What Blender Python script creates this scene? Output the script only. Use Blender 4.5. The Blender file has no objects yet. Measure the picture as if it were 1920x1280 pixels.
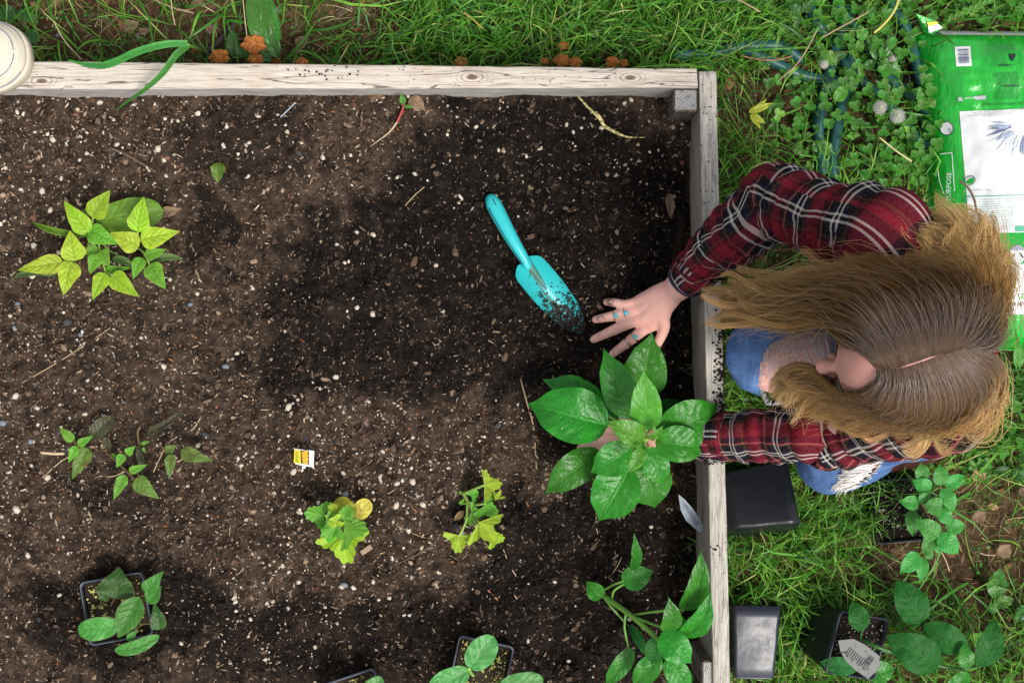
import bpy, math, random
import numpy as np
from mathutils import Vector
R = math.radians
random.seed(7); rng = np.random.default_rng(11)
S = bpy.context.scene
COL = S.collection

# ---------------------------------------------------------------- camera, sky, sun, exposure
CH, CF = 2.5, 2500.0                       # camera height over the soil, focal length in photo pixels (1920 wide)
cam = bpy.data.objects.new('camera', bpy.data.cameras.new('camera')); COL.objects.link(cam)
cam.location = (0, 0, CH); cam.data.sensor_width = 36; cam.data.lens = 36 * CF / 1920
cam.data.clip_start = .05; cam.data.clip_end = 300
S.camera = cam
SUN_EL, SUN_AZ = 58, 140                   # azimuth clockwise from +Y (top of the picture)
W = bpy.data.worlds.new('World'); S.world = W; W.use_nodes = True
_n, _l = W.node_tree.nodes, W.node_tree.links
_sky = _n.new('ShaderNodeTexSky'); _sky.sky_type = 'NISHITA'; _sky.sun_disc = False
_sky.sun_elevation = R(SUN_EL); _sky.sun_rotation = R(SUN_AZ); _sky.dust_density = 3.0; _sky.ozone_density = .6
_hs = _n.new('ShaderNodeHueSaturation'); _hs.inputs['Saturation'].default_value = .25
_l.new(_sky.outputs[0], _hs.inputs['Color']); _l.new(_hs.outputs[0], _n['Background'].inputs[0])
_n['Background'].inputs[1].default_value = .10
sun = bpy.data.objects.new('sun', bpy.data.lights.new('sun', 'SUN')); COL.objects.link(sun)
sun.data.energy = 1.5; sun.data.angle = R(18); sun.data.color = (1, .95, .87)
sd = Vector((math.sin(R(SUN_AZ)) * math.cos(R(SUN_EL)), math.cos(R(SUN_AZ)) * math.cos(R(SUN_EL)), math.sin(R(SUN_EL))))
sun.rotation_euler = sd.to_track_quat('Z', 'Y').to_euler(); sun.location = sd * 20
S.view_settings.view_transform = 'Standard'; S.view_settings.look = 'None'
S.view_settings.exposure = .98; S.view_settings.gamma = 1; S.view_settings.use_curve_mapping = False

# ---------------------------------------------------------------- helpers
def at(u, v, z=0.0):                       # world point at height z seen at photo pixel (u, v)
    k = (CH - z) / CF
    return np.array([(u - 960) * k, (640 - v) * k, z])
def wpx(n, z=0.0): return n * (CH - z) / CF

_perm = np.random.default_rng(3).permutation(512); _perm = np.concatenate([_perm, _perm])
_gr = np.random.default_rng(4).normal(size=(512, 2)); _gr /= np.linalg.norm(_gr, axis=1)[:, None]
def pnoise(x, y):
    x = np.asarray(x, float); y = np.asarray(y, float)
    xi = np.floor(x).astype(int); yi = np.floor(y).astype(int); xf = x - xi; yf = y - yi
    def g(a, b):
        h = _perm[(_perm[(xi + a) & 511] + yi + b) & 511]
        return _gr[h, 0] * (xf - a) + _gr[h, 1] * (yf - b)
    s = xf * xf * xf * (xf * (xf * 6 - 15) + 10); t = yf * yf * yf * (yf * (yf * 6 - 15) + 10)
    return (g(0, 0) * (1 - s) + g(1, 0) * s) * (1 - t) + (g(0, 1) * (1 - s) + g(1, 1) * s) * t
def sm(a, b, x):
    t = np.clip((x - a) / (b - a), 0, 1); return t * t * (3 - 2 * t)

WL = {}                                    # world location of every parent
def _wl(o): return WL.get(o.name, np.zeros(3)) if o else np.zeros(3)
def props(o, label=None, cat=None, group=None, kind=None):
    if label: o['label'] = label
    if cat: o['category'] = cat
    if group: o['group'] = group
    if kind: o['kind'] = kind
    return o
def thing(name, label, cat, loc, group=None):
    o = bpy.data.objects.new(name, None); COL.objects.link(o); o.empty_display_size = .05
    o.location = Vector(loc); WL[o.name] = np.array(loc, float)
    return props(o, label, cat, group)
def raw_mesh(name, V, F, smooth=True, uv=None, col=None, attrs=None, mi=None):
    V = np.asarray(V, np.float32); me = bpy.data.meshes.new(name)
    Fs = F if isinstance(F, list) else [F]
    Fs = [np.asarray(f, np.int32) for f in Fs if len(f)]
    loops = np.concatenate([f.ravel() for f in Fs]); tot = np.concatenate([np.full(len(f), f.shape[1], np.int32) for f in Fs])
    me.vertices.add(len(V)); me.vertices.foreach_set('co', V.ravel())
    me.loops.add(len(loops)); me.loops.foreach_set('vertex_index', loops)
    me.polygons.add(len(tot)); st = np.concatenate([[0], np.cumsum(tot)[:-1]]).astype(np.int32)
    me.polygons.foreach_set('loop_start', st); me.polygons.foreach_set('loop_total', tot)
    if mi is not None: me.polygons.foreach_set('material_index', np.asarray(mi, np.int32))
    me.update(calc_edges=True)
    me.polygons.foreach_set('use_smooth', np.full(len(tot), smooth, bool))
    if uv is not None:
        l = me.uv_layers.new(name='UVMap'); l.data.foreach_set('uv', np.asarray(uv, np.float32)[loops].ravel())
    if col is not None:
        c = np.ones((len(V), 4), np.float32); c[:, :3] = col
        a = me.attributes.new('Col', 'FLOAT_COLOR', 'POINT'); a.data.foreach_set('color', c.ravel())
    for k, v in (attrs or {}).items():
        a = me.attributes.new(k, 'FLOAT', 'POINT'); a.data.foreach_set('value', np.asarray(v, np.float32))
    me.validate()
    return me
def mk(name, V, F, m=None, parent=None, smooth=True, uv=None, col=None, attrs=None, mi=None, mats=None):
    """one mesh object; V in world coordinates; its origin is its parent's base, or its own base when top-level"""
    V = np.asarray(V, float)
    base = _wl(parent) if parent else np.array([V[:, 0].mean(), V[:, 1].mean(), V[:, 2].min()])
    o = bpy.data.objects.new(name, raw_mesh(name, V - base, F, smooth, uv, col, attrs, mi)); COL.objects.link(o)
    for x in (mats or ([m] if m else [])): o.data.materials.append(x)
    if parent: o.parent = parent
    else: o.location = Vector(base)
    WL[o.name] = base
    return o
class MB:                                  # gathers several pieces of one part
    def __init__(s): s.V = []; s.F = {}; s.n = 0; s.U = []
    def add(s, V, F, uv=None):
        V = np.asarray(V, float)
        for f in (F if isinstance(F, list) else [F]):
            f = np.asarray(f)
            if len(f): s.F.setdefault(f.shape[1], []).append(f + s.n)
        s.V.append(V); s.n += len(V); s.U.append(np.zeros((len(V), 2)) if uv is None else uv); return s
    def build(s, name, m, parent=None, smooth=True, **k):
        return mk(name, np.concatenate(s.V), [np.concatenate(x) for x in s.F.values()], m, parent, smooth, uv=np.concatenate(s.U), **k)
def grid_faces(nu, nv, wrap=False):        # nu rows by nv columns
    i = np.arange(nu - 1)[:, None]; j = np.arange(nv if wrap else nv - 1)[None, :]; j2 = (j + 1) % nv
    return np.stack([i * nv + j, i * nv + j2, (i + 1) * nv + j2, (i + 1) * nv + j], -1).reshape(-1, 4)
def crom(P, n):                            # smooth curve through points
    P = np.asarray(P, float); k = len(P)
    if k == 2: return P[0] + (P[1] - P[0]) * np.linspace(0, 1, n)[:, None]
    Q = np.vstack([2 * P[0] - P[1], P, 2 * P[-1] - P[-2]]); t = np.linspace(0, k - 1 - 1e-6, n); i = t.astype(int); f = (t - i)[:, None]
    a, b, c, d = Q[i], Q[i + 1], Q[i + 2], Q[i + 3]
    return .5 * (2 * b + (c - a) * f + (2 * a - 5 * b + 4 * c - d) * f ** 2 + (3 * b - a - 3 * c + d) * f ** 3)
def frames(P):
    T = np.gradient(P, axis=0); T /= np.linalg.norm(T, axis=1)[:, None] + 1e-12
    a = np.array([0, 0, 1.]) if abs(T[0][2]) < .9 else np.array([1., 0, 0])
    N = np.zeros_like(P); v = a - T[0] * a.dot(T[0]); N[0] = v / np.linalg.norm(v)
    for i in range(1, len(P)):
        v = N[i - 1] - T[i] * N[i - 1].dot(T[i]); N[i] = v / np.linalg.norm(v)
    return T, N, np.cross(T, N)
def tube(P, r, n=8, smooth_n=None, cap=True, wob=None):
    """swept tube with rounded ends through points P; r is a number or one radius per point"""
    P = np.asarray(P, float); r = np.full(len(P), r, float) if np.isscalar(r) else np.asarray(r, float)
    if smooth_n:
        r = np.interp(np.linspace(0, len(P) - 1, smooth_n), np.arange(len(P)), r); P = crom(P, smooth_n)
    if cap:
        t0 = P[0] - P[1]; t0 /= np.linalg.norm(t0) + 1e-12; t1 = P[-1] - P[-2]; t1 /= np.linalg.norm(t1) + 1e-12
        P = np.vstack([P[0] + t0 * r[0] * .97, P[0] + t0 * r[0] * .7, P, P[-1] + t1 * r[-1] * .7, P[-1] + t1 * r[-1] * .97])
        r = np.concatenate([[r[0] * .2, r[0] * .7], r, [r[-1] * .7, r[-1] * .2]])
    T, N, B = frames(P); th = np.linspace(0, 2 * np.pi, n, endpoint=False)
    rr = r[:, None] * np.ones(n)
    if wob is not None: rr = rr * wob(np.linspace(0, 1, len(P))[:, None], th[None, :])
    V = P[:, None, :] + rr[..., None] * (np.cos(th)[None, :, None] * N[:, None, :] + np.sin(th)[None, :, None] * B[:, None, :])
    F = [grid_faces(len(P), n, True)]
    V = V.reshape(-1, 3)
    if cap:
        k = len(V); V = np.vstack([V, P[0], P[-1]]); j = np.arange(n); j2 = (j + 1) % n; o = (len(P) - 1) * n
        F.append(np.concatenate([np.stack([np.full(n, k), j2, j], -1), np.stack([np.full(n, k + 1), o + j, o + j2], -1)]))
    return V, F
def box(c, h, bevel=0.0, rz=0.0):          # box with chamfered edges; c centre, h half sizes
    c = np.asarray(c, float); b = bevel; V = []
    for sx in (-1, 1):
        for sy in (-1, 1):
            for sz in (-1, 1):
                for k in range(3):
                    p = np.array([sx * h[0], sy * h[1], sz * h[2]]); q = np.array([sx, sy, sz]) * b
                    q[k] = 0; V.append(p - q)
    import bmesh
    bm = bmesh.new()
    for p in V: bm.verts.new(p)
    bmesh.ops.convex_hull(bm, input=bm.verts); bmesh.ops.remove_doubles(bm, verts=bm.verts, dist=1e-6)
    bmesh.ops.dissolve_limit(bm, angle_limit=.01, verts=bm.verts, edges=bm.edges)
    bmesh.ops.triangulate(bm, faces=bm.faces); bm.verts.index_update()
    V = np.array([v.co[:] for v in bm.verts]); F = np.array([[v.index for v in f.verts] for f in bm.faces]); bm.free()
    ca, sa = math.cos(rz), math.sin(rz)
    V = np.stack([V[:, 0] * ca - V[:, 1] * sa, V[:, 0] * sa + V[:, 1] * ca, V[:, 2]], -1)
    return V + c, F
def remeshed(parts, voxel, smooth=2, fac=.5):   # union of closed pieces as one continuous surface
    mb = MB()
    for V, F in parts: mb.add(V, F)
    o = mb.build('remesh', None); m = o.modifiers.new('r', 'REMESH'); m.mode = 'VOXEL'; m.voxel_size = voxel; m.use_smooth_shade = True
    m2 = o.modifiers.new('s', 'SMOOTH'); m2.iterations = smooth; m2.factor = fac
    dg = bpy.context.evaluated_depsgraph_get(); me = bpy.data.meshes.new_from_object(o.evaluated_get(dg))
    V = np.empty(len(me.vertices) * 3, np.float32); me.vertices.foreach_get('co', V); V = V.reshape(-1, 3) + np.array(o.location)
    F = np.empty(len(me.loops), np.int32); me.loops.foreach_get('vertex_index', F)
    tot = np.empty(len(me.polygons), np.int32); me.polygons.foreach_get('loop_total', tot)
    assert (tot == 4).all(); F = F.reshape(-1, 4)
    bpy.data.objects.remove(o); bpy.data.meshes.remove(me)
    return V.astype(float), F

# ---------------------------------------------------------------- material helpers
class NT:
    def __init__(s, name):
        s.m = bpy.data.materials.new(name); s.m.use_nodes = True; s.t = s.m.node_tree; s.t.nodes.clear()
        s.out = s.t.nodes.new('ShaderNodeOutputMaterial')
    def put(s, sock, v):
        if hasattr(v, 'is_output'): s.t.links.new(v, sock)
        elif isinstance(v, (tuple, list)) and len(v) == 3 and sock.type == 'RGBA': sock.default_value = (*v, 1)
        else: sock.default_value = v
    def n(s, typ, o=0, props=None, **k):
        nd = s.t.nodes.new('ShaderNode' + typ)
        for a, b in (props or {}).items(): setattr(nd, a, b)
        for a, b in k.items():
            key = int(a[1:]) if a[0] == 'i' and a[1:].isdigit() else a.replace('_', ' ')
            s.put(nd.inputs[key], b)
        return nd.outputs[o]
    def math(s, op, a, b=0.0, c=None):
        nd = s.t.nodes.new('ShaderNodeMath'); nd.operation = op; s.put(nd.inputs[0], a); s.put(nd.inputs[1], b)
        if c is not None: s.put(nd.inputs[2], c)
        return nd.outputs[0]
    def mix(s, f, a, b, mode='MIX'):
        nd = s.t.nodes.new('ShaderNodeMix'); nd.data_type = 'RGBA'; nd.blend_type = mode; nd.clamp_factor = True
        s.put(nd.inputs[0], f); s.put(nd.inputs[6], a); s.put(nd.inputs[7], b); return nd.outputs[2]
    def ramp(s, x, stops, interp='LINEAR'):
        nd = s.t.nodes.new('ShaderNodeValToRGB'); s.put(nd.inputs[0], x); cr = nd.color_ramp; cr.interpolation = interp
        for i, (p, c) in enumerate(stops):
            e = cr.elements[i] if i < 2 else cr.elements.new(p)
            e.position = p; e.color = (*c, 1) if isinstance(c, (tuple, list)) else (c, c, c, 1)
        return nd.outputs[0]
    def step(s, x, a, b): return s.n('MapRange', Value=x, From_Min=a, From_Max=b)
    def noise(s, vec=None, scale=5, detail=3, rough=.55, dist=0, o=0):
        k = dict(Scale=scale, Detail=detail, Roughness=rough, Distortion=dist)
        if vec is not None: k['Vector'] = vec
        return s.n('TexNoise', o, **k)
    def obj(s): return s.n('TexCoord', 3)
    def uv(s): return s.n('TexCoord', 2)
    def pos(s): return s.n('NewGeometry', 0)
    def mapping(s, v, scale=(1, 1, 1), rot=(0, 0, 0), loc=(0, 0, 0)): return s.n('Mapping', Vector=v, Scale=scale, Rotation=rot, Location=loc)
    def attr(s, name, o=0): return s.n('Attribute', o, props={'attribute_name': name})
    def bump(s, h, strength=.5, dist=.001): return s.n('Bump', Height=h, Strength=strength, Distance=dist)
    def pbr(s, color, rough=.6, normal=None, spec=.5, trans=None, **k):
        kk = dict(k); kk['Base Color'] = color; kk['Roughness'] = rough; kk['Specular IOR Level'] = spec
        nd = s.t.nodes.new('ShaderNodeBsdfPrincipled')
        for a, b in kk.items(): s.put(nd.inputs[a], b)
        if normal is not None: s.put(nd.inputs['Normal'], normal)
        sh = nd.outputs[0]
        if trans:
            f, tc = trans
            t = s.n('BsdfTranslucent', Color=tc)
            mx = s.t.nodes.new('ShaderNodeMixShader'); s.put(mx.inputs[0], f); s.t.links.new(sh, mx.inputs[1]); s.t.links.new(t, mx.inputs[2]); sh = mx.outputs[0]
        s.t.links.new(sh, s.out.inputs[0]); return s.m
def plain(name, c, rough=.6, spec=.5, bump=None, var=.25, **k):
    t = NT(name); nz = t.noise(t.obj(), 60, 4)
    cc = t.mix(nz, tuple(x * (1 - var) for x in c), tuple(min(1, x * (1 + var)) for x in c))
    return t.pbr(cc, rough, t.bump(t.noise(t.obj(), bump[0], 4), bump[1], bump[2]) if bump else None, spec, **k)
def colmat(name, rough=.7, spec=.3, trans=0, sat=1.0, bump=None):
    t = NT(name); c = t.attr('Col')
    return t.pbr(c, rough, t.bump(t.noise(t.pos(), bump, 3), .5, .001) if bump else None, spec, (trans, c) if trans else None)

# ---------------------------------------------------------------- heights of the two grounds
BOARD_Z, LAWN_Z = .13, -.10
def soil_h(x, y, fine=True):
    x = np.asarray(x, float); y = np.asarray(y, float)
    h = .062 * sm(.16, .46, y) + .006 * sm(-.2, -.7, x) - .006
    calm = 1 - .8 * np.exp(-(((x - .235) / .10) ** 2 + ((y - .03) / .10) ** 2))
    h = h + calm * (.024 * pnoise(x * 3.1 + 7, y * 3.1 + 2) + .030 * pnoise(x * 8.3, y * 8.3 + 4) + .017 * pnoise(x * 21, y * 21))
    h = h - .036 * sm(.17, .35, x)
    if fine:
        a = pnoise(x * 62, y * 62); h = h + .0085 * a + .0062 * np.abs(pnoise(x * 130, y * 130)) + .0024 * pnoise(x * 290, y * 290)
    return h
def lawn_h(x, y):
    return LAWN_Z + .02 * pnoise(np.asarray(x) * 4 + 3, np.asarray(y) * 4) + .008 * pnoise(np.asarray(x) * 17, np.asarray(y) * 17 + 5)
def on_soil(u, v, dz=0.0):
    z = 0.0
    for _ in range(4):
        p = at(u, v, z); z = float(soil_h(p[0], p[1], False)) + dz
    return at(u, v, z)
def on_lawn(u, v, dz=0.0):
    z = LAWN_Z
    for _ in range(4):
        p = at(u, v, z); z = float(lawn_h(p[0], p[1])) + dz
    return at(u, v, z)
def pix(x, y, z): k = CF / (CH - z); return 960 + x * k, 640 - y * k
DARK = [(1010, 420, 330, 250, 1.0), (780, 560, 330, 210, .9), (1150, 650, 220, 260, 1.0), (1110, 1090, 250, 230, .95), (240, 1150, 210, 120, .9),
        (470, 270, 150, 90, .6), (390, 440, 50, 90, .8), (620, 1190, 380, 90, .8), (850, 1230, 170, 70, .9), (240, 930, 110, 50, .6), (620, 935, 110, 50, .35), (900, 950, 60, 60, .7), (560, 700, 100, 80, .8)]
def moist(x, y):
    u, v = pix(x, y, 0.0); m = np.zeros_like(u)
    w = 65 * pnoise(u / 90, v / 90) + 45 * pnoise(u / 35 + 5, v / 35) + 16 * pnoise(u / 12, v / 12 + 3)
    for a, b, ra, rb, k in DARK:
        d = np.sqrt(((u - a + w) / ra) ** 2 + ((v - b + w * .8) / rb) ** 2); m = np.maximum(m, k * (1 - sm(.80, 1.06, d)))
    return np.clip(m + .35 * pnoise(u / 55 + 9, v / 55) + .2 * pnoise(u / 19, v / 19), 0, 1)

# ---------------------------------------------------------------- ground sheets
t = NT('earth'); p = t.pos()
n1 = t.noise(p, 9, 5, .6); n2 = t.noise(p, 70, 5, .65); n3 = t.noise(p, 400, 3)
c = t.ramp(n1, [(.3, (.028, .022, .010)), (.5, (.075, .045, .024)), (.7, (.040, .060, .014))])
c = t.mix(t.step(n2, .5, .68), c, (.16, .10, .06)); c = t.mix(t.step(n3, .6, .75), c, (.02, .013, .01))
M_earth = t.pbr(c, .95, t.bump(t.noise(p, 160, 6, .7), .9, .006), .1)
xs = np.concatenate([[-60, -25, -10, -4, -2], np.linspace(-1.3, 1.3, 261), [2, 4, 10, 25, 60]])
ys = np.concatenate([[-60, -25, -10, -4, -2], np.linspace(-1.0, 1.0, 201), [2, 4, 10, 25, 60]])
X, Y = np.meshgrid(xs, ys, indexing='ij')
o = mk('ground', np.stack([X, Y, lawn_h(X, Y) - .0], -1).reshape(-1, 3), grid_faces(len(xs), len(ys))[:, ::-1], M_earth); props(o, 'brown earth of the lawn showing between the grass', kind='structure')
o.data.flip_normals()

t = NT('garden_soil'); p = t.pos(); mo = t.attr('moist')
dry = t.mix(t.step(t.noise(p, 45, 5, .7), .38, .66), (.026, .0175, .0125), (.112, .076, .054))
wet = t.mix(t.step(t.noise(p, 60, 5, .7), .4, .7), (.0045, .0034, .003), (.018, .0130, .0105))
c = t.mix(mo, dry, wet)
c = t.mix(t.math('MULTIPLY', t.step(t.noise(p, 330, 4, .7), .6, .72), .55), c, (.20, .145, .105))
vo = t.n('TexVoronoi', 0, Vector=p, Scale=190); vc = t.n('TexVoronoi', 1, Vector=p, Scale=190)
pick = t.math('MULTIPLY', t.math('LESS_THAN', vo, .2), t.math('GREATER_THAN', t.n('SeparateColor', 0, Color=vc), .9))
c = t.mix(t.math('MULTIPLY', pick, .8), c, (.38, .32, .25))
M_soil = t.pbr(c, .92, t.bump(t.noise(p, 260, 8, .75), 1.0, .006), .12)
nx, ny = 470, 420
xf = np.concatenate([[-1.7, -1.45, -1.25, -1.1], np.linspace(-1.0, 1, nx)]); xl = xf.copy()
yf = np.concatenate([[-1.2, -.95, -.8, -.7], np.linspace(-.62, .4715, ny)])
Y = np.repeat(yf[None, :], len(xf), 0)
xr = .333 + .028 * (.455 - Y) / 1.06 + .019
X = np.where(xf[:, None] < -1.0, xf[:, None], -1.0 + (xf[:, None] + 1) / 2 * (xr + 1.0))
V = np.stack([X, Y, soil_h(X, Y)], -1).reshape(-1, 3)
o = mk('soil', V, grid_faces(len(xf), len(yf)), M_soil, attrs={'moist': moist(V[:, 0], V[:, 1])}); props(o, 'dark garden soil filling the raised bed', kind='structure')
o.data.flip_normals() if o.data.polygons[5].normal.z < 0 else None

# ---------------------------------------------------------------- timber bed
def wood(name, c_hi, c_mid, c_lo, axis, knots=(), grain=1.0, crack=.8, stain=True):
    t = NT(name); p = t.pos(); sx = (3.2, 55, 55) if axis == 'x' else (55, 3.2, 55)
    if axis == 'z': sx = (70, 70, 3)
    warp = t.noise(p, 5, 2); off = t.n('CombineXYZ', X=0.0, Y=0.0, Z=0.0)
    pv = p; km = None
    for (kx, ky, kr) in knots:              # grain bends round each knot
        d = t.n('VectorMath', 0, props={'operation': 'SUBTRACT'}, i0=p, i1=(kx, ky, 0))
        d = t.n('VectorMath', 0, props={'operation': 'MULTIPLY'}, i0=d, i1=(.45 / kr, 1 / kr, 0))
        ln = t.n('VectorMath', 1, props={'operation': 'LENGTH'}, i0=d)
        e = t.math('POWER', 2.718, t.math('MULTIPLY', t.math('MULTIPLY', ln, ln), -.9))
        km = e if km is None else t.math('MAXIMUM', km, e)
        sgn = t.n('SeparateXYZ', 1, Vector=d)
        pv = t.n('VectorMath', 0, props={'operation': 'ADD'}, i0=pv, i1=t.n('CombineXYZ', X=0.0, Y=t.math('MULTIPLY', t.math('MULTIPLY', e, sgn), kr * -.75), Z=0.0))
    g = t.noise(t.mapping(pv, sx), 5.0 * grain, 6, .62, .25)
    g2 = t.noise(t.mapping(pv, tuple(a * 2.4 for a in sx)), 4 * grain, 4, .6)
    c = t.ramp(g, [(.30, c_lo), (.46, c_mid), (.6, c_hi)])
    c = t.mix(t.step(g2, .6, .72), c, c_lo)
    if stain:
        c = t.mix(t.math('MULTIPLY', t.step(t.noise(p, 11, 4, .6), .53, .72), .4), c, (.42, .27, .16))
    cr = t.noise(t.mapping(pv, tuple(a * .33 for a in sx)), 3.2, 3, .5, .4)
    crk = t.math('MULTIPLY', t.step(t.math('ABSOLUTE', t.math('SUBTRACT', cr, .5)), .012, .002), crack)
    c = t.mix(crk, c, (.035, .028, .022))
    if km is not None:
        rings = t.math('SINE', t.math('MULTIPLY', km, 34)); c = t.mix(t.math('MULTIPLY', t.step(km, .35, .95), t.step(rings, -.4, 1)), c, (.24, .175, .125))
        c = t.mix(t.step(km, .93, .99), c, (.13, .095, .07))
    sp = t.noise(p, 210, 2); c = t.mix(t.step(sp, .73, .76), c, (.02, .016, .013))
    hgt = t.math('SUBTRACT', t.math('MULTIPLY', g, .6), t.math('MULTIPLY', crk, 1.2))
    return t.pbr(c, .85, t.bump(hgt, .7, .003), .2)
kz = BOARD_Z
K = [at(885, 145, kz), at(1182, 146, kz), at(78, 152, kz), at(620, 158, kz)]
M_wtop = wood('bleached_timber', (.56, .51, .45), (.48, .425, .365), (.34, .285, .23), 'x', [(K[0][0], K[0][1], .017), (K[1][0], K[1][1], .016), (K[2][0], K[2][1], .016)])
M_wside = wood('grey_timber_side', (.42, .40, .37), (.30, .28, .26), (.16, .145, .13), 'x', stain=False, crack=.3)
M_wtop2 = wood('grey_bleached_timber', (.52, .485, .43), (.40, .37, .325), (.22, .195, .165), 'y', crack=.35, stain=False, grain=1.3)
M_wside2 = wood('shaded_timber_side', (.34, .30, .26), (.25, .215, .185), (.13, .11, .09), 'y', stain=False, crack=.4, grain=1.2)  # weathered grey wood, with the inner face's shade put into its darker tone
def endgrain(name, cx, cy, a, b):
    t = NT(name); p = t.pos(); d = t.n('VectorMath', 0, props={'operation': 'SUBTRACT'}, i0=p, i1=(cx, cy, 0))
    d = t.n('VectorMath', 0, props={'operation': 'MULTIPLY'}, i0=d, i1=(1, 1, 0))
    r = t.n('VectorMath', 1, props={'operation': 'LENGTH'}, i0=d); r = t.math('ADD', r, t.math('MULTIPLY', t.noise(p, 60, 3), .006))
    s = t.math('SINE', t.math('MULTIPLY', r, 1500)); c = t.mix(t.step(s, -1, 1), a, b)
    c = t.mix(t.step(t.noise(p, 120, 4, .7), .55, .7), c, tuple(x * .35 for x in a))
    return t.pbr(c, .9, t.bump(s, .5, .002), .15)
bed = thing('raised_bed', 'weathered timber raised bed with bleached boards around the soil', 'raised bed', at(1325, 150, LAWN_Z))
def board(name, p0, p1, p2, p3, z0, z1, mats, nseg, jit):
    """a board whose top face has corners p0-p1 (outer edge) and p3-p2 (inner edge)"""
    p0, p1, p2, p3 = [np.asarray(q, float)[:2] for q in (p0, p1, p2, p3)]; s = np.linspace(0, 1, nseg)
    o_ = p0 + (p1 - p0) * s[:, None]; i_ = p3 + (p2 - p3) * s[:, None]; wv = i_ - o_; rows = []
    nz = pnoise(s * 9 + z1 * 30, s * 0 + .3) * jit + pnoise(s * 40, s * 0 + 3.3) * jit * .6
    prof = [(0, z0), (0, z1 - .004), (.02, z1 - .0012), (.09, z1), (.35, z1 + .0006), (.65, z1 - .0005), (.91, z1), (.98, z1 - .0012), (1, z1 - .004), (1, (z0 + z1) / 2), (1, z0)]
    for k, (f, z) in enumerate(prof):
        q = o_ + wv * f; inner = (f > .9) - (f < .1) * 1.0
        q = q + wv / np.linalg.norm(wv, axis=1)[:, None] * (nz * inner)[:, None]
        rows.append(np.column_stack([q, z + pnoise(s * 30 + k, s * 0 + k * 1.7) * .0012 * (z > z0 + .01)]))
    V = np.stack(rows, 1).reshape(-1, 3); n = len(prof); F = grid_faces(nseg, n); mi = []
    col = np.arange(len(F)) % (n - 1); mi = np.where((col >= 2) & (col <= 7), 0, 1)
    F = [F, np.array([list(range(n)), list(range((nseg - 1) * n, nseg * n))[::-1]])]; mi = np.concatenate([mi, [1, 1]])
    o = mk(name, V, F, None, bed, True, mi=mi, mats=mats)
    import bmesh
    bm = bmesh.new(); bm.from_mesh(o.data); bmesh.ops.recalc_face_normals(bm, faces=bm.faces); bm.to_mesh(o.data); bm.free(); return o
z = BOARD_Z
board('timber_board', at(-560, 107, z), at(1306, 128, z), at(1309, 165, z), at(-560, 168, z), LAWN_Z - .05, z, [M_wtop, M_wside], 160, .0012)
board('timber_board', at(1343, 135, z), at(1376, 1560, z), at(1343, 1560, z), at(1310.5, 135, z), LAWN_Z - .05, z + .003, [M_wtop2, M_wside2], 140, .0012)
zp = BOARD_Z - .006
def post(u0, v0, u1, v1, zt, M_end, M_s):
    a = at(u0, v0, zt); b = at(u1, v1, zt); c = (a + b) / 2; h = np.abs(b - a) / 2
    V, F = box([c[0], c[1], (zt + LAWN_Z - .1) / 2], [h[0], h[1], (zt - LAWN_Z + .1) / 2], .003)
    nrm = np.cross(V[F[:, 1]] - V[F[:, 0]], V[F[:, 2]] - V[F[:, 0]]); nrm /= np.linalg.norm(nrm, axis=1)[:, None] + 1e-12
    return mk('corner_post', V, F, None, bed, False, mi=(np.abs(nrm[:, 2]) < .8).astype(int), mats=[M_end, M_s])
c1 = at(1330, 240, zp); c2 = at(1350, 1262, zp)
M_post = wood('post_side', (.17, .14, .115), (.11, .09, .075), (.05, .042, .036), 'z', stain=False)
post(1263, 166.5, 1309, 209, zp, endgrain('end_grain', c1[0], c1[1], (.24, .235, .24), (.38, .375, .37)), M_post)
post(1316, 1238, 1340, 1290, zp, endgrain('end_grain', c2[0], c2[1], (.34, .32, .29), (.48, .46, .42)), M_post)

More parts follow.
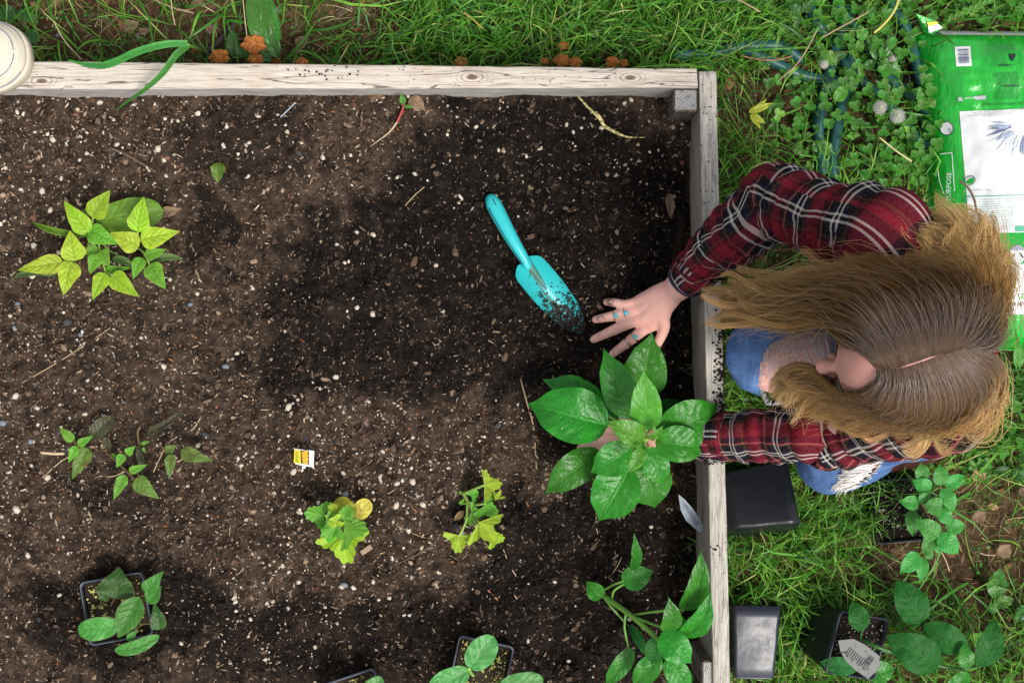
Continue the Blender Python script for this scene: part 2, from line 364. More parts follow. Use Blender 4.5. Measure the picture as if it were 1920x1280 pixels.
# ---------------------------------------------------------------- leaves and stems
def leaf_mat(name, col, vein, trans=.25, rough=.38, veins=7, radial=False, blotch=None, spec=.5, edge=None):
    t = NT(name); uvn = t.uv(); wv = t.n('VectorMath', 0, props={'operation': 'MULTIPLY'}, i0=t.n('VectorMath', 0, props={'operation': 'SUBTRACT'}, i0=t.noise(t.pos(), 70, 2, o=1), i1=(.5, .5, .5)), i1=(.11, .05, 0)); uvn = t.n('VectorMath', 0, props={'operation': 'ADD'}, i0=uvn, i1=wv)
    sx = t.n('SeparateXYZ', 0, Vector=uvn); sy = t.n('SeparateXYZ', 1, Vector=uvn)
    rnd = t.n('ObjectInfo', 5); p = t.pos()
    s = t.math('ABSOLUTE', t.math('SUBTRACT', t.math('MULTIPLY', sy, 2), 1))
    if radial:
        q = t.math('FRACT', t.math('ADD', t.math('MULTIPLY', sy, 5), .5)); dv = t.math('MULTIPLY', t.math('ABSOLUTE', t.math('SUBTRACT', q, .5)), sx)
        v = t.step(dv, .075, .012)
    else:
        q = t.math('FRACT', t.math('SUBTRACT', t.math('MULTIPLY', sx, veins), t.math('MULTIPLY', s, 1.7)))
        v = t.math('MAXIMUM', t.math('MULTIPLY', t.step(t.math('ABSOLUTE', t.math('SUBTRACT', q, .5)), .075, .01), t.math('MULTIPLY', t.step(s, .95, .4), .8)), t.step(s, .06, .02))
    c = t.mix(t.noise(p, 40, 4), tuple(x * .62 for x in col), tuple(x * 1.3 for x in col))
    c = t.mix(t.math('MULTIPLY', v, .75), c, vein)
    c = t.mix(t.math('MULTIPLY', t.step(t.noise(p, 330, 4), .52, .7), .35), c, vein)
    if blotch: c = t.mix(t.step(t.noise(p, 55, 4, .65), .5, .66), c, blotch)
    if edge: c = t.mix(t.step(s, .9, .99), c, edge)
    hs = t.n('HueSaturation', 0, Hue=t.math('ADD', .5, t.math('MULTIPLY', t.math('SUBTRACT', rnd, .5), .022)), Value=t.math('ADD', .82, t.math('MULTIPLY', rnd, .36)), Color=c)
    hgt = t.math('ADD', t.math('MULTIPLY', v, -.8), t.math('MULTIPLY', t.noise(p, 150, 3), 1.0))
    return t.pbr(hs, rough, t.bump(hgt, .8, .002), spec, (trans, hs))
M_pepper = leaf_mat('pepper_leaf', (.030, .235, .014), (.075, .35, .035), .28, .33)
M_pepper_y = leaf_mat('pepper_young_leaf', (.085, .34, .026), (.16, .43, .06), .3, .38)
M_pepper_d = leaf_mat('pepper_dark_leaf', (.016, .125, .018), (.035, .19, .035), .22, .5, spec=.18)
M_seedling = leaf_mat('pepper_seedling_leaf', (.060, .32, .045), (.10, .40, .08), .3, .42)
M_bean_y = leaf_mat('bean_yellow_leaf', (.33, .54, .022), (.20, .42, .02), .35, .5, 6, edge=(.5, .52, .06))
M_bean_yy = leaf_mat('bean_golden_leaf', (.42, .56, .03), (.24, .43, .025), .35, .5, 6, edge=(.5, .5, .08))
M_bean_g = leaf_mat('bean_green_leaf', (.16, .42, .03), (.08, .30, .025), .35, .5, 6, edge=(.3, .45, .06))
M_bean_old = leaf_mat('bean_old_leaf', (.15, .32, .025), (.20, .38, .06), .3, .5, 5)
M_bean_dull = leaf_mat('bean_dull_leaf', (.10, .20, .05), (.25, .30, .13), .25, .6, 5)
M_olive = leaf_mat('olive_leaf', (.11, .21, .025), (.19, .24, .05), .25, .5, 6, blotch=(.12, .09, .03))
M_olive_d = leaf_mat('dark_olive_leaf', (.055, .062, .020), (.075, .08, .035), .2, .55, 6, blotch=(.045, .028, .022))
M_lime = leaf_mat('lime_leaf', (.16, .42, .035), (.10, .32, .03), .35, .5, 6)
M_pot_bean = leaf_mat('pot_bean_leaf', (.055, .26, .03), (.10, .33, .06), .3, .5, 6, edge=(.16, .20, .07))
M_pot_bean_d = leaf_mat('pot_bean_dark_leaf', (.028, .105, .012), (.10, .17, .04), .25, .5, 6, edge=(.14, .12, .05))
M_pot_bean_b = leaf_mat('pot_bean_bright_leaf', (.075, .36, .055), (.14, .42, .09), .3, .5, 6, edge=(.16, .25, .08))
M_squash_g = leaf_mat('squash_green_leaf', (.12, .40, .03), (.20, .48, .06), .3, .55, radial=True)
M_squash_l = leaf_mat('squash_lime_leaf', (.36, .55, .025), (.50, .62, .08), .35, .55, radial=True)
M_squash_y = leaf_mat('squash_yellow_cotyledon', (.53, .52, .035), (.60, .55, .10), .35, .5, 4)
M_squash_yy = leaf_mat('squash_pale_cotyledon', (.78, .68, .10), (.72, .62, .15), .35, .5, 4)
M_cotyl = leaf_mat('cotyledon', (.085, .33, .075), (.20, .47, .15), .28, .4, 5)
M_dock = leaf_mat('dock_leaf', (.055, .20, .025), (.12, .30, .06), .25, .3)
M_weed = leaf_mat('weed_leaf', (.085, .27, .025), (.16, .36, .06), .3, .42)
M_weed_d = leaf_mat('weed_dark_leaf', (.035, .13, .022), (.08, .22, .05), .25, .45)
M_weed_y = leaf_mat('yellow_leaf', (.55, .58, .05), (.62, .62, .16), .35, .45)
M_clover = leaf_mat('clover_leaf', (.060, .25, .018), (.11, .34, .04), .35, .5, 3)
M_dry = leaf_mat('dry_leaf', (.24, .15, .095), (.16, .095, .06), .15, .7, 6)
M_drytan = leaf_mat('tan_dry_leaf', (.42, .28, .13), (.28, .18, .085), .2, .7, 6)
M_stem = plain('green_stem', (.13, .30, .045), .5)
M_stem_d = plain('dark_green_stem', (.035, .13, .022), .5)
M_stem_y = plain('yellow_green_stem', (.26, .42, .08), .5)
M_stem_b = plain('brownish_stem', (.12, .085, .03), .6)
PROF = {
    'pepper': lambda t: np.clip(np.sin(np.pi * np.clip(t, 0, 1) ** .70), 0, 1) ** .72 * (1 - .62 * sm(.72, 1, t)) * 1.04,
    'bean': lambda t: np.where(t < .27, np.sqrt(np.clip(1 - ((.27 - t) / .27) ** 2, 0, 1)) * .98 + .02, (1 - np.clip((t - .27) / .73, 0, 1) ** 1.25)),
    'ellipse': lambda t: np.sqrt(np.clip(1 - (2 * t - 1) ** 2, 0, 1)),
    'round': lambda t: np.clip(1 - np.abs(2 * t - 1) ** 2.4, 0, 1) ** .5,
    'lance': lambda t: np.sin(np.pi * t ** .7),
    'obov': lambda t: np.sin(np.pi * t ** 1.35) ** .8,
    'oval': lambda t: np.clip(np.sin(np.pi * np.clip(t, 0, 1) ** .86), 0, 1) ** .72 * (1 - .35 * sm(.8, 1, t)),
    'strap': lambda t: np.clip(np.minimum(t * 6, (1 - t) * 2.6), 0, 1) ** .7,
    'lobed': lambda t: np.clip(np.sin(np.pi * t ** .8), 0, 1) * (.68 + .32 * np.abs(np.sin(t * 4.5 * np.pi))),
}
_ls = [0]
def leaf_geo(B, T, W2, shape='pepper', arch=.10, fold=.18, ruf=.10, roll=0.0, pucker=.023, veins=7, bend=0.0, droop=0.0, n=(27, 14)):
    """leaf surface from base point B to tip T, half width W2"""
    B = np.asarray(B, float); T = np.asarray(T, float); X = T - B; L = np.linalg.norm(X); x = X / L
    y = np.cross((0, 0, 1.), x); y /= np.linalg.norm(y) + 1e-9; nr = np.cross(x, y)
    if roll: y, nr = y * math.cos(roll) + nr * math.sin(roll), nr * math.cos(roll) - y * math.sin(roll)
    _ls[0] += 1; ph = _ls[0] * 2.399
    t = np.linspace(0, 1, n[0])[:, None]; s = np.linspace(-1, 1, n[1] + 1)[None, :]
    f = PROF[shape](t); a = np.abs(s)
    yy = s * f * W2 + bend * L * np.sin(np.pi * t)
    zz = arch * L * np.sin(np.pi * t) - droop * L * t * t + fold * np.abs(s * f * W2) + ruf * W2 * a ** 1.6 * f * np.sin(2 * np.pi * 2.3 * t + ph + (s > 0) * 1.7)
    q = t * veins - a * 1.7
    zz = zz + pucker * L * np.abs(np.sin(np.pi * (q + .5))) * (4 * a * (1 - a * .8)) ** .6 * np.minimum(1, f * 1.4)
    zz = zz + .022 * L * pnoise((t + 0 * s) * 9 + ph, s * 3.5 + 0 * t) * (f > .05)
    P = B + x * (t * L)[..., None] + y * yy[..., None] + nr * zz[..., None]
    uv = np.stack([t + 0 * s, s * .5 + .5 + 0 * t], -1)
    return P.reshape(-1, 3), grid_faces(n[0], n[1] + 1), uv.reshape(-1, 2)
def leaf(par, b, zb, tp, zt, w, m, shape='pepper', name='leaf', label=None, **k):
    B = at(*b, zb); T = at(*tp, zt); V, F, uv = leaf_geo(B, T, .5 * wpx(w, (zb + zt) / 2), shape, **k)
    o = mk(name, V, F, m, par, uv=uv)
    if label: o['label'] = label
    return o
def squash_leaf(par, c, z, ang, Rp, m, spread=150, tilt=0.0, cup=.1, name='leaf', seed=0, ext=None):
    """toothed, lobed leaf around its stalk point c; ang = pointing direction in the picture (degrees, 0 right, 90 up)"""
    C = at(*c, z); Rm = wpx(Rp, z); na, nr_ = 61, 8; th = np.radians(np.linspace(-spread, spread, na)); r = np.linspace(0, 1, nr_)[:, None]
    lob = .80 + .20 * np.cos(th * 5 * 150 / spread * .5 * 2 / 2) ; tooth = 1 + .05 * np.sign(np.sin(th * 19 + seed)) * np.abs(np.sin(th * 19 + seed)) ** .5
    RR = lob * tooth * (1 - .32 * (np.abs(th) / math.pi) ** 2) * Rm
    g = np.random.default_rng(seed + 5)
    zz = cup * Rm * r ** 2 + .10 * Rm * r * np.sin(th * 5 + seed)[None, :] + .04 * Rm * np.abs(np.sin(th * 12))[None, :] * r
    d = np.radians(ang); ca, sa = math.cos(d), math.sin(d)
    lx = r * (RR * np.cos(th))[None, :]; ly = r * (RR * np.sin(th))[None, :]
    zz = zz + tilt * lx
    V = np.stack([C[0] + lx * ca - ly * sa, C[1] + lx * sa + ly * ca, C[2] + zz], -1).reshape(-1, 3)
    uv = np.stack([r + 0 * th[None, :], (th / math.radians(spread) * .5 + .5)[None, :] + 0 * r], -1).reshape(-1, 2)
    return mk(name, V, grid_faces(nr_, na), m, par, uv=uv)
def stems(par, lines, m, name='stem', n=7):
    mb = MB()
    for P, r in lines: mb.add(*tube(np.array(P), r, n, smooth_n=max(8, 4 * len(P))))
    return mb.build(name, m, par)
A3 = lambda *pts: [at(u, v, z) for u, v, z in pts]

# the pepper plant being set into the soil
pp = thing('pepper_plant', 'large bushy pepper plant with glossy green leaves held over the soil by the crouching person', 'plant', on_soil(1200, 812))
D = [((1141, 797), .13, (989, 757), .10, 100, M_pepper, dict(arch=.16, roll=.1)), ((1128, 772), .08, (1017, 711), .09, 66, M_pepper, dict(roll=.5, arch=.10)),
     ((1188, 784), .13, (1131, 652), .15, 66, M_pepper, dict(arch=.08, roll=-.2)), ((1197, 745), .09, (1222, 622), .13, 82, M_pepper, dict(arch=.10)),
     ((1212, 806), .20, (1206, 692), .25, 58, M_pepper_y, dict(arch=.08, pucker=.016)), ((1240, 812), .15, (1347, 757), .14, 86, M_pepper, dict(arch=.18, roll=.15)),
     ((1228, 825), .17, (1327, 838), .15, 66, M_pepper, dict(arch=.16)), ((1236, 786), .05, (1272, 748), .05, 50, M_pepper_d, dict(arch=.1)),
     ((1208, 824), .22, (1138, 788), .24, 46, M_pepper_y, dict(arch=.15, pucker=.018)), ((1187, 836), .16, (1107, 886), .14, 62, M_pepper, dict(arch=.15, pucker=.018)),
     ((1128, 846), .07, (1021, 926), .06, 62, M_pepper, dict(arch=.18, bend=-.05)), ((1180, 876), .13, (1122, 977), .10, 88, M_pepper, dict(arch=.10, roll=.1)),
     ((1203, 860), .12, (1228, 952), .09, 84, M_pepper, dict(arch=.14)), ((1217, 838), .17, (1243, 910), .15, 50, M_pepper, dict(arch=.12, pucker=.018)),
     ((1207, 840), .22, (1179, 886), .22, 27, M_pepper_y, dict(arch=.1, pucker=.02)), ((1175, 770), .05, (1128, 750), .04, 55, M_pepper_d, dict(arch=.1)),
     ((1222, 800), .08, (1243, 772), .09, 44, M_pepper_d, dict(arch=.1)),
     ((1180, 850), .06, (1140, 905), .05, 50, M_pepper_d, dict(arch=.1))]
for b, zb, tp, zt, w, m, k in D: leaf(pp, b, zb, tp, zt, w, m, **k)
for b, tp, w in (((1230, 818), (1243, 797), 12), ((1232, 820), (1226, 797), 9), ((1236, 822), (1258, 812), 10), ((1232, 824), (1240, 838), 8), ((1206, 838), (1220, 844), 8), ((1204, 836), (1192, 840), 8), ((1228, 818), (1214, 812), 7)):
    leaf(pp, b, .235, tp, .25, w, M_pepper_y, arch=.1, n=(10, 6))
root = on_soil(1196, 812); hub = at(1213, 822, .20); mid = at(1205, 818, .10)
sl = [([root, mid, hub], [.0065, .0055, .0035])]
for b, zb, *_r in D: sl.append(([mid + (hub - mid) * np.clip((zb - .06) / .12, 0, 1) * .9, (at(*b, zb) + hub * .4 + mid * .6) / 2, at(*b, zb) + 0], .0019))
sl.append(([hub, at(1232, 820, .235)], .0016)); stems(pp, sl, M_stem_y)
# the leaning pepper plant by the boards at the bottom
lp = thing('pepper_plant', 'leaning pepper plant with a long bare lower stem beside the corner post', 'plant', on_soil(1140, 1122))
D = [((1187, 1068), .10, (1189, 998), .15, 21, M_pepper, dict(roll=.3)), ((1166, 1090), .09, (1225, 1068), .09, 46, M_pepper, {}), ((1128, 1120), .06, (1099, 1088), .06, 32, M_pepper, dict(fold=.5)),
     ((1281, 1143), .19, (1314, 1026), .24, 42, M_pepper, dict(bend=-.08, fold=.35)), ((1277, 1190), .20, (1333, 1106), .25, 42, M_pepper, dict(bend=-.10, fold=.3)), ((1249, 1182), .22, (1253, 1118), .26, 38, M_pepper, dict(bend=-.10, pucker=.02)),
     ((1240, 1185), .20, (1297, 1243), .20, 56, M_pepper, dict(arch=.16, pucker=.022)), ((1251, 1232), .14, (1293, 1296), .12, 44, M_pepper, {}), ((1238, 1226), .15, (1186, 1288), .12, 42, M_pepper, dict(roll=.2)),
     ((1186, 1214), .09, (1134, 1284), .06, 34, M_pepper, {}), ((1180, 1172), .06, (1213, 1234), .07, 20, M_pepper_d, dict(roll=-.4)), ((1230, 1190), .17, (1222, 1245), .15, 34, M_pepper_d, {}), ((1262, 1160), .2, (1290, 1185), .2, 30, M_pepper, {}),
     ((1195, 1060), .10, (1204, 1030), .11, 9, M_pepper_y, {}), ((1300, 1262), .05, (1240, 1290), .05, 34, M_pepper_d, {})]
for b, zb, tp, zt, w, m, k in D: leaf(lp, b, zb, tp, zt, w, m, **k)
stems(lp, [(A3((1140, 1122, .0), (1131, 1116, .05), (1180, 1151, .12), (1222, 1187, .17), (1238, 1205, .19)), [.0055, .005, .005, .0045, .003]),
           (A3((1131, 1106, .05), (1150, 1096, .08), (1168, 1089, .09)), .0022), (A3((1147, 1122, .07), (1152, 1106, .09), (1170, 1094, .09)), .0022), (A3((1189, 1152, .12), (1220, 1147, .16), (1258, 1143, .19), (1281, 1143, .19)), .0022),
           (A3((1173, 1152, .11), (1171, 1176, .1), (1178, 1212, .09)), .0022), (A3((1131, 1118, .06), (1150, 1142, .08), (1172, 1166, .07)), .002), (A3((1190, 1156, .13), (1220, 1168, .17), (1248, 1178, .21)), .0022),
           (A3((1238, 1205, .19), (1250, 1232, .14)), .003), (A3((1238, 1200, .19), (1236, 1226, .15)), .003), (A3((1235, 1195, .19), (1277, 1188, .2)), .0022)], M_stem)
# yellow-green bean plants
bp = thing('bean_plant', 'yellow-green bean plants with pale pointed leaves standing at the soil edge nearest the white shoe', 'plant', on_soil(205, 470))
Z = .085
for b, tp, w, m, zz in [((166, 436), (119, 376), 33, M_bean_y, Z), ((173, 408), (207, 356), 37, M_bean_y, Z + .01), ((258, 435), (270, 368), 37, M_bean_y, Z + .02), ((166, 432), (222, 458), 34, M_bean_g, Z - .01),
                        ((261, 462), (206, 436), 36, M_bean_yy, Z + .01), ((264, 451), (338, 434), 37, M_bean_yy, Z + .01), ((142, 489), (131, 432), 42, M_bean_yy, Z), ((119, 492), (32, 507), 33, M_bean_yy, Z), ((136, 491), (119, 554), 39, M_bean_yy, Z),
                        ((184, 466), (156, 476), 21, M_bean_g, Z - .02), ((184, 477), (168, 515), 25, M_bean_g, Z - .01), ((189, 469), (206, 502), 24, M_bean_g, Z - .01), ((197, 507), (247, 502), 13, M_bean_g, Z - .02),
                        ((198, 512), (173, 563), 28, M_bean_y, Z), ((209, 515), (261, 557), 33, M_bean_y, Z), ((266, 483), (249, 524), 23, M_bean_g, Z - .02), ((281, 495), (311, 543), 33, M_bean_g, Z - .01), ((272, 480), (314, 468), 21, M_bean_g, Z - .02)]:
    leaf(bp, b, zz, tp, zz + .004, w * 1.16, m, 'bean', fold=.12, arch=.05, ruf=.07, veins=6)
leaf(bp, (180, 420), .05, (306, 394), .05, 66, M_bean_old, 'round', fold=.05, arch=.08, label='broad older rounded leaf below the pale ones')
leaf(bp, (170, 442), .05, (60, 416), .035, 13, M_bean_old, 'strap', fold=.9, bend=.06); leaf(bp, (280, 492), .05, (345, 486), .04, 14, M_bean_dull, 'strap', fold=.7, bend=.1)
leaf(bp, (210, 484), .04, (256, 503), .03, 14, M_bean_dull, 'strap', fold=.7, bend=.1); leaf(bp, (112, 514), .04, (24, 522), .03, 15, M_bean_dull, 'strap', fold=.6, bend=-.08); leaf(bp, (188, 400), .04, (150, 396), .04, 18, M_bean_old, 'lance')
r0 = on_soil(203, 468); r1 = on_soil(245, 462); r2 = on_soil(165, 462)
stems(bp, [([r2, at(172, 430, .05), at(174, 408, Z)], .0018), ([r0, at(187, 452, .05), at(187, 470, .06), at(198, 510, .07)], .0018), ([r1, at(258, 450, .06), at(258, 436, .1)], .0018), ([r1, at(266, 470, .05), at(280, 494, .07)], .0018),
           ([r2, at(140, 480, .05), at(120, 490, Z)], .0016), ([at(258, 450, .07), at(264, 451, Z)], .0014), ([at(174, 420, .06), at(166, 434, Z)], .0014), ([r0, at(240, 490, .04), at(275, 505, .04)], .0014), ([at(198, 510, .07), at(210, 516, Z)], .0014)], M_stem_y)
# small wilted bean plants
ob = thing('bean_plant', 'small wilted olive and purplish bean plants below the yellow-green bean plants', 'plant', on_soil(255, 842))
Z = .05
for b, tp, w, m, zz, k in [((138, 826), (111, 800), 20, M_lime, Z, {}), ((146, 834), (175, 817), 17, M_lime, Z, {}), ((144, 836), (128, 868), 18, M_lime, Z, {}), ((166, 840), (135, 899), 33, M_olive, Z - .01, {}),
                           ((231, 851), (219, 877), 19, M_lime, Z, {}), ((237, 851), (254, 836), 17, M_lime, Z, {}), ((208, 854), (224, 858), 9, M_lime, Z - .02, {}), ((242, 884), (278, 870), 16, M_lime, Z, {}),
                           ((235, 890), (213, 937), 23, M_lime, Z, {}), ((253, 897), (299, 935), 34, M_olive, Z, {}), ((321, 851), (318, 900), 21, M_olive, Z, {}), ((309, 848), (332, 834), 20, M_olive, Z - .01, {}), ((339, 846), (401, 864), 30, M_olive, Z, {}),
                           ((265, 833), (282, 826), 7, M_lime, Z, {}), ((268, 838), (273, 849), 6, M_lime, Z, {})]:
    leaf(ob, b, zz, tp, zz + .002, w, m, 'bean', fold=.15, arch=.06, **k)
leaf(ob, (170, 822), .035, (212, 782), .03, 32, M_olive_d, 'round', fold=.3, arch=.15); leaf(ob, (197, 818), .035, (208, 843), .01, 16, M_olive_d, 'lance', arch=.1)
leaf(ob, (274, 814), .03, (346, 768), .03, 14, M_olive_d, 'strap', fold=.6, bend=-.05); leaf(ob, (259, 836), .03, (268, 892), .01, 13, M_olive_d, 'strap', fold=.6, bend=.06)
stems(ob, [(A3((188, 838, .02), (215, 862, .04), (252, 898, .045)), .0014), (A3((284, 829, .02), (300, 834, .04), (310, 846, .045)), .0014), (A3((262, 836, .01), (246, 838, .03), (236, 850, .045)), .0014), (A3((262, 838, .005), (258, 812, .03), (262, 800, .03)), .002), (A3((137, 826, .045), (146, 836, .045), (165, 842, .03)), .0012)], M_stem_b)
# squash seedlings
sq = thing('squash_seedling', 'compact squash seedling with yellow seed leaves and toothed green leaves below the seed packet', 'plant', on_soil(640, 985))
leaf(sq, (662, 972), .035, (630, 935), .03, 40, M_squash_y, 'round', fold=.05, arch=.06, veins=3); leaf(sq, (664, 970), .03, (694, 938), .03, 34, M_squash_yy, 'round', fold=.05, arch=.06, veins=3); leaf(sq, (642, 1000), .03, (601, 1012), .03, 30, M_squash_y, 'round', fold=.05, veins=3)
for c, z, a, r, m, sp in [((606, 966), .055, 170, 34, M_squash_g, 120), ((632, 962), .075, 130, 22, M_squash_l, 140), ((644, 974), .085, 60, 30, M_squash_g, 130), ((632, 976), .09, 200, 18, M_squash_l, 150), ((646, 990), .08, 0, 44, M_squash_g, 100), ((632, 985), .08, 215, 34, M_squash_g, 100), ((622, 1000), .075, 250, 17, M_squash_g, 140), ((642, 1003), .06, -78, 54, M_squash_l, 95)]:
    squash_leaf(sq, c, z, a, r, m, sp, seed=int(c[0] + c[1]))
hq = at(640, 985, .05)
stems(sq, [([on_soil(640, 985), hq], .0028)] + [([hq, at(*c, z)], .0014) for c, z in (((608, 966), .055), ((646, 992), .08), ((641, 1004), .06), ((660, 970), .03), ((634, 964), .07))], M_stem_y)
s2 = thing('squash_seedling', 'sprawling squash seedling with long stalks and lime green leaves, nearest the big pepper plant', 'plant', on_soil(868, 930))
for c, z, a, r, m, sp in [((908, 909), .07, 5, 33, M_squash_l, 95), ((908, 948), .05, -35, 30, M_squash_g, 110), ((884, 960), .045, -10, 23, M_squash_g, 110), ((898, 978), .07, -50, 48, M_squash_l, 70), ((922, 1008), .04, 0, 24, M_squash_l, 110), ((861, 1003), .06, -95, 33, M_squash_l, 100), ((882, 972), .03, -80, 14, M_squash_g, 120), ((884, 930), .03, 40, 16, M_squash_g, 120), ((868, 941), .03, 200, 8, M_squash_g, 150), ((928, 938), .045, 60, 22, M_squash_l, 45)]:
    squash_leaf(s2, c, z, a, r, m, sp, seed=int(c[0] + c[1]))
stems(s2, [(A3((862, 922, .01), (871, 928, .02), (882, 950, .03), (896, 976, .05)), .0032), (A3((868, 926, .02), (888, 917, .05), (908, 909, .07)), .0022), (A3((876, 940, .025), (874, 975, .05), (862, 1003, .06)), .0022), (A3((878, 948, .03), (895, 946, .04), (910, 944, .05)), .002), (A3((880, 962, .03), (895, 985, .07)), .0022), (A3((902, 944, .04), (920, 936, .045)), .0016)], M_stem_y)
leaf(s2, (870, 957), .012, (850, 976), .01, 12, M_drytan, 'lance', fold=.5, label='dried tan leaf')
# pots
M_pot = plain('black_plastic', (.008, .009, .012), .30, .4, (14, .25, .01))
t = NT('grey_black_plastic'); _p3 = t.pos(); _d = t.step(t.noise(_p3, 26, 5, .7), .47, .62); _sp = t.step(t.noise(_p3, 240, 3), .66, .7)
M_potg = t.pbr(t.mix(t.math('MAXIMUM', t.math('MULTIPLY', _d, .4), _sp), (.022, .025, .042), (.010, .010, .013)), t.math('ADD', .34, t.math('MULTIPLY', _d, .10)), t.bump(t.noise(_p3, 14, 3), .2, .01), .5)
M_potrim = plain('plastic_rim', (.075, .085, .12), .4)
M_mixd = plain('wet_potting_mix', (.014, .0105, .0085), .95, .1, (300, 1, .004), .6)
M_mix = plain('potting_mix', (.040, .029, .020), .95, .1, (300, 1, .004), .6)
def rsq(w, r, n=6):                        # rounded square ring
    P = []
    for k, (sx, sy) in enumerate(((1, 1), (-1, 1), (-1, -1), (1, -1))):
        for a in np.linspace(0, 90, n): P.append(((w - r) * sx + r * math.cos(R(a + 90 * k)), (w - r) * sy + r * math.sin(R(a + 90 * k))))
    return np.array(P)
def xf(V, loc, rx=0, ry=0, rz=0):
    from mathutils import Euler
    M = np.array(Euler((R(rx), R(ry), R(rz)), 'XYZ').to_matrix()); return np.asarray(V) @ M.T + np.asarray(loc)
def square_pot(label, loc, wt, wb, h, rx=0, ry=0, rz=0, soil=None, m=None, rimm=None, group=None, lip=True, dent=0):
    T = thing('plant_pot', label, 'plant pot', loc, group); m = m or M_pot
    def rings(L, close=None):
        n = len(rsq(1, .1)); V = np.concatenate([np.column_stack([rsq(w, w * .16), np.full(n, z)]) for w, z in L]); F = [grid_faces(len(L), n, True)]
        if close is not None: F.append(np.array([list(range(close * n, close * n + n))]))
        return V, F
    hs = np.linspace(0, 1, 7)
    V, F = rings([(wb * .9, 0)] + [(wb + (wt - wb) * a, .004 + (h - .004) * a) for a in hs] + [(wt - .0022, h)] + [(wb - .0022 + (wt - wb) * a, .004 + (h - .004) * a) for a in hs[::-1][1:]], 0)
    if dent:
        V = V + .003 * np.column_stack([pnoise(V[:, 1] * 22 + dent, V[:, 2] * 20), pnoise(V[:, 0] * 22, V[:, 2] * 22 + dent), .6 * pnoise(V[:, 0] * 25, V[:, 1] * 25 + dent)])
    F.append(np.array([list(range(len(V) - 24, len(V)))])); mk('wall', xf(V, loc, rx, ry, rz), F, m, T)
    if lip:
        V, F = rings([(wt - .001, h - .012), (wt + .0012, h - .011), (wt + .0013, h), (wt + .0008, h + .0008), (wt - .0010, h + .0008), (wt - .0016, h - .012), (wt - .001, h - .012)])
        mk('rim', xf(V, loc, rx, ry, rz), F, rimm or M_potrim, T)
    if soil:
        n = 22; a = np.linspace(-1, 1, n); X, Y = np.meshgrid(a, a, indexing='ij'); w = wb + (wt - wb) * soil - .003
        V = np.stack([X * w, Y * w, h * soil + .006 * pnoise(X * 3, Y * 3) + .004 * pnoise(X * 9, Y * 9)], -1).reshape(-1, 3); mk('potting_mix', xf(V, loc, rx, ry, rz), grid_faces(n, n), M_mix if soil < .9 else M_mixd, T)
        g = np.random.default_rng(int(abs(loc[0]) * 1e4)); mb = MB()
        for _ in range(150 if soil < .9 else 170):
            q = g.uniform(-.93, .93, 2) * w; r = min(.0042, .0006 + g.gamma(1.5, .0006)) * (1.3 if soil < .9 else .8); v, f = ICO; mb.add(xf(v * r * g.uniform(.6, 1.2, (len(v), 1)) + [q[0], q[1], h * soil + .004], loc, rx, ry, rz), f)
        o = mb.build('perlite_grain', M_perl_y if soil < .9 else M_perl_g, T, False); o['kind'] = 'stuff'
    return T
_p = (1 + 5 ** .5) / 2
_iv = np.array([(-1, _p, 0), (1, _p, 0), (-1, -_p, 0), (1, -_p, 0), (0, -1, _p), (0, 1, _p), (0, -1, -_p), (0, 1, -_p), (_p, 0, -1), (_p, 0, 1), (-_p, 0, -1), (-_p, 0, 1)]); _iv /= np.linalg.norm(_iv[0])
_if = np.array([(0, 11, 5), (0, 5, 1), (0, 1, 7), (0, 7, 10), (0, 10, 11), (1, 5, 9), (5, 11, 4), (11, 10, 2), (10, 7, 6), (7, 1, 8), (3, 9, 4), (3, 4, 2), (3, 2, 6), (3, 6, 8), (3, 8, 9), (4, 9, 5), (2, 4, 11), (6, 2, 10), (8, 6, 7), (9, 8, 1)])
ICO = (_iv, _if)
M_perl = plain('perlite', (.62, .56, .48), .85, .2, (500, .6, .001))
M_perl_g = plain('dull_perlite', (.34, .30, .25), .9, .1, None, .4)
M_perl_y = plain('mossy_perlite', (.46, .42, .14), .85, .2, None, .5)
# potted bean sunk in the soil
pc = at(219, 1140, .02)
square_pot('small square nursery pot sunk in soil, holding the potted bean seedling', pc - [0, 0, .075], .0585, .047, .08, rz=10, soil=.89)
pb = thing('bean_seedling', 'bean seedling with heart-shaped green leaves growing in the small sunken square pot', 'plant', at(212, 1138, .01))
leaf(pb, (217, 1122), .055, (224, 1062), .05, 76, M_pot_bean_d, 'bean', fold=.05, arch=.12, ruf=.15); leaf(pb, (192, 1105), .05, (200, 1128), .04, 22, M_pot_bean_d, 'lance')
leaf(pb, (273, 1112), .055, (307, 1069), .06, 34, M_pot_bean, 'bean', fold=.1); leaf(pb, (303, 1098), .05, (276, 1130), .05, 30, M_pot_bean, 'obov', fold=.2)
leaf(pb, (262, 1118), .07, (222, 1196), .07, 50, M_pot_bean, 'lance', fold=.25, arch=.08); leaf(pb, (226, 1170), .06, (146, 1182), .055, 44, M_pot_bean_b, 'ellipse', fold=.1, pucker=.02)
leaf(pb, (215, 1220), .045, (299, 1191), .045, 27, M_pot_bean_b, 'ellipse', fold=.15, bend=-.05, pucker=.02); leaf(pb, (238, 1200), .045, (258, 1180), .045, 14, M_pot_bean_b, 'lance')
leaf(pb, (300, 1180), .045, (289, 1128), .05, 32, M_pot_bean_d, 'bean', bend=-.05)
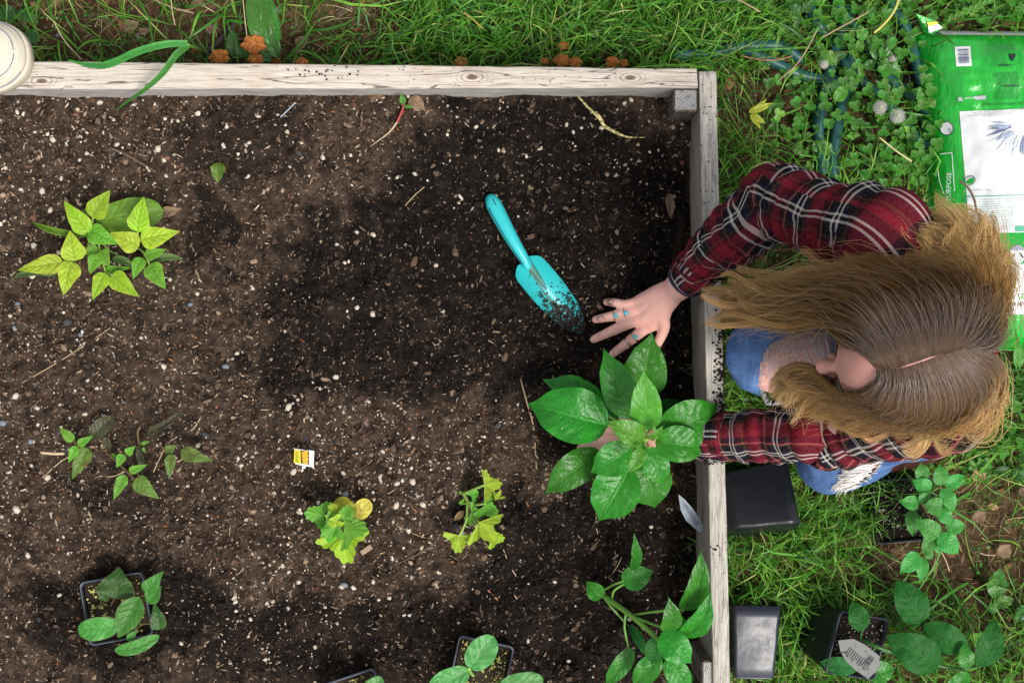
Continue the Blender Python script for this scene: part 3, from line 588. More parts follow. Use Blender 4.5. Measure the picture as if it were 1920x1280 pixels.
stems(pb, [(A3((205, 1142, .0), (210, 1130, .03), (216, 1120, .055)), .0016), (A3((205, 1142, .0), (200, 1155, .035), (198, 1164, .055)), .0016), (A3((212, 1140, 0), (240, 1128, .045), (262, 1120, .065)), .0014), (A3((205, 1142, .0), (193, 1132, .02), (180, 1138, .02)), .0022), (A3((250, 1180, .03), (275, 1168, .04), (298, 1178, .045)), .0012), (A3((262, 1120, .05), (274, 1112, .055)), .0012)], M_stem_b)
# potted squash at the lower edge
pc = at(902, 1252, .035)
square_pot('square nursery pot at the lower edge holding a squash seedling with three smooth oval leaves', pc - [0, 0, .085], .051, .042, .09, rz=-12, soil=.89)
ps = thing('squash_seedling', 'squash seedling with smooth veined oval seed leaves in the square pot at the lower edge', 'plant', at(882, 1262, .02))
leaf(ps, (879, 1252), .10, (926, 1192), .10, 54, M_cotyl, 'ellipse', fold=.12, arch=.06, veins=4); leaf(ps, (880, 1256), .10, (806, 1288), .10, 44, M_cotyl, 'ellipse', fold=.12, arch=.06, veins=4); leaf(ps, (936, 1286), .085, (1019, 1272), .085, 42, M_cotyl, 'ellipse', fold=.12, arch=.06, veins=4)
stems(ps, [(A3((890, 1268, .01), (884, 1262, .06), (879, 1253, .10)), .003), (A3((930, 1270, .0), (934, 1280, .05), (938, 1286, .085)), .003), (A3((922, 1256, .02), (930, 1266, .03)), .002)], M_stem_y)
pc = at(668, 1316, .045)
square_pot('square nursery pot mostly below the frame with one green leaf tip showing', pc - [0, 0, .085], .05, .04, .09, rz=18, soil=.7)
pq = thing('squash_seedling', 'single green leaf tip rising from the pot mostly below the frame', 'plant', at(690, 1312, .04))
leaf(pq, (682, 1312), .06, (716, 1268), .07, 38, M_cotyl, 'ellipse', arch=.1); stems(pq, [(A3((690, 1330, .03), (684, 1320, .05), (682, 1312, .06)), .003)], M_stem_y)
# pots lying and standing on the grass
def lying_pot(label, c, z, yaw, wt, wb, h, roll, m, ry=90, **k):
    """pot on its side: its axis points along yaw in the picture plane"""
    a = R(yaw); C = at(*c, z); loc = C - np.array([math.cos(a), math.sin(a), 0]) * h / 2
    from mathutils import Matrix
    Rm = Matrix.Rotation(a, 3, 'Z') @ Matrix.Rotation(R(ry), 3, 'Y') @ Matrix.Rotation(R(roll), 3, 'Z'); e = Rm.to_euler('XYZ')
    return square_pot(label, loc, wt, wb, h, math.degrees(e.x), math.degrees(e.y), math.degrees(e.z), m=m, **k)
lying_pot('large glossy black square pot lying on its side against the outer side of the board', (1414, 940), -.035, 8, .062, .054, .132, -17, M_pot, lip=False, dent=3)
lying_pot('dented grey-black square pot lying on the grass at the lower board', (1408, 1195), -.062, 88, .046, .038, .140, 2, M_potg, lip=False, dent=8, rimm=M_potg)
square_pot('black square pot tilted on the grass with a white plant label stuck in it', at(1530, 1172, -.105), .058, .046, .13, ry=24, rz=-14, soil=.93, rimm=M_potg)
square_pot('dark square pot of wet potting mix beside the kneeling knee', at(1660, 945, -.158), .060, .05, .10, ry=6, rz=4, soil=.9, rimm=M_pot)
# pepper seedlings on the grass
pa = thing('pepper_seedling', 'bright green pepper seedling with many small leaves beside the pot of wet mix', 'plant', at(1735, 990, -.10))
Z = .03
for b, tp, w, zz in [((1728, 899), (1727, 866), 27, Z), ((1746, 917), (1709, 900), 29, Z), ((1763, 910), (1761, 869), 30, Z), ((1773, 911), (1807, 889), 26, Z), ((1766, 915), (1789, 959), 28, Z), ((1724, 942), (1685, 940), 27, Z), ((1722, 938), (1746, 925), 19, Z + .01), ((1767, 950), (1731, 946), 34, Z + .02),
                     ((1760, 1005), (1715, 972), 36, Z + .02), ((1772, 986), (1811, 985), 28, Z), ((1760, 1001), (1797, 1038), 36, Z), ((1752, 1000), (1728, 1035), 28, Z - .01), ((1722, 1036), (1686, 1074), 33, Z), ((1729, 1044), (1725, 1090), 23, Z), ((1707, 955), (1711, 1006), 27, Z - .03), ((1762, 955), (1782, 982), 28, Z + .01), ((1768, 952), (1776, 928), 22, Z), ((1755, 1010), (1762, 1040), 20, Z - .02), ((1735, 1030), (1748, 1048), 18, Z - .02), ((1716, 985), (1712, 960), 24, Z - .03)]:
    leaf(pa, b, zz, tp, zz, w, M_seedling, fold=.22, arch=.12, n=(15, 8))
hb = [(1763, 912), (1755, 925), (1730, 942), (1762, 952), (1766, 986), (1755, 1002), (1724, 1038)]
stems(pa, [(A3((1735, 990, -.1), (1745, 975, -.05), (1758, 950, .01), (1763, 912, .03)), .0026), (A3((1740, 985, -.08), (1752, 1000, .0), (1758, 1002, .03)), .002), (A3((1745, 975, -.05), (1735, 955, 0), (1726, 942, .03)), .0018), (A3((1740, 990, -.08), (1728, 1015, -.02), (1724, 1038, .03)), .002), (A3((1755, 955, 0), (1768, 975, .02), (1773, 986, .03)), .0016), (A3((1740, 985, -.08), (1715, 965, -.02), (1707, 955, 0)), .0018)], M_stem_b)
pd = thing('pepper_plant', 'dark green pepper plant with big smooth leaves hanging out of the tilted pot', 'plant', at(1612, 1195, -.01))
for b, tp, w, m, zz in [((1730, 1172), (1679, 1085), 62, M_pepper_d, .0), ((1764, 1248), (1662, 1190), 72, M_pepper_d, .02), ((1732, 1170), (1818, 1220), 54, M_pepper_d, .01), ((1838, 1250), (1866, 1160), 52, M_pepper_d, .01), ((1812, 1254), (1806, 1206), 32, M_pepper, .03), ((1818, 1262), (1772, 1292), 34, M_pepper, .03), ((1617, 1182), (1598, 1126), 40, M_pepper_d, .04), ((1610, 1250), (1536, 1240), 36, M_pepper_d, .03), ((1622, 1262), (1678, 1252), 44, M_pepper, -.02)]:
    leaf(pd, b, zz, tp, zz, w, m, 'oval', fold=.16, arch=.12, pucker=.014)
stems(pd, [(A3((1600, 1190, -.02), (1640, 1210, .02), (1681, 1224, .02), (1764, 1248, .02), (1812, 1254, .02)), [.004, .004, .0035, .003, .0025]), (A3((1614, 1196, .0), (1614, 1188, .03), (1617, 1182, .04)), .002), (A3((1640, 1212, .02), (1625, 1240, .03), (1610, 1250, .03)), .002), (A3((1812, 1254, .02), (1838, 1249, .01)), .002), (A3((1681, 1224, .02), (1730, 1190, .01), (1731, 1172, .0)), .002)], M_stem_d)

# ---------------------------------------------------------------- what lies on the soil
def scatter(Vb, Fb, pos, scl, rot, jit=.25, tilt=.5, seed=1):
    g = np.random.default_rng(seed); N = len(pos); V = Vb[None] * (1 + jit * g.uniform(-1, 1, (N, len(Vb), 1))) * scl[:, None, :]
    tx = g.uniform(-tilt, tilt, N); c, s = np.cos(tx)[:, None], np.sin(tx)[:, None]
    V = np.stack([V[..., 0] * c - V[..., 2] * s, V[..., 1], V[..., 0] * s + V[..., 2] * c], -1)
    c, s = np.cos(rot)[:, None], np.sin(rot)[:, None]
    V = np.stack([V[..., 0] * c - V[..., 1] * s, V[..., 0] * s + V[..., 1] * c, V[..., 2]], -1) + pos[:, None, :]
    F = (Fb[None] + (np.arange(N) * len(Vb))[:, None, None]).reshape(-1, Fb.shape[1])
    return V.reshape(-1, 3), F
def pick_colors(N, pal, w, g, n_per, var=.25):
    w = np.array(w, float); w /= w.sum(); c = np.array(pal)[g.choice(len(pal), N, p=w)] * (1 + var * g.uniform(-1, 1, (N, 1)))
    return np.repeat(c, n_per, 0)
def bed_points(N, g, dens=None):
    x = g.uniform(-1.08, .365, N); y = g.uniform(-.70, .462, N); k = x < .33 + .028 * (.455 - y) / 1.06 + .004; x, y = x[k], y[k]
    if dens is not None:
        u, v = pix(x, y, 0.02); k = g.uniform(0, 1, len(x)) < dens(u, v); x, y = x[k], y[k]
    return x, y
M_crumb = colmat('soil_crumbs', .95, .1, bump=700)
M_fib = colmat('bark_fibres', .85, .2)
g = np.random.default_rng(21)
x, y = bed_points(21000, g); m = moist(x, y); r = g.gamma(2.0, .00062, len(x)) + .0007; r = np.minimum(r, .006)
P = np.column_stack([x, y, soil_h(x, y) + r * .25]); N = len(x)
V, F = scatter(_iv, _if, P, r[:, None] * g.uniform(.7, 1.4, (N, 3)) * [1, 1, .75], g.uniform(0, 6.3, N), .22, seed=2)
dryc = np.array([.072, .049, .035]); wetc = np.array([.0120, .0092, .0078])
cc = (dryc * (1 - m[:, None]) + wetc * m[:, None]) * g.uniform(.25, 1.65, (N, 1)); red = g.uniform(0, 1, N) < .05; cc[red] *= [2.0, 1.4, 1.1]
props(mk('soil_crumb', V, F, M_crumb, smooth=False, col=np.repeat(cc, 12, 0)), 'loose crumbs of dark soil lying all over the raised bed', 'soil crumbs', kind='stuff')
# shreds of bark and root
x, y = bed_points(30000, g, lambda u, v: .95 + 0 * u); m = moist(x, y); k = g.uniform(0, 1, len(x)) < 1 - .55 * m; x, y, m = x[k], y[k], m[k]; N = len(x)
bV = np.array([(-1, -.5, 0), (-1, .5, 0), (-.3, -1, .7), (-.3, 1, .5), (.4, -1, .8), (.4, .8, .9), (1, -.3, .2), (1, .3, 0), (0, 0, -1.)]) * [1, 1, 1]
bF = np.array([(0, 2, 3), (0, 3, 1), (2, 4, 5), (2, 5, 3), (4, 6, 7), (4, 7, 5), (0, 8, 2), (1, 3, 8), (2, 8, 4), (3, 5, 8), (4, 8, 6), (5, 7, 8)])
L = g.gamma(1.5, .00115, N) + .0006; L = np.minimum(L, .0085); wd = g.uniform(.00035, .0010, N) * (1 + 110 * L); wd = np.minimum(wd, .0022)
P = np.column_stack([x, y, soil_h(x, y) + wd * .8 + .0006])
V, F = scatter(bV, bF, P, np.column_stack([L, wd, wd * .7]), g.uniform(0, 6.3, N), .25, .35, seed=3)
cc = pick_colors(N, [(.17, .11, .075), (.10, .062, .042), (.30, .22, .155), (.045, .03, .022), (.42, .33, .24), (.24, .10, .035)], [30, 30, 16, 25, 9, 3], g, 1, .4) * (1 - .45 * m[:, None])
props(mk('bark_shred', V, F, M_fib, smooth=False, col=np.repeat(cc, 9, 0)), 'fine shreds of bark and root mixed into the soil surface', 'bark shreds', kind='stuff')
# dark chips
x, y = bed_points(1700, g); N = len(x); r = g.uniform(.002, .0065, N); P = np.column_stack([x, y, soil_h(x, y) + r * .3]); m = moist(x, y)
V, F = scatter(_iv, _if, P, r[:, None] * np.column_stack([g.uniform(.8, 1.8, N), g.uniform(.5, 1, N), np.full(N, .3)]), g.uniform(0, 6.3, N), .25, .4, seed=4)
cc = pick_colors(N, [(.07, .045, .033), (.030, .023, .020), (.15, .10, .07), (.055, .055, .058), (.24, .17, .12)], [4, 5, 3, .7, 1.6], g, 1) * (1 - .4 * m[:, None])
props(mk('bark_chip', V, F, M_crumb, smooth=False, col=np.repeat(cc, 12, 0)), 'dark flat bark chips mixed into the soil surface', 'bark chips', kind='stuff')
def pdens(u, v):
    d = .05 + .80 * np.exp(-((u - 640) / 230) ** 2 - ((v - 920) / 170) ** 2) + .34 * sm(420, 100, u) * sm(1100, 900, v) + .18 * sm(420, 250, v) + .35 * np.exp(-((u - 500) / 120) ** 2 - ((v - 1180) / 90) ** 2)
    return d * np.clip(.65 + 3.2 * pnoise(u / 34, v / 34) + 1.2 * pnoise(u / 13, v / 13), .04, 2.6)
x, y = bed_points(18000, g, pdens); N = len(x); r = np.minimum(.0007 + g.gamma(1.5, .00062, N), .0042); P = np.column_stack([x, y, soil_h(x, y) + r * .45])
V, F = scatter(_iv, _if, P, r[:, None] * g.uniform(.7, 1.4, (N, 3)) * [1.2, 1, .7], g.uniform(0, 6.3, N), .38, seed=5)
cc = pick_colors(N, [(.52, .46, .39), (.44, .36, .28), (.30, .21, .15), (.26, .26, .27)], [8, 7, 7, .5], g, 1, .25)
props(mk('perlite_grain', V, F, M_crumb, smooth=False, col=np.repeat(cc, 12, 0)), 'small white perlite grains sprinkled through the soil', 'perlite grains', kind='stuff')
# the larger lumps one can point at
lumps = [(188, 192, 8), (297, 279, 8), (220, 271, 6), (308, 300, 6), (465, 330, 7), (420, 274, 5), (467, 268, 5), (334, 227, 5), (418, 271, 4), (565, 268, 4), (549, 268, 5), (348, 366, 5), (542, 762, 9), (606, 710, 5), (600, 728, 4), (745, 905, 7),
         (773, 903, 8), (714, 892, 6), (644, 886, 6), (551, 884, 8), (612, 979, 6), (743, 947, 9), (700, 922, 5), (755, 900, 5), (793, 945, 8), (766, 993, 7), (808, 880, 4), (806, 864, 5), (835, 947, 5), (840, 943, 4), (774, 820, 5),
         (700, 440, 6), (669, 577, 6), (646, 492, 5), (654, 490, 4), (669, 435, 5), (699, 589, 7), (630, 706, 7), (474, 540, 5), (444, 662, 5), (32, 955, 10), (90, 895, 7), (60, 872, 5), (30, 742, 8), (60, 515, 9), (95, 395, 7), (40, 355, 6), (80, 358, 8), (70, 765, 6), (63, 827, 5),
         (160, 776, 6), (195, 778, 6), (372, 834, 7), (155, 902, 6), (319, 524, 5), (370, 550, 6), (167, 563, 7), (1127, 240, 6), (1062, 234, 5), (1090, 240, 4), (987, 293, 5), (1010, 280, 4), (935, 282, 5), (893, 238, 5), (1075, 248, 5), (1170, 195, 6), (1183, 188, 6), (745, 333, 5), (778, 326, 5), (620, 1012, 5),
         (640, 1100, 6), (700, 1090, 6), (730, 1120, 5), (790, 1065, 5), (560, 1090, 6), (530, 1060, 6), (500, 1130, 6), (470, 1160, 5), (440, 1120, 6), (420, 1200, 5), (540, 1140, 5), (1040, 1090, 5), (1105, 1115, 5), (1180, 1160, 5), (990, 1200, 5), (1066, 1238, 6), (53, 1040, 8), (112, 1115, 6), (340, 1205, 5), (160, 1010, 5), (280, 320, 4), (150, 300, 4), (100, 262, 7), (1255, 400, 5), (1265, 388, 4)]
M_lump = plain('pale_lump', (.56, .49, .40), .85, .2, (420, .9, .003), .45)
for k, (u, v, r) in enumerate(lumps):
    p = on_soil(u, v, .001); rr = r * .00098 * .95; 
    gg = np.random.default_rng(900 + k); q = _iv * rr * gg.uniform(.68, 1.18, (12, 1)) * np.array([1.15, .85, .65]); c_, s_ = math.cos(k * 1.7), math.sin(k * 1.7)
    q = np.column_stack([q[:, 0] * c_ - q[:, 1] * s_, q[:, 0] * s_ + q[:, 1] * c_, q[:, 2]])
    props(mk('pebble', q + p + [0, 0, rr * .35], _if, M_lump), 'larger off-white perlite lump lying on the dark soil', 'pebble', 'larger pale lumps scattered on the soil')
M_slate = plain('grey_stone', (.16, .18, .21), .6, .4, None, .3)
for u, v, r, lab in [(648, 925, 8, 'blue-grey stone chip just above the yellow seed leaves of the compact squash seedling'), (153, 628, 7, 'grey round stone between the two rows of bean plants'), (57, 827, 8, 'dark grey oval stone at the far edge beside a pale pebble'), (5, 793, 9, 'pale blue-grey stone at the edge of the frame'),
                     (645, 1096, 9, 'blue-grey stone flake on the soil below the compact squash seedling'), (358, 571, 7, 'blue-grey stone to the side of the yellow-green bean plants'), (423, 687, 8, 'light blue flake of stone in the open soil'), (33, 570, 6, 'bluish stone below the tip of the yellow-green bean plants')]:
    p = on_soil(u, v, .001); rr = r * .00098; q = _iv * rr * np.random.default_rng(u).uniform(.8, 1.1, (12, 1)) * [1.2, .8, .45]
    props(mk('stone', q + p + [0, 0, rr * .2], _if, M_slate), lab, 'stone')
# twigs, roots and dry leaves on the soil
M_twig = plain('dry_twig', (.36, .25, .15), .8); M_twig_d = plain('dark_twig', (.13, .085, .055), .8); M_root = plain('pale_root', (.50, .38, .24), .8)
def soil_line(pts, dz): return [on_soil(u, v, dz) for u, v in pts]
for pts, r, m, lab in [([(42, 717), (110, 678), (190, 626), (247, 586)], .0011, M_twig, 'long straight dry stalk lying on the soil between the bean plants'), ([(976, 710), (988, 755), (1000, 800), (1006, 878)], .0017, M_twig, 'thin tan twig lying on the soil beside the big pepper plant'),
                       ([(208, 278), (240, 292), (268, 308), (291, 322)], .0022, M_twig_d, 'brown woody twig lying above the yellow-green bean plants'), ([(78, 848), (100, 850), (118, 850)], .0030, M_root, 'short weathered wood splinter beside the wilted bean plants'),
                       ([(745, 985), (775, 1000), (822, 1015)], .0008, M_twig, 'curved thin rootlet between the two squash seedlings'), ([(80, 895), (110, 868), (135, 852)], .0010, M_root, 'bent pale root reaching to the wilted bean plants'),
                       ([(288, 884), (300, 858), (310, 838), (325, 822), (360, 806), (378, 780)], .0011, M_root, 'curly pale root beside the wilted bean plants'), ([(944, 1030), (955, 1058), (968, 1080)], .0008, M_root, 'fine pale root curling on the dark soil below the sprawling squash'), ([(1165, 1045), (1158, 1060), (1148, 1075)], .0007, M_root, 'fine pale root near the leaning pepper plant'),
                       ([(1118, 958), (1118, 985), (1121, 1000)], .0008, M_root, 'fine hanging rootlet below the tip of the lowest big pepper leaf'), ([(186, 892), (210, 893), (233, 884)], .0012, M_root, 'pale root stub under the wilted bean stems'), ([(740, 1058), (776, 1042), (820, 1015)], .0011, M_twig_d, 'dark twig lying below the sprawling squash seedling'), ([(430, 1005), (432, 980), (428, 960)], .0008, M_twig, 'thin upright stalk in the soil of the lower bed'),
                       ([(760, 385), (778, 366), (796, 350)], .0012, M_twig, 'short tan splinter in the middle of the dark soil'), ([(640, 1135), (662, 1125), (690, 1122)], .0011, M_twig_d, 'dark twig in the lower open soil'), ([(915, 1106), (924, 1115), (932, 1123)], .0016, plain('orange_splinter', (.5, .17, .05)), 'short orange splinter on the dark lower soil')]:
    props(mk('twig', *tube(np.array(soil_line(pts, r * .7 + .001)), r, 6, smooth_n=12), m), lab, 'twig')
yr = thing('root', 'mottled yellow root poking out of the soil near the corner post', 'root', on_soil(1120, 220)); M_yroot = NT('mottled_root'); _p2 = M_yroot.pos(); M_yroot = M_yroot.pbr(M_yroot.mix(M_yroot.step(M_yroot.noise(_p2, 160, 2), .48, .55), (.62, .55, .26), (.25, .2, .06)), .7)
mk('root_strand', *tube(np.array(soil_line([(1083, 180), (1104, 203), (1124, 222), (1133, 236), (1152, 247), (1176, 257), (1208, 258)], .004)), [.0016, .0025, .0032, .0034, .0032, .002, .0008], 7, smooth_n=26), M_yroot, yr)
mk('root_branch', *tube(np.array(soil_line([(1133, 236), (1128, 222), (1118, 210)], .006)), .0012, 6, smooth_n=8), M_yroot, yr)
rs = thing('seedling', 'uprooted red-stemmed seedling with a pale root lying near the top board', 'seedling', on_soil(745, 230))
mk('stem', *tube(np.array(soil_line([(758, 194), (754, 208), (745, 228)], .008)), .0022, 6, smooth_n=10), plain('red_stem', (.42, .06, .07), .5), rs); mk('root_strand', *tube(np.array(soil_line([(745, 228), (732, 246), (712, 262), (694, 275)], .005)), [.0019, .0016, .0012, .0005], 6, smooth_n=14), M_root, rs)
leaf(rs, (757, 195), .095, (752, 176), .105, 13, M_weed, 'lance'); leaf(rs, (757, 200), .09, (776, 202), .09, 7, M_weed, 'lance')
def dry_leaf(label, b, tp, w, z0, m=None, soil=True, shape='pepper', **k):
    f = on_soil if soil else on_lawn; z = f(*b)[2] + z0; V, F, uv = leaf_geo(at(*b, z), at(*tp, f(*tp)[2] + z0 + .004), .5 * wpx(w, z), shape, **{**dict(arch=.12, fold=.3, ruf=.25, pucker=.02, n=(15, 8)), **k})
    return props(mk('dry_leaf', V, F, m or M_dry, uv=uv), label, 'dry leaf')
dry_leaf('curled brown dry leaf lying beside the red-stemmed seedling', (768, 184), (797, 207), 24, .004); dry_leaf('crumpled brown dry leaf against the top board', (690, 180), (722, 182), 12, .004)
dry_leaf('brown crumpled leaf just past the broad old bean leaf', (300, 402), (343, 392), 20, .004); dry_leaf('withered green leaf curled on the soil above the bean plants', (413, 305), (408, 344), 26, .004, M_olive, fold=.6)
dry_leaf('small brown withered leaf inside the bed near the upright of the plaid sleeve', (1254, 362), (1258, 412), 16, .006, M_dry); chip = props(mk('wood_chip', *box(on_soil(687, 1030, .006), (.012, .005, .003), .001, R(35)), plain('wood_chip', (.32, .22, .15), .85, bump=(200, .6, .002)), smooth=False), 'thick tan wood chip lying below the compact squash seedling', 'wood chip')
# seed packet and plant tags
def card(parent, name, corners, zs, m, th=.0008):
    c = np.array([at(u, v, z) for (u, v), z in zip(corners, zs)]); n = np.cross(c[1] - c[0], c[3] - c[0]); n = n / np.linalg.norm(n); n *= np.sign(n[2])
    V = np.vstack([c, c - n * th]); F = np.array([(0, 1, 2, 3), (7, 6, 5, 4), (0, 4, 5, 1), (1, 5, 6, 2), (2, 6, 7, 3), (3, 7, 4, 0)])
    return mk(name, V, F, m, parent, False)
M_white = plain('white_card', (.80, .80, .80), .45, var=.06); M_tagg = plain('grey_card', (.42, .45, .50), .5, var=.15); M_dk = plain('dark_ink', (.02, .02, .03), .6)
zt = on_soil(571, 857)[2] + .03
tg = thing('seed_packet', 'little seed packet with yellow band and orange fruit picture standing in the soil', 'seed packet', on_soil(571, 862))
card(tg, 'card', [(552, 841), (589, 845), (588, 876), (554, 870)], [zt + .006, zt + .006, zt - .006, zt - .006], M_white)
card(tg, 'yellow_band', [(552, 843), (563, 844), (564, 870), (551, 867)], [zt + .0072, zt + .0072, zt - .0045, zt - .0045], plain('yellow_print', (.75, .62, .01), .5), .0006)
card(tg, 'picture_panel', [(563, 844.5), (580, 846), (580, 871), (564, 869)], [zt + .0074, zt + .0074, zt - .0043, zt - .0043], plain('dark_print', (.03, .05, .03), .5), .0006)
M_or = plain('orange_print', (.80, .33, .01), .5)
for b, e, w in (((565, 850), (578, 847), 7), ((565, 856), (579, 853), 7), ((566, 862), (579, 860), 7), ((567, 867), (578, 867), 6), ((571, 848), (573, 864), 6)):
    V, F, uv = leaf_geo(at(*b, zt + .0085), at(*e, zt + .0085), wpx(w) / 2, 'ellipse', arch=.03, fold=0, ruf=0, pucker=0, n=(9, 4)); mk('fruit_print', V, F, M_or, tg, uv=uv)
mb = MB()
for k in range(7):
    a = 846 + k * 3.2; c = np.array([at(553.5, a, zt + .0082 - k * .0014), at(561.5 - (k % 3), a + .8, zt + .0082 - k * .0014), at(561.5 - (k % 3), a + 2, zt + .008 - k * .0014), at(553.5, a + 1.2, zt + .008 - k * .0014)]); mb.add(c, np.array([(0, 1, 2, 3)]))
mb.build('print_lines', plain('green_ink', (.10, .16, .02), .6), tg, False)
card(tg, 'stake', [(566, 872), (573, 873), (573, 884), (566, 884)], [zt - .006, zt - .006, zt - .04, zt - .04], M_white)
tt = thing('plant_tag', 'thin pale plastic plant tag stuck edge-on in the soil below the top board', 'plant tag', on_soil(536, 212)); zz = on_soil(536, 212)[2]
card(tt, 'tag_strip', [(552, 193), (549, 197), (521, 225), (524, 220)], [zz + .05, zz + .045, zz - .01, zz - .004], plain('pale_blue_plastic', (.55, .62, .70), .4), .0015)
tq = thing('plant_tag', 'grey plastic plant tag leaning against the board beside the big pepper plant', 'plant tag', on_soil(1296, 965)); zz = .07
V = []; ed = [(1272, 926), (1284, 936), (1300, 954), (1312, 972), (1318, 986), (1317, 996), (1311, 998), (1301, 989), (1286, 975), (1276, 955)]
c = np.array([at(u, v, .10 - (v - 926) * .0008) for u, v in ed]); n_ = len(c); V = np.vstack([c, c - [0, 0, .0012]]); F = [np.array([list(range(n_))[::-1], list(range(n_, 2 * n_))]), np.array([(i, (i + 1) % n_, n_ + (i + 1) % n_, n_ + i) for i in range(n_)])]
mk('tag_plate', V, F, plain('grey_tag', (.24, .27, .31), .4, var=.4), tq, False)
mb = MB()
for k in range(12):
    f = (k + .8) / 13; a = np.array((1274, 934)) * (1 - f) + np.array((1306, 988)) * f; b_ = np.array((1287, 942)) * (1 - f) + np.array((1314, 983)) * f; b_ = a + (b_ - a) * (.9 if k % 3 else .55); h = .1012 - (a[1] - 926) * .0008
    q = np.array([at(*a, h), at(*b_, .1012 - (b_[1] - 926) * .0008), at(b_[0] + .9, b_[1] + 1.6, .1012 - (b_[1] - 924.4) * .0008), at(a[0] + .9, a[1] + 1.6, .1012 - (a[1] - 924.4) * .0008)]); mb.add(q, np.array([(0, 3, 2, 1)]))
mb.build('print_lines', plain('tag_ink', (.09, .11, .15), .6), tq, False)
# the label in the tilted pot
tl = thing('plant_label', 'grey printed plant label with a barcode stuck in the tilted black pot', 'plant label', at(1580, 1200, .0)); lz = lambda u, v: .065 + (u - 1572) * .0002
def lq(pts, dz=0.0): return np.array([at(u, v, lz(u, v) + dz) for u, v in pts])
ed = [(1572, 1200), (1600, 1197), (1622, 1208), (1645, 1226), (1650, 1230), (1648, 1237), (1651, 1243), (1646, 1256), (1636, 1264), (1628, 1272), (1616, 1264), (1602, 1254), (1586, 1238), (1576, 1222)]
c = lq(ed); n_ = len(c); V = np.vstack([c, c - [0, 0, .0012]]); F = [np.array([list(range(n_))[::-1], list(range(n_, 2 * n_))]), np.array([(i, (i + 1) % n_, n_ + (i + 1) % n_, n_ + i) for i in range(n_)])]
_t = NT('label_card'); _pp = _t.pos(); mk('label_card', V, F, _t.pbr(_t.mix(_t.step(_t.noise(_pp, 70, 4, .7), .56, .66), (.19, .20, .185), (.05, .036, .028)), .5), tl, False)
d1 = np.array((.62, .78)); d2 = np.array((.78, -.62)) ; mb = MB()
for k in range(9):
    a = np.array((1594, 1212)) + d1 * 0 + np.array((3.6, 3.0)) * k; ln = (16, 19, 14, 18, 20, 12, 17, 19, 10)[k]; s_ = np.array((-.62, .78)); q = [a, a + s_ * ln, a + s_ * ln + (1.2, 1.0), a + (1.2, 1.0)]; mb.add(lq(q, .0006), np.array([(0, 1, 2, 3)]))
mb.build('print_lines', M_dk, tl, False); mb = MB()
for k in range(8):
    a = np.array((1640, 1234)) + np.array((-.62, .78)) * k * 2.6; q = [a, a + np.array((-9, -7.2)), a + np.array((-9, -7.2)) + np.array((-.62, .78)) * (1.1 + .7 * (k % 3)), a + np.array((-.62, .78)) * (1.1 + .7 * (k % 3))]; mb.add(lq(q, .0008), np.array([(0, 1, 2, 3)]))
mb.build('barcode', M_dk, tl, False)
# trowel
_t = NT('turquoise_paint'); _pp = _t.pos(); dirt = _t.attr('dirt')
_m = _t.math('GREATER_THAN', _t.math('ADD', _t.math('MULTIPLY', _t.noise(_pp, 330, 4, .7), .55), _t.math('MULTIPLY', _t.noise(_pp, 90, 3), .45)), _t.math('SUBTRACT', .74, _t.math('MULTIPLY', dirt, .30)))
M_turq = _t.pbr(_t.mix(_m, (.028, .46, .49), (.018, .013, .010)), _t.math('ADD', .33, _t.math('MULTIPLY', _m, .5)), _t.bump(_t.noise(_pp, 120, 3), .15, .002), .5)
tw = thing('trowel', 'turquoise painted metal trowel with soil stuck to its blade lying on the dark soil', 'trowel', on_soil(990, 495))
zs = on_soil(985, 490)[2] + .024
hp = crom([at(922, 376, zs + .006), at(932, 396, zs + .010), at(950, 430, zs + .014), at(966, 458, zs + .014), at(982, 484, zs + .010), at(990, 500, zs + .004)], 26)
V, F = tube(hp, np.interp(np.linspace(0, 1, 26), [0, .08, .25, .6, .85, 1], [.0128, .0148, .0148, .0118, .0092, .0085]), 18)
V = V.copy(); cz = np.interp(np.arange(len(V)) / len(V), [0, 1], [zs, zs]); mk('handle', V, F, M_turq, tw, attrs={'dirt': np.full(len(V), .12)})
M_seam = plain('dark_seam', (.012, .05, .05), .7)
off = np.array([-.0085, -.003, .0088]) * 1.30; mk('handle_seam', *tube(hp[2:-2] + off * np.interp(np.linspace(0, 1, 22), [0, .1, 1], [.75, 1, .62])[:, None], .0007, 5), M_seam, tw)
off = np.array([.001, .004, .0148]) * 1.03; mk('handle_seam', *tube(hp[:5] + off * np.array([.72, .92, 1, 1, .99])[:, None], .0007, 5), M_seam, tw)
nt, ns = 40, 25; tt_ = np.linspace(0, 1, nt); ss = np.linspace(-1, 1, ns); hw = np.interp(tt_, [0, .03, .08, .25, .45, .68, .8, .88, .94, .98, 1], [25, 30, 32.5, 33.5, 33, 29, 23.5, 18, 12, 6.5, 2.5]) * .98e-3
B0 = at(984, 494, zs - .006); B1 = at(1092, 622, on_soil(1092, 622)[2] + .002); ax = B1 - B0; Lb = np.linalg.norm(ax); ax /= Lb; ly = np.cross((0, 0, 1), ax); ly /= np.linalg.norm(ly); up = np.cross(ax, ly)
sh = .022 * (np.abs(ss)[None, :] ** 2 - .55) * np.interp(tt_, [0, .15, .8, 1], [.75, 1, .8, .25])[:, None]
back = -.005 * np.sin(np.pi * np.abs(ss))[None, :] * (1 - sm(0, .1, tt_))[:, None]
V = B0 + ax * (tt_ * Lb)[:, None, None] + ax * back[..., None] + ly * (hw[:, None] * ss)[..., None] + up * (sh + .004)[..., None]; V = V.reshape(-1, 3)
dd = np.clip((tt_[:, None] - .02) * 1.25 + .22 * (ss[None, :] < -.1) + .15 * pnoise(tt_[:, None] * 7, ss[None, :] * 3), .02, 1.05).ravel()
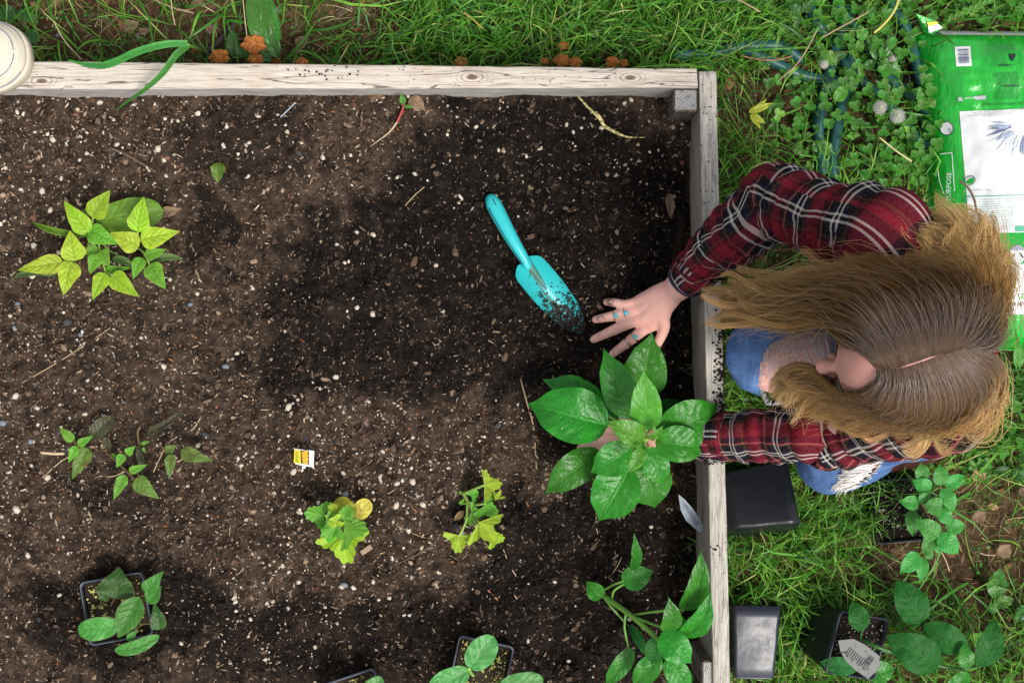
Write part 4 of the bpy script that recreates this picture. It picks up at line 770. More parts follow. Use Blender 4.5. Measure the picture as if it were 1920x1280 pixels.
V2 = V - up * .0016; Fg = grid_faces(nt, ns); n_ = nt * ns; rim = np.concatenate([np.arange(ns), np.arange(1, nt) * ns + ns - 1, (nt - 1) * ns + np.arange(ns - 1)[::-1], np.arange(1, nt - 1)[::-1] * ns]); r2 = np.roll(rim, -1)
o = mk('blade', np.vstack([V, V2]), np.vstack([Fg, Fg[:, ::-1] + n_, np.stack([rim, r2, r2 + n_, rim + n_], -1)]), M_turq, tw, attrs={'dirt': np.tile(dd, 2)})
g = np.random.default_rng(12); mb = MB()
for _ in range(260):
    i = int(nt * min(.99, .30 + .7 * g.beta(2.2, 1.3))); j = g.integers(1, ns - 1); r = g.uniform(.0005, .0021); q = V.reshape(nt, ns, 3)[i, j] + g.normal(0, .0015, 3) * [1, 1, 0]; mb.add(_iv * r * g.uniform(.6, 1.3, (12, 1)) * [1.2, 1, .6] + q + up * r * .4, _if)
props(mb.build('stuck_soil', plain('stuck_soil', (.012, .009, .008), .95, .1), tw, False), kind='stuff')
mk('socket', *tube(np.array([at(982, 482, zs + .007), at(994, 500, zs + .002), at(1010, 520, zs - .006), at(1024, 542, zs - .013)]), [.0085, .008, .0055, .002], 10, smooth_n=12), plain('rusty_turquoise', (.06, .19, .16), .6, var=.8), tw)
mk('rust_line', *tube(np.array([at(984, 492, zs + .0145), at(996, 510, zs + .007), at(1018, 545, zs - .0125), at(1050, 584, on_soil(1050, 584)[2] - .001)]), .0009, 5, smooth_n=14), plain('rust', (.20, .13, .03), .8), tw)
# soil spilled on the timber
g = np.random.default_rng(77); mb = MB(); n_ = 0
def spill(u0, u1, v0, v1, n, rmax, bias=None):
    for _ in range(n):
        u = g.uniform(u0, u1); v = g.uniform(v0, v1)
        if bias and g.uniform() > bias(u, v): continue
        r = g.uniform(.0006, rmax) ; p = at(u, v, BOARD_Z + .0035); mb.add(_iv * r * g.uniform(.7, 1.3, (12, 1)) * [1.2, 1, .6] + p + [0, 0, r * .3], _if)
edge = lambda v: 1310.5 + (v - 135) * .0228
spill(1316, 1360, 560, 870, 1500, .0026, lambda u, v: np.clip(.9 * sm(edge(v) + 10, edge(v) + 26, u) * sm(565, 640, v) * (.55 + .9 * float(pnoise(u / 22, v / 30))) + .5 * sm(735, 790, v), 0, 1)); spill(1311, 1343, 150, 540, 60, .0014); spill(1330, 1350, 1020, 1040, 9, .0022); spill(1332, 1365, 880, 1280, 25, .0010); spill(540, 680, 118, 150, 34, .0020); spill(700, 1300, 122, 162, 50, .0011)
props(mb.build('spilled_soil', plain('spilled_soil', (.012, .010, .009), .95, .1), None, False), 'dark soil crumbs spilled on top of the timber boards', 'spilled soil', kind='stuff')

# ---------------------------------------------------------------- the bag of garden soil
BO = at(1739, 40, .0)[:2]; BA = R(-4.2) ; BW, BL = .44, .615
bx = np.array([math.cos(BA), math.sin(BA)]); by = np.array([math.sin(BA), -math.cos(BA)])   # across, and down the picture
bx = np.array([math.cos(R(-2.0)), math.sin(R(-2.0))]); by = np.array([.085, -.9964])
def bag_z(a, b):
    a = np.clip(a, 0, 1); b = np.clip(b, 0, 1); e = (1 - np.abs(2 * a - 1) ** 3.2) ** .55 * (1 - np.abs(2 * b - 1) ** 7) ** .5
    return LAWN_Z + .012 + .115 * e + .011 * e * (pnoise(a * 5, b * 6 + 3) + .5 * pnoise(a * 13 + 3, b * 9)) + .006 * np.exp(-((a - .13) / .09) ** 2) * pnoise(a * 10, b * 30) + .0020 * np.minimum(1, e * 2) * pnoise(a * 22 + b * 10, b * 20 + 7)
_inv = np.linalg.inv(np.stack([bx, by], 1))
def bag_ab(x, y): q = _inv @ np.stack([np.ravel(x) - BO[0], np.ravel(y) - BO[1]]); return q[0] / BW, q[1] / BL
def bag_at(u, v, dz=0.0):
    z = .01
    for _ in range(6):
        p = at(u, v, z); a, b = bag_ab(p[0], p[1]); z = float(bag_z(a, b)[0]) + dz
    return at(u, v, z)
t = NT('green_bag_plastic'); _pp = t.pos()
M_bag = t.pbr(t.mix(t.noise(_pp, 6, 2), (.008, .34, .024), (.014, .46, .04)), .17, t.bump(t.noise(t.mapping(_pp, (40, 14, 14), rot=(0, 0, .5)), 3, 4, .6), .5, .006), .8)
def bagmat(name, c, r=.3): return plain(name, c, r, .5, None, .05)
M_bw = bagmat('bag_white_print', (.78, .80, .80)); M_bdg = bagmat('bag_dark_green_print', (.008, .13, .02)); M_bg2 = bagmat('bag_green_print', (.012, .36, .04)); M_bk = bagmat('bag_black_print', (.015, .02, .025)); M_bgr = bagmat('bag_grey_print', (.40, .40, .44)); M_bbl = bagmat('bag_blue_grey_print', (.30, .36, .50)); M_bln = bagmat('bag_fine_text', (.03, .20, .05)); M_bln2 = bagmat('bag_fine_text_grey', (.42, .55, .52)); M_btl = bagmat('bag_teal_line', (.10, .42, .28))
bag = thing('soil_bag', 'green and white plastic bag of garden soil lying on the grass behind the person', 'soil bag', [BO[0] + .22, BO[1] - .3, LAWN_Z])
na, nb = 170, 230; a = np.linspace(0, 1, na); b = np.linspace(0, 1, nb); Aa, Bb = np.meshgrid(a, b, indexing='ij')
XY = BO + (Aa * BW)[..., None] * bx + (Bb * BL)[..., None] * by
V = np.concatenate([XY, bag_z(Aa, Bb)[..., None]], -1).reshape(-1, 3); Fb = grid_faces(na, nb)
V2 = V.copy(); V2[:, 2] = LAWN_Z - .004; n_ = len(V); rim = np.concatenate([np.arange(na) * nb, (na - 1) * nb + np.arange(1, nb), np.arange(na - 1)[::-1] * nb + nb - 1, np.arange(1, nb - 1)[::-1]]); r2 = np.roll(rim, -1)
o = mk('bag_skin', np.vstack([V, V2]), np.vstack([Fb, Fb[:, ::-1] + n_, np.stack([r2, rim, rim + n_, r2 + n_], -1)]), M_bag, bag)
if o.data.polygons[9000].normal.z < 0: o.data.flip_normals()
def patch(name, u0, v0, u1, v1, m, dz=.0012, r=0.0, n=(44, 44), skew=0.0):
    us = np.linspace(u0, u1, n[0]); vs = np.linspace(v0, v1, n[1]); V = np.array([bag_at(u + (v - v0) * .085 * skew, v - (u - u0) * .035 * skew, dz) for u in us for v in vs]); return mk(name, V, grid_faces(*n), m, bag, True)
def poly(name, pts, m, dz=.0030, parent=None):
    c = np.array([bag_at(u, v, dz) for u, v in pts]); k = len(c); V = np.vstack([c, c.mean(0)]); return mk(name, V, np.array([(i, (i + 1) % k, k) for i in range(k)]), m, parent or bag, True)
def ell(u, v, ru, rv, n=28, rot=0): th = np.linspace(0, 2 * np.pi, n, endpoint=False); return [(u + ru * math.cos(x) * math.cos(rot) - rv * math.sin(x) * math.sin(rot), v + ru * math.cos(x) * math.sin(rot) + rv * math.sin(x) * math.cos(rot)) for x in th]
def bag_line(name, pts, w, m, dz=.0034):
    P = crom(pts, 4 * len(pts)) if len(pts) > 2 else np.linspace(pts[0], pts[1], 12); P = np.array(P); T = np.gradient(P, axis=0); T /= np.linalg.norm(T, axis=1)[:, None]; N_ = np.stack([-T[:, 1], T[:, 0]], -1) * w / 2
    V = np.array([bag_at(*q, dz) for pr in zip(P - N_, P + N_) for q in pr]); return mk(name, V, grid_faces(len(P), 2), m, bag)
def text_mesh(s, size_px, italic=False):
    c = bpy.data.curves.new('txt', 'FONT'); c.body = s; c.size = 1; c.align_x = 'CENTER'; c.align_y = 'CENTER'; c.resolution_u = 3
    if italic: c.shear = .25
    o = bpy.data.objects.new('txt', c); COL.objects.link(o); me = bpy.data.meshes.new_from_object(o.evaluated_get(bpy.context.evaluated_depsgraph_get()))
    V = np.array([v.co[:] for v in me.vertices]) * size_px; T = [list(p.vertices) for p in me.polygons]; F = {}
    for f in T: F.setdefault(len(f), []).append(f)
    bpy.data.objects.remove(o); bpy.data.curves.remove(c); bpy.data.meshes.remove(me); return V, [np.array(f) for f in F.values()]
def bag_text(s, u, v, size, rot, m, dz=.0036, italic=False, name='lettering', bold=0):
    V, F = text_mesh(s, size, italic); ca, sa = math.cos(R(rot)), math.sin(R(rot)); P = np.array([bag_at(u + (x * ca - y * sa), v - (x * sa + y * ca), dz) for x, y, _ in V]); return mk(name, P, F, m, bag, False)
def bag_rows(u0, u1, v0, v1, n, m, name='fine_print', h=1.1, g=np.random.default_rng(8), ragged=.25, skew=-.035):
    mb = MB()
    for k in range(n):
        v = v0 + (v1 - v0) * k / max(1, n - 1); a = u0 + (u1 - u0) * ragged * g.uniform() ; u = a
        while u < u1:
            w = min(g.uniform(4, 13), u1 - u); q = np.array([bag_at(x, v + y + (x - u0) * skew, .0034) for x, y in ((u, 0), (u + w, 0), (u + w, h), (u, h))]); mb.add(q, np.array([(0, 3, 2, 1)])); u += w + g.uniform(1.2, 2.6)
    return mb.build(name, m, bag, False)
patch('seam_strip', 1742, 57, 2100, 65, M_bw, .002, n=(40, 4), skew=-.3)
fl = [at(1717, 26, -.03), at(1755, 40, -.035), at(1768, 52, -.03), at(1748, 66, -.04), at(1733, 60, -.05)]; mk('corner_flap', np.vstack([fl, np.array(fl) - [0, 0, .002]]), [np.array([[0, 1, 2, 3, 4][::-1], [5, 6, 7, 8, 9]]), np.array([(i, (i + 1) % 5, 5 + (i + 1) % 5, 5 + i) for i in range(5)])], M_bag, bag, False)
mk('flap_print', np.array([at(1738, 42, -.030), at(1757, 41, -.030), at(1759, 46, -.030), at(1740, 50, -.032)]), np.array([(0, 3, 2, 1)]), bagmat('flap_yellow', (.75, .62, .02)), bag); mk('flap_print', np.array([at(1740, 50, -.030), at(1760, 46, -.029), at(1768, 53, -.028), at(1742, 62, -.034)]), np.array([(0, 3, 2, 1)]), M_bw, bag)
patch('barcode_panel', 1790, 88, 1819, 125, M_bw, skew=1)
for k, w in enumerate((2.2, 1, 1, 2, 1, 2.6, 1.4, 2, 1)): bag_line('barcode_bar', [(1796 + k * .3, 94 + k * 3.1), (1816 + k * .3, 93 + k * 3.1)], w, bagmat('bar_blue', (.14, .16, .26)) if k == 0 else bpy.data.materials['bar_blue'])
bag_rows(1855, 1904, 84, 96, 5, M_bln); bag_rows(1855, 1888, 100, 120, 7, M_bln); bag_line('box_outline', [(1853, 97), (1908, 95), (1909, 120), (1855, 122), (1853, 97)], .8, M_bln); poly('pot_icon', [(1891, 101), (1905, 101), (1903, 108), (1899, 115), (1895, 113), (1894, 108)], M_bk)
bag_line('fine_heading', [(1873, 123), (1894, 122)], 2, M_bk); bag_rows(1860, 1912, 137, 160, 9, M_bln); bag_line('fine_heading', [(1880, 162), (1912, 161)], 2, M_bk); bag_rows(1862, 1912, 166, 186, 7, M_bln); bag_rows(1917, 1990, 137, 186, 16, M_bln); bag_rows(1918, 1990, 86, 120, 10, M_bln)
bag_text('MANTENER FUERA DEL ALCANCE DE LOS NI\u00d1OS', 1915, 194, 6.6, 181.5, bagmat('bag_heading', (.01, .06, .02)))
poly('web_label', [(1796, 183), (1846, 179), (1849, 181), (1848, 187), (1797, 190)], M_bgr); bag_text('miraclegro.com', 1827, 184, 6.0, 183, M_bw, .0044)
patch('white_panel', 1799, 209, 2090, 440, M_bw, skew=1, n=(90, 80)); bag_rows(1804, 1990, 213, 222, 4, M_bgr, h=.8, skew=-.09)
g = np.random.default_rng(5)
for k in range(44):
    an = g.uniform(1.5, 3.6); r0 = g.uniform(18, 30); r1 = g.uniform(45, 82); c0 = np.array((1921, 232)); d = np.array((math.cos(an), math.sin(an)))
    p0 = c0 + d * r0; p1 = c0 + d * r1; n_ = np.array((-d[1], d[0])) * g.uniform(1.0, 3.2); M_ = (M_bbl, bagmat('petal_pale', (.55, .60, .68)) if 'petal_pale' not in bpy.data.materials else bpy.data.materials['petal_pale'], bagmat('petal_dark', (.12, .15, .28)) if 'petal_dark' not in bpy.data.materials else bpy.data.materials['petal_dark'])[int(g.choice(3, p=[.35, .5, .15]))]
    if p1[0] < 1838 or p1[1] < 226: continue
    poly('flower_petal', [tuple(p0), tuple((p0 + p1) / 2 + n_), tuple(p1), tuple((p0 + p1) / 2 - n_)], M_, .0030 + k * .00003)
bag_line('leaf_logo_ring', ell(1818, 339, 11, 8, 24, -.5) + [ell(1818, 339, 11, 8, 24, -.5)[0]], 1.3, M_bk); poly('leaf_logo', [(1811, 345), (1813, 339), (1819, 335), (1827, 333), (1826, 339), (1822, 345), (1816, 345)], M_bg2)
bag_text('For in-ground use', 1832, 357, 7, 182, M_bgr); bag_line('panel_line', [(1806, 440), (1809, 385), (1813, 370), (1830, 368.5), (1880, 367), (1990, 363)], 1.4, M_btl)
bag_rows(1820, 1902, 375, 392, 5, M_bln2); bag_rows(1818, 1902, 397, 408, 4, M_bln2); bag_rows(1816, 1902, 414, 432, 6, M_bln2); bag_line('column_line', [(1908, 372), (1904, 420)], .8, M_bln2); bag_rows(1913, 1990, 372, 418, 10, M_bln2); patch('green_tab', 1903, 423, 1990, 434, M_btl, .0016, n=(12, 4))
patch('green_band', 1800, 439, 2090, 498, M_bg2, .0014, skew=.8, n=(90, 24)); patch('white_band', 1803, 498, 2090, 592, M_bw, .0013, skew=.8, n=(90, 36))
for u in (1867, 1908):
    poly('round_picture', ell(u, 477, 14.5, 18), M_bw, .0030); poly('picture_sky', [q for q in ell(u, 477, 14, 17.5) if q[1] < 470], M_bbl, .0038)
for an in np.linspace(-.4, 3.5, 8): bag_line('root_drawing', [(1866.5, 474), (1866.5 + 8 * math.cos(an), 474 + 12 * math.sin(an))], 1.2, M_bk, .0046)
bag_line('root_drawing', [(1866.5, 470), (1866, 490)], 1.8, M_bk, .0046); bag_line('tool_drawing', [(1903, 476), (1897, 486)], 2.2, M_bk, .0046); bag_line('tool_drawing', [(1913, 474), (1919, 484)], 2.2, M_bk, .0046)
bag_text('Dig a hole and', 1864, 455, 5.2, 182, M_bk); bag_text('plant roots down', 1864, 449.5, 4.6, 182, M_bk); bag_text('2', 1879.5, 455, 6, 182, M_bw)
for k in range(26): an = g.uniform(0, 6.28); rr = g.uniform(2, 11); poly('plant_drawing', ell(1883 + rr * math.cos(an), 522 + rr * .65 * math.sin(an), 1.6, 1.0, 6, an), M_bbl if k % 3 else M_bk, .0022)
bag_line('box_outline', [(1872, 538), (1878, 533), (1910, 529), (1911, 517), (1898, 517)], .8, M_bln2); bag_line('fine_heading', [(1898, 547), (1960, 541)], .9, M_bln2)
poly('green_strip', [(1875, 552), (2000, 544), (2001, 555), (1877, 562.5)], M_bg2, .002); bag_text('ALL PURPOSE', 1916, 554, 9, 184, M_bw, .0046, True); bag_text('Garden Soil', 1909, 571, 15.5, 184, M_bk, .004, True)
poly('round_seal', ell(1775, 241, 12.5, 12.5), M_bw, .002); bag_line('seal_ring', ell(1775, 241, 12.5, 12.5) + [ell(1775, 241, 12.5, 12.5)[0]], 1.4, M_bk); bag_text('LF', 1781, 244, 9, 92, M_bk, .0046)
bag_line('panel_outline', [(1763, 289), (1782, 287), (1785, 290), (1787, 320), (1790, 358)], 1.6, M_bw); bag_line('panel_outline', [(1758, 316), (1762, 340), (1770, 364)], 1.0, M_bw)
bag_text('PURPOSE', 1779, 350, 13, 88, M_bw, .0046); bag_text('SOIL', 1784, 395, 9, 88, M_bw, .0046)

# ---------------------------------------------------------------- shoe toe on the board
M_canvas = plain('cream_canvas', (.56, .52, .42), .7, .3, (300, .3, .001), .08); M_rub = plain('cream_rubber', (.52, .47, .37), .45, .4, (40, .2, .002), .12); M_line = plain('grey_stripe', (.16, .17, .24), .6)
sh_ = thing('shoe', 'cream canvas shoe toe with rubber sole resting on the board corner', 'shoe', at(-60, 112, BOARD_Z))
def shoe_ring(sc, z, grow=0.0, n=56):
    th = np.linspace(0, 2 * np.pi, n, endpoint=False); C = at(-25, 113, BOARD_Z); ca, sa = math.cos(R(6)), math.sin(R(6)); c, s = np.cos(th), np.sin(th)
    lx = np.where(c > 0, .086 * np.abs(c) ** .92, -.20 * np.abs(c) ** .85); ly = .066 * np.sign(s) * np.abs(s) ** .9 * np.where(c > 0, 1, 1 - .22 * np.abs(c)); lx = lx * sc + grow * c; ly = ly * sc + grow * s
    return np.column_stack([C[0] + lx * ca - ly * sa, C[1] + lx * sa + ly * ca, np.full(n, z)])
def lathe(name, L, m, parent):
    V = np.concatenate([shoe_ring(*q) for q in L]); n = 56; F = [grid_faces(len(L), n, True), np.array([list(range(n))[::-1], list(range((len(L) - 1) * n, len(L) * n))])]; return mk(name, V, F, m, parent)
z = BOARD_Z
lathe('sole', [(.97, z + .002), (1, z + .004), (1, z + .022), (.985, z + .027), (.95, z + .028)], M_rub, sh_)
lathe('toe_cap', [(.93, z + .027), (.915, z + .036), (.86, z + .046), (.76, z + .053), (.6, z + .057), (.4, z + .059), (.2, z + .060)], M_canvas, sh_)
lathe('foxing', [(.945, z + .027), (.95, z + .033), (.90, z + .0395), (.87, z + .0405), (.84, z + .040)], M_rub, sh_)
for sc, zz, a0, a1, nm in ((.945, z + .0345, 3, 52, 'stripe'), (.785, z + .0525, 0, 56, 'stripe')):
    q = shoe_ring(sc, zz); mk(nm, *tube(np.vstack([q[a0:a1]]) if a1 < 56 else q[np.r_[0:56]], .0009, 5), M_line, sh_)

# ---------------------------------------------------------------- hose, mushrooms, weeds
t = NT('teal_hose'); M_hose = t.pbr(t.mix(t.noise(t.pos(), 90, 4), (.010, .062, .058), (.022, .115, .10)), .38, t.bump(t.noise(t.pos(), 300, 3), .3, .001), .45)
hs_ = thing('garden_hose', 'dark teal garden hose lying in loops in the clover beside the bag', 'garden hose', on_lawn(1590, 150))
for pts in [[(1270, 105), (1340, 98), (1367, 91), (1406, 86), (1452, 85), (1475, 92), (1500, 110)], [(1395, 92), (1428, 106), (1467, 125), (1489, 136), (1523, 146), (1565, 150)], [(1560, -30), (1571, 10), (1595, 42), (1624, 82), (1640, 105), (1664, 143), (1690, 165), (1717, 188), (1770, 235)], [(1590, 20), (1580, 52), (1568, 88), (1558, 127), (1547, 165), (1537, 212), (1535, 266), (1543, 320)],
            [(1600, 90), (1597, 112), (1592, 151), (1579, 191), (1571, 239), (1564, 284), (1562, 330)], [(1585, 118), (1606, 143), (1645, 176), (1672, 205), (1712, 250), (1760, 290)], [(1660, -20), (1683, 27), (1697, 50), (1712, 95), (1725, 150)], [(1508, -10), (1521, 21), (1532, 40), (1545, 62)]]:
    P = np.array([on_lawn(u, v, .026) for u, v in pts]); mk('hose_loop', *tube(P, .0105, 12, smooth_n=26), M_hose, hs_)
M_cap = NT('orange_mushroom'); _pp = M_cap.pos(); M_cap = M_cap.pbr(M_cap.mix(M_cap.step(M_cap.noise(_pp, 130, 4, .7), .42, .62), (.62, .24, .055), (.36, .11, .03)), .7, M_cap.bump(M_cap.noise(_pp, 220, 4), .8, .003), .3)
M_mst = plain('mushroom_stem', (.45, .30, .16), .8)
def mushroom(u, v, r, z, lab, seed):
    z += .022 if u < 600 else .008
    T = thing('mushroom', lab, 'mushroom', on_lawn(u, v), 'orange mushrooms along the outer side of the top board'); n, k = 26, 9; th = np.linspace(0, 2 * np.pi, n, endpoint=False); C = at(u, v, z); rr = wpx(r, z); V = []
    for f, h in ((.08, .34), (.3, .36), (.55, .33), (.78, .24), (.95, .10), (1.0, .0), (.92, -.06), (.5, .05), (.2, .05)):
        w = f * rr * (1 + .10 * np.sin(5 * th + seed) * f + .06 * np.sign(np.sin(11 * th + seed)) * (f > .7)); V.append(np.column_stack([C[0] + w * np.cos(th), C[1] + .8 * w * np.sin(th), C[2] + h * rr * 1.3 + .12 * rr * f * np.sin(7 * th + seed)]))
    mk('cap', np.concatenate(V), [grid_faces(9, n, True), np.array([list(range(n))[::-1]])], M_cap, T)
    for q in range(12):
        a0 = q * math.pi / 6 + seed; mk('gill_ridge', *tube(np.array([C + [rr * f * math.cos(a0), .8 * rr * f * math.sin(a0), rr * 1.3 * h + .002] for f, h in ((.35, .36), (.6, .32), (.85, .19))]), .0009, 4, smooth_n=6), M_cap, T)
    b = on_lawn(u, v, -.01); mk('stem', *tube(np.array([b, C - [0, 0, .0]]), rr * .35, 8), M_mst, T)
for u, v, r, z, lab in [(476, 83, 23, -.045, 'largest orange mushroom with frilled gills beside the broad dock leaves'), (412, 107, 19, -.045, 'round orange mushroom against the board, nearest the white shoe'), (479, 112, 15, -.05, 'orange mushroom half hidden under a dock leaf at the board edge'), (566, 118, 12, -.06, 'small orange mushroom peeping past the board between dock and long grass'), (864, 117, 13, -.055, 'orange mushroom in the grass beyond the first round knot'), (1020, 116, 10, -.06, 'narrow brown-orange mushroom at the board, first of the middle cluster'),
                       (1052, 113, 15, -.05, 'orange mushroom in the middle of the grassy cluster'), (1078, 117, 13, -.055, 'rusty mushroom last of the grassy cluster'), (1056, 86, 10, -.05, 'pale orange mushroom standing behind the grassy cluster'), (1148, 116, 13, -.05, 'orange mushroom in the grass beyond the second round knot'), (1168, 119, 10, -.06, 'small red-brown mushroom touching the one beyond the second knot')]: mushroom(u, v, r, z, lab, u * .1)
def weed(label, c, leaves, m, z=-.05, name='weed', cat='weed', shape='lance', stem=True, **k):
    T = thing(name, label, cat, on_lawn(*c)); k = {**dict(arch=.1, fold=.2, ruf=.18, pucker=.012, n=(17, 10)), **k}
    for q in leaves:
        b, tp, w = q[:3]; mm = q[3] if len(q) > 3 else m; zz = z + (q[4] if len(q) > 4 else 0); leaf(T, b, zz, tp, zz, w, mm, shape, **k)
    if stem: stems(T, [([on_lawn(*c, -.01), at(*q[0], z)], .0015) for q in leaves[:6]], M_stem, n=5)
    return T
weed('broad glossy dock plant with long leaves reaching up from the largest mushroom', (512, 108), [((508, 100), (468, -28), 46), ((514, 96), (500, -20), 34), ((520, 108), (503, 58), 26), ((512, 74), (528, 58), 22), ((520, 100), (498, 40), 18), ((438, 108), (436, 52), 22, M_weed_d), ((510, 112), (446, 92), 20, M_weed_d), ((455, 108), (447, 78), 16, M_weed_d)], M_dock, -.035, shape='pepper')
weed('jagged leaved dandelion plant in the clover beside two seed heads', (1650, 118), [((1648, 112), (1700, 96), 36), ((1646, 118), (1692, 138), 38), ((1642, 112), (1630, 70), 20), ((1650, 108), (1672, 78), 26), ((1640, 118), (1618, 128), 22)], M_dock, -.045, shape='lobed')
weed('oval leaved weed standing over the hose beside the long clover', (1575, 172), [((1566, 190), (1588, 160), 24), ((1598, 160), (1604, 140), 20, M_weed), ((1560, 172), (1540, 160), 22, M_weed_d), ((1570, 176), (1562, 148), 22, M_weed_d)], M_weed, -.04, shape='pepper')
weed('toothed pale leaf weed crossing the upright hose loop', (1555, 112), [((1568, 122), (1536, 94), 30), ((1560, 112), (1590, 102), 16, M_weed_d)], M_weed, -.035, shape='lobed')
weed('weed with yellow-green leaves fanning out near the corner of the boards', (1406, 214), [((1404, 212), (1453, 193), 13), ((1404, 212), (1430, 196), 11), ((1406, 216), (1436, 232), 13), ((1406, 216), (1428, 244), 9), ((1410, 212), (1438, 186), 9)], M_weed_y, -.03)
weed('flat oval leaf weed just above the red plaid back', (1590, 305), [((1577, 304), (1614, 304), 15), ((1560, 285), (1524, 266), 24, M_dock), ((1535, 285), (1530, 262), 22, M_dock), ((1500, 290), (1486, 270), 14, M_dock)], M_weed, -.05, shape='pepper')
weed('lobed leaf weed on the bare soil at the far lower side', (1862, 1122), [((1860, 1120), (1876, 1062), 42), ((1862, 1130), (1902, 1122), 30), ((1858, 1130), (1866, 1150), 28), ((1906, 1165), (1925, 1128), 26)], M_dock, -.07, shape='lobed')
weed('pale green lobed leaf beside the dark pepper plant', (1830, 1205), [((1852, 1208), (1816, 1188), 34, M_squash_g)], M_weed, -.06, shape='lobed', stem=False)
weed('dark round leaf weed below the soil bag', (1880, 878), [((1895, 884), (1858, 882), 20), ((1900, 880), (1925, 900), 26), ((1915, 870), (1925, 850), 18)], M_weed_d, -.06, shape='pepper')
weed('small two-leaved weed above the tilted black pot', (1618, 1112), [((1616, 1120), (1622, 1104), 17), ((1612, 1110), (1608, 1122), 12), ((1690, 1160), (1702, 1172), 17), ((1694, 1166), (1682, 1178), 15)], M_weed, -.06, shape='round')
weed('long bluish weed leaf at the corner of the lying glossy pot', (1500, 995), [((1490, 990), (1516, 984), 16)], M_weed, -.06, shape='pepper', stem=False)
weed('bright upright blade-like leaf at the foot of the soil bag', (1902, 690), [((1905, 690), (1903, 615), 14), ((1912, 690), (1918, 640), 10)], M_weed, .0, shape='lance')
weed('broad wet leaf weed at the far top corner of the picture beside the shoe', (60, 70), [((70, 78), (50, 58), 26), ((30, 30), (0, 20), 28), ((70, 40), (30, 22), 18), ((20, 20), (-10, 40), 24)], M_weed_d, -.07, shape='round')
weed('feathery small-leaved weed beside the top corner of the soil bag', (1790, 20), [((1780 + 9 * k, 40 - 4 * k), (1786 + 9 * k + (k % 3) * 5, 24 - 4 * k), 10) for k in range(9)], M_weed, -.04, shape='lobed')
weed('rosette of three oval leaves beside the thick yellow stalk', (1625, 70), [((1622, 74), (1606, 52), 22), ((1626, 70), (1648, 84), 18), ((1618, 78), (1604, 92), 17)], M_weed, -.03, shape='pepper')
weed('pointed leaf weed at the top edge between two hose loops', (1500, 20), [((1500, 24), (1478, 10), 20), ((1504, 22), (1524, 6), 20), ((1500, 28), (1492, 48), 18)], M_weed_d, -.03, shape='lance')
weed('lush leafy weed against the side of the soil bag', (1735, 175), [((1732, 180), (1710, 168), 20), ((1738, 176), (1742, 150), 20), ((1734, 184), (1722, 206), 20), ((1740, 184), (1752, 204), 18)], M_weed, -.03, shape='pepper')
weed('pale round leaved weed in the middle of the long grass', (930, 62), [((922, 68), (948, 54), 26)], M_weed, -.06, shape='pepper', stem=False)
# long bent grass blade over the top board
gb = thing('grass_blade', 'long bent blade of grass hanging over the top board onto the soil', 'grass blade', at(372, 92, -.02))
def blade(name, pts, ws, m, par, fold=.25):
    P = crom(pts, 26); W_ = np.interp(np.linspace(0, 1, 26), np.linspace(0, 1, len(ws)), ws) / 2; T, N_, B_ = frames(P); L_ = np.cross(T, (0, 0, 1.)); L_ /= np.linalg.norm(L_, axis=1)[:, None] + 1e-9
    V = np.stack([P - L_ * W_[:, None] + np.array([0, 0, 1]) * (W_ * fold)[:, None], P, P + L_ * W_[:, None] + np.array([0, 0, 1]) * (W_ * fold)[:, None]], 1).reshape(-1, 3); uv = np.stack([np.repeat(np.linspace(0, 1, 26), 3), np.tile([0, .5, 1], 26)], -1); return mk(name, V, grid_faces(26, 3), m, par, uv=uv)
M_gblade = leaf_mat('grass_blade', (.065, .27, .045), (.10, .36, .09), .3, .4, 0)
blade('blade_arm', A3((128, 113, .14), (165, 122, .155), (205, 121, .17), (260, 97, .19), (310, 84, .19), (352, 82, .18)), [.002, .008, .0135, .0135, .013, .011], M_gblade, gb); blade('blade_arm', A3((352, 86, .175), (330, 104, .18), (305, 138, .175), (272, 168, .16), (240, 190, .12), (216, 208, .09)), [.012, .0125, .011, .008, .0055, .001], M_gblade, gb)
mk('stem', *tube(np.array([on_lawn(385, 100), at(372, 92, -.02), at(352, 84, .178)]), .003, 6, smooth_n=10), M_stem, gb)
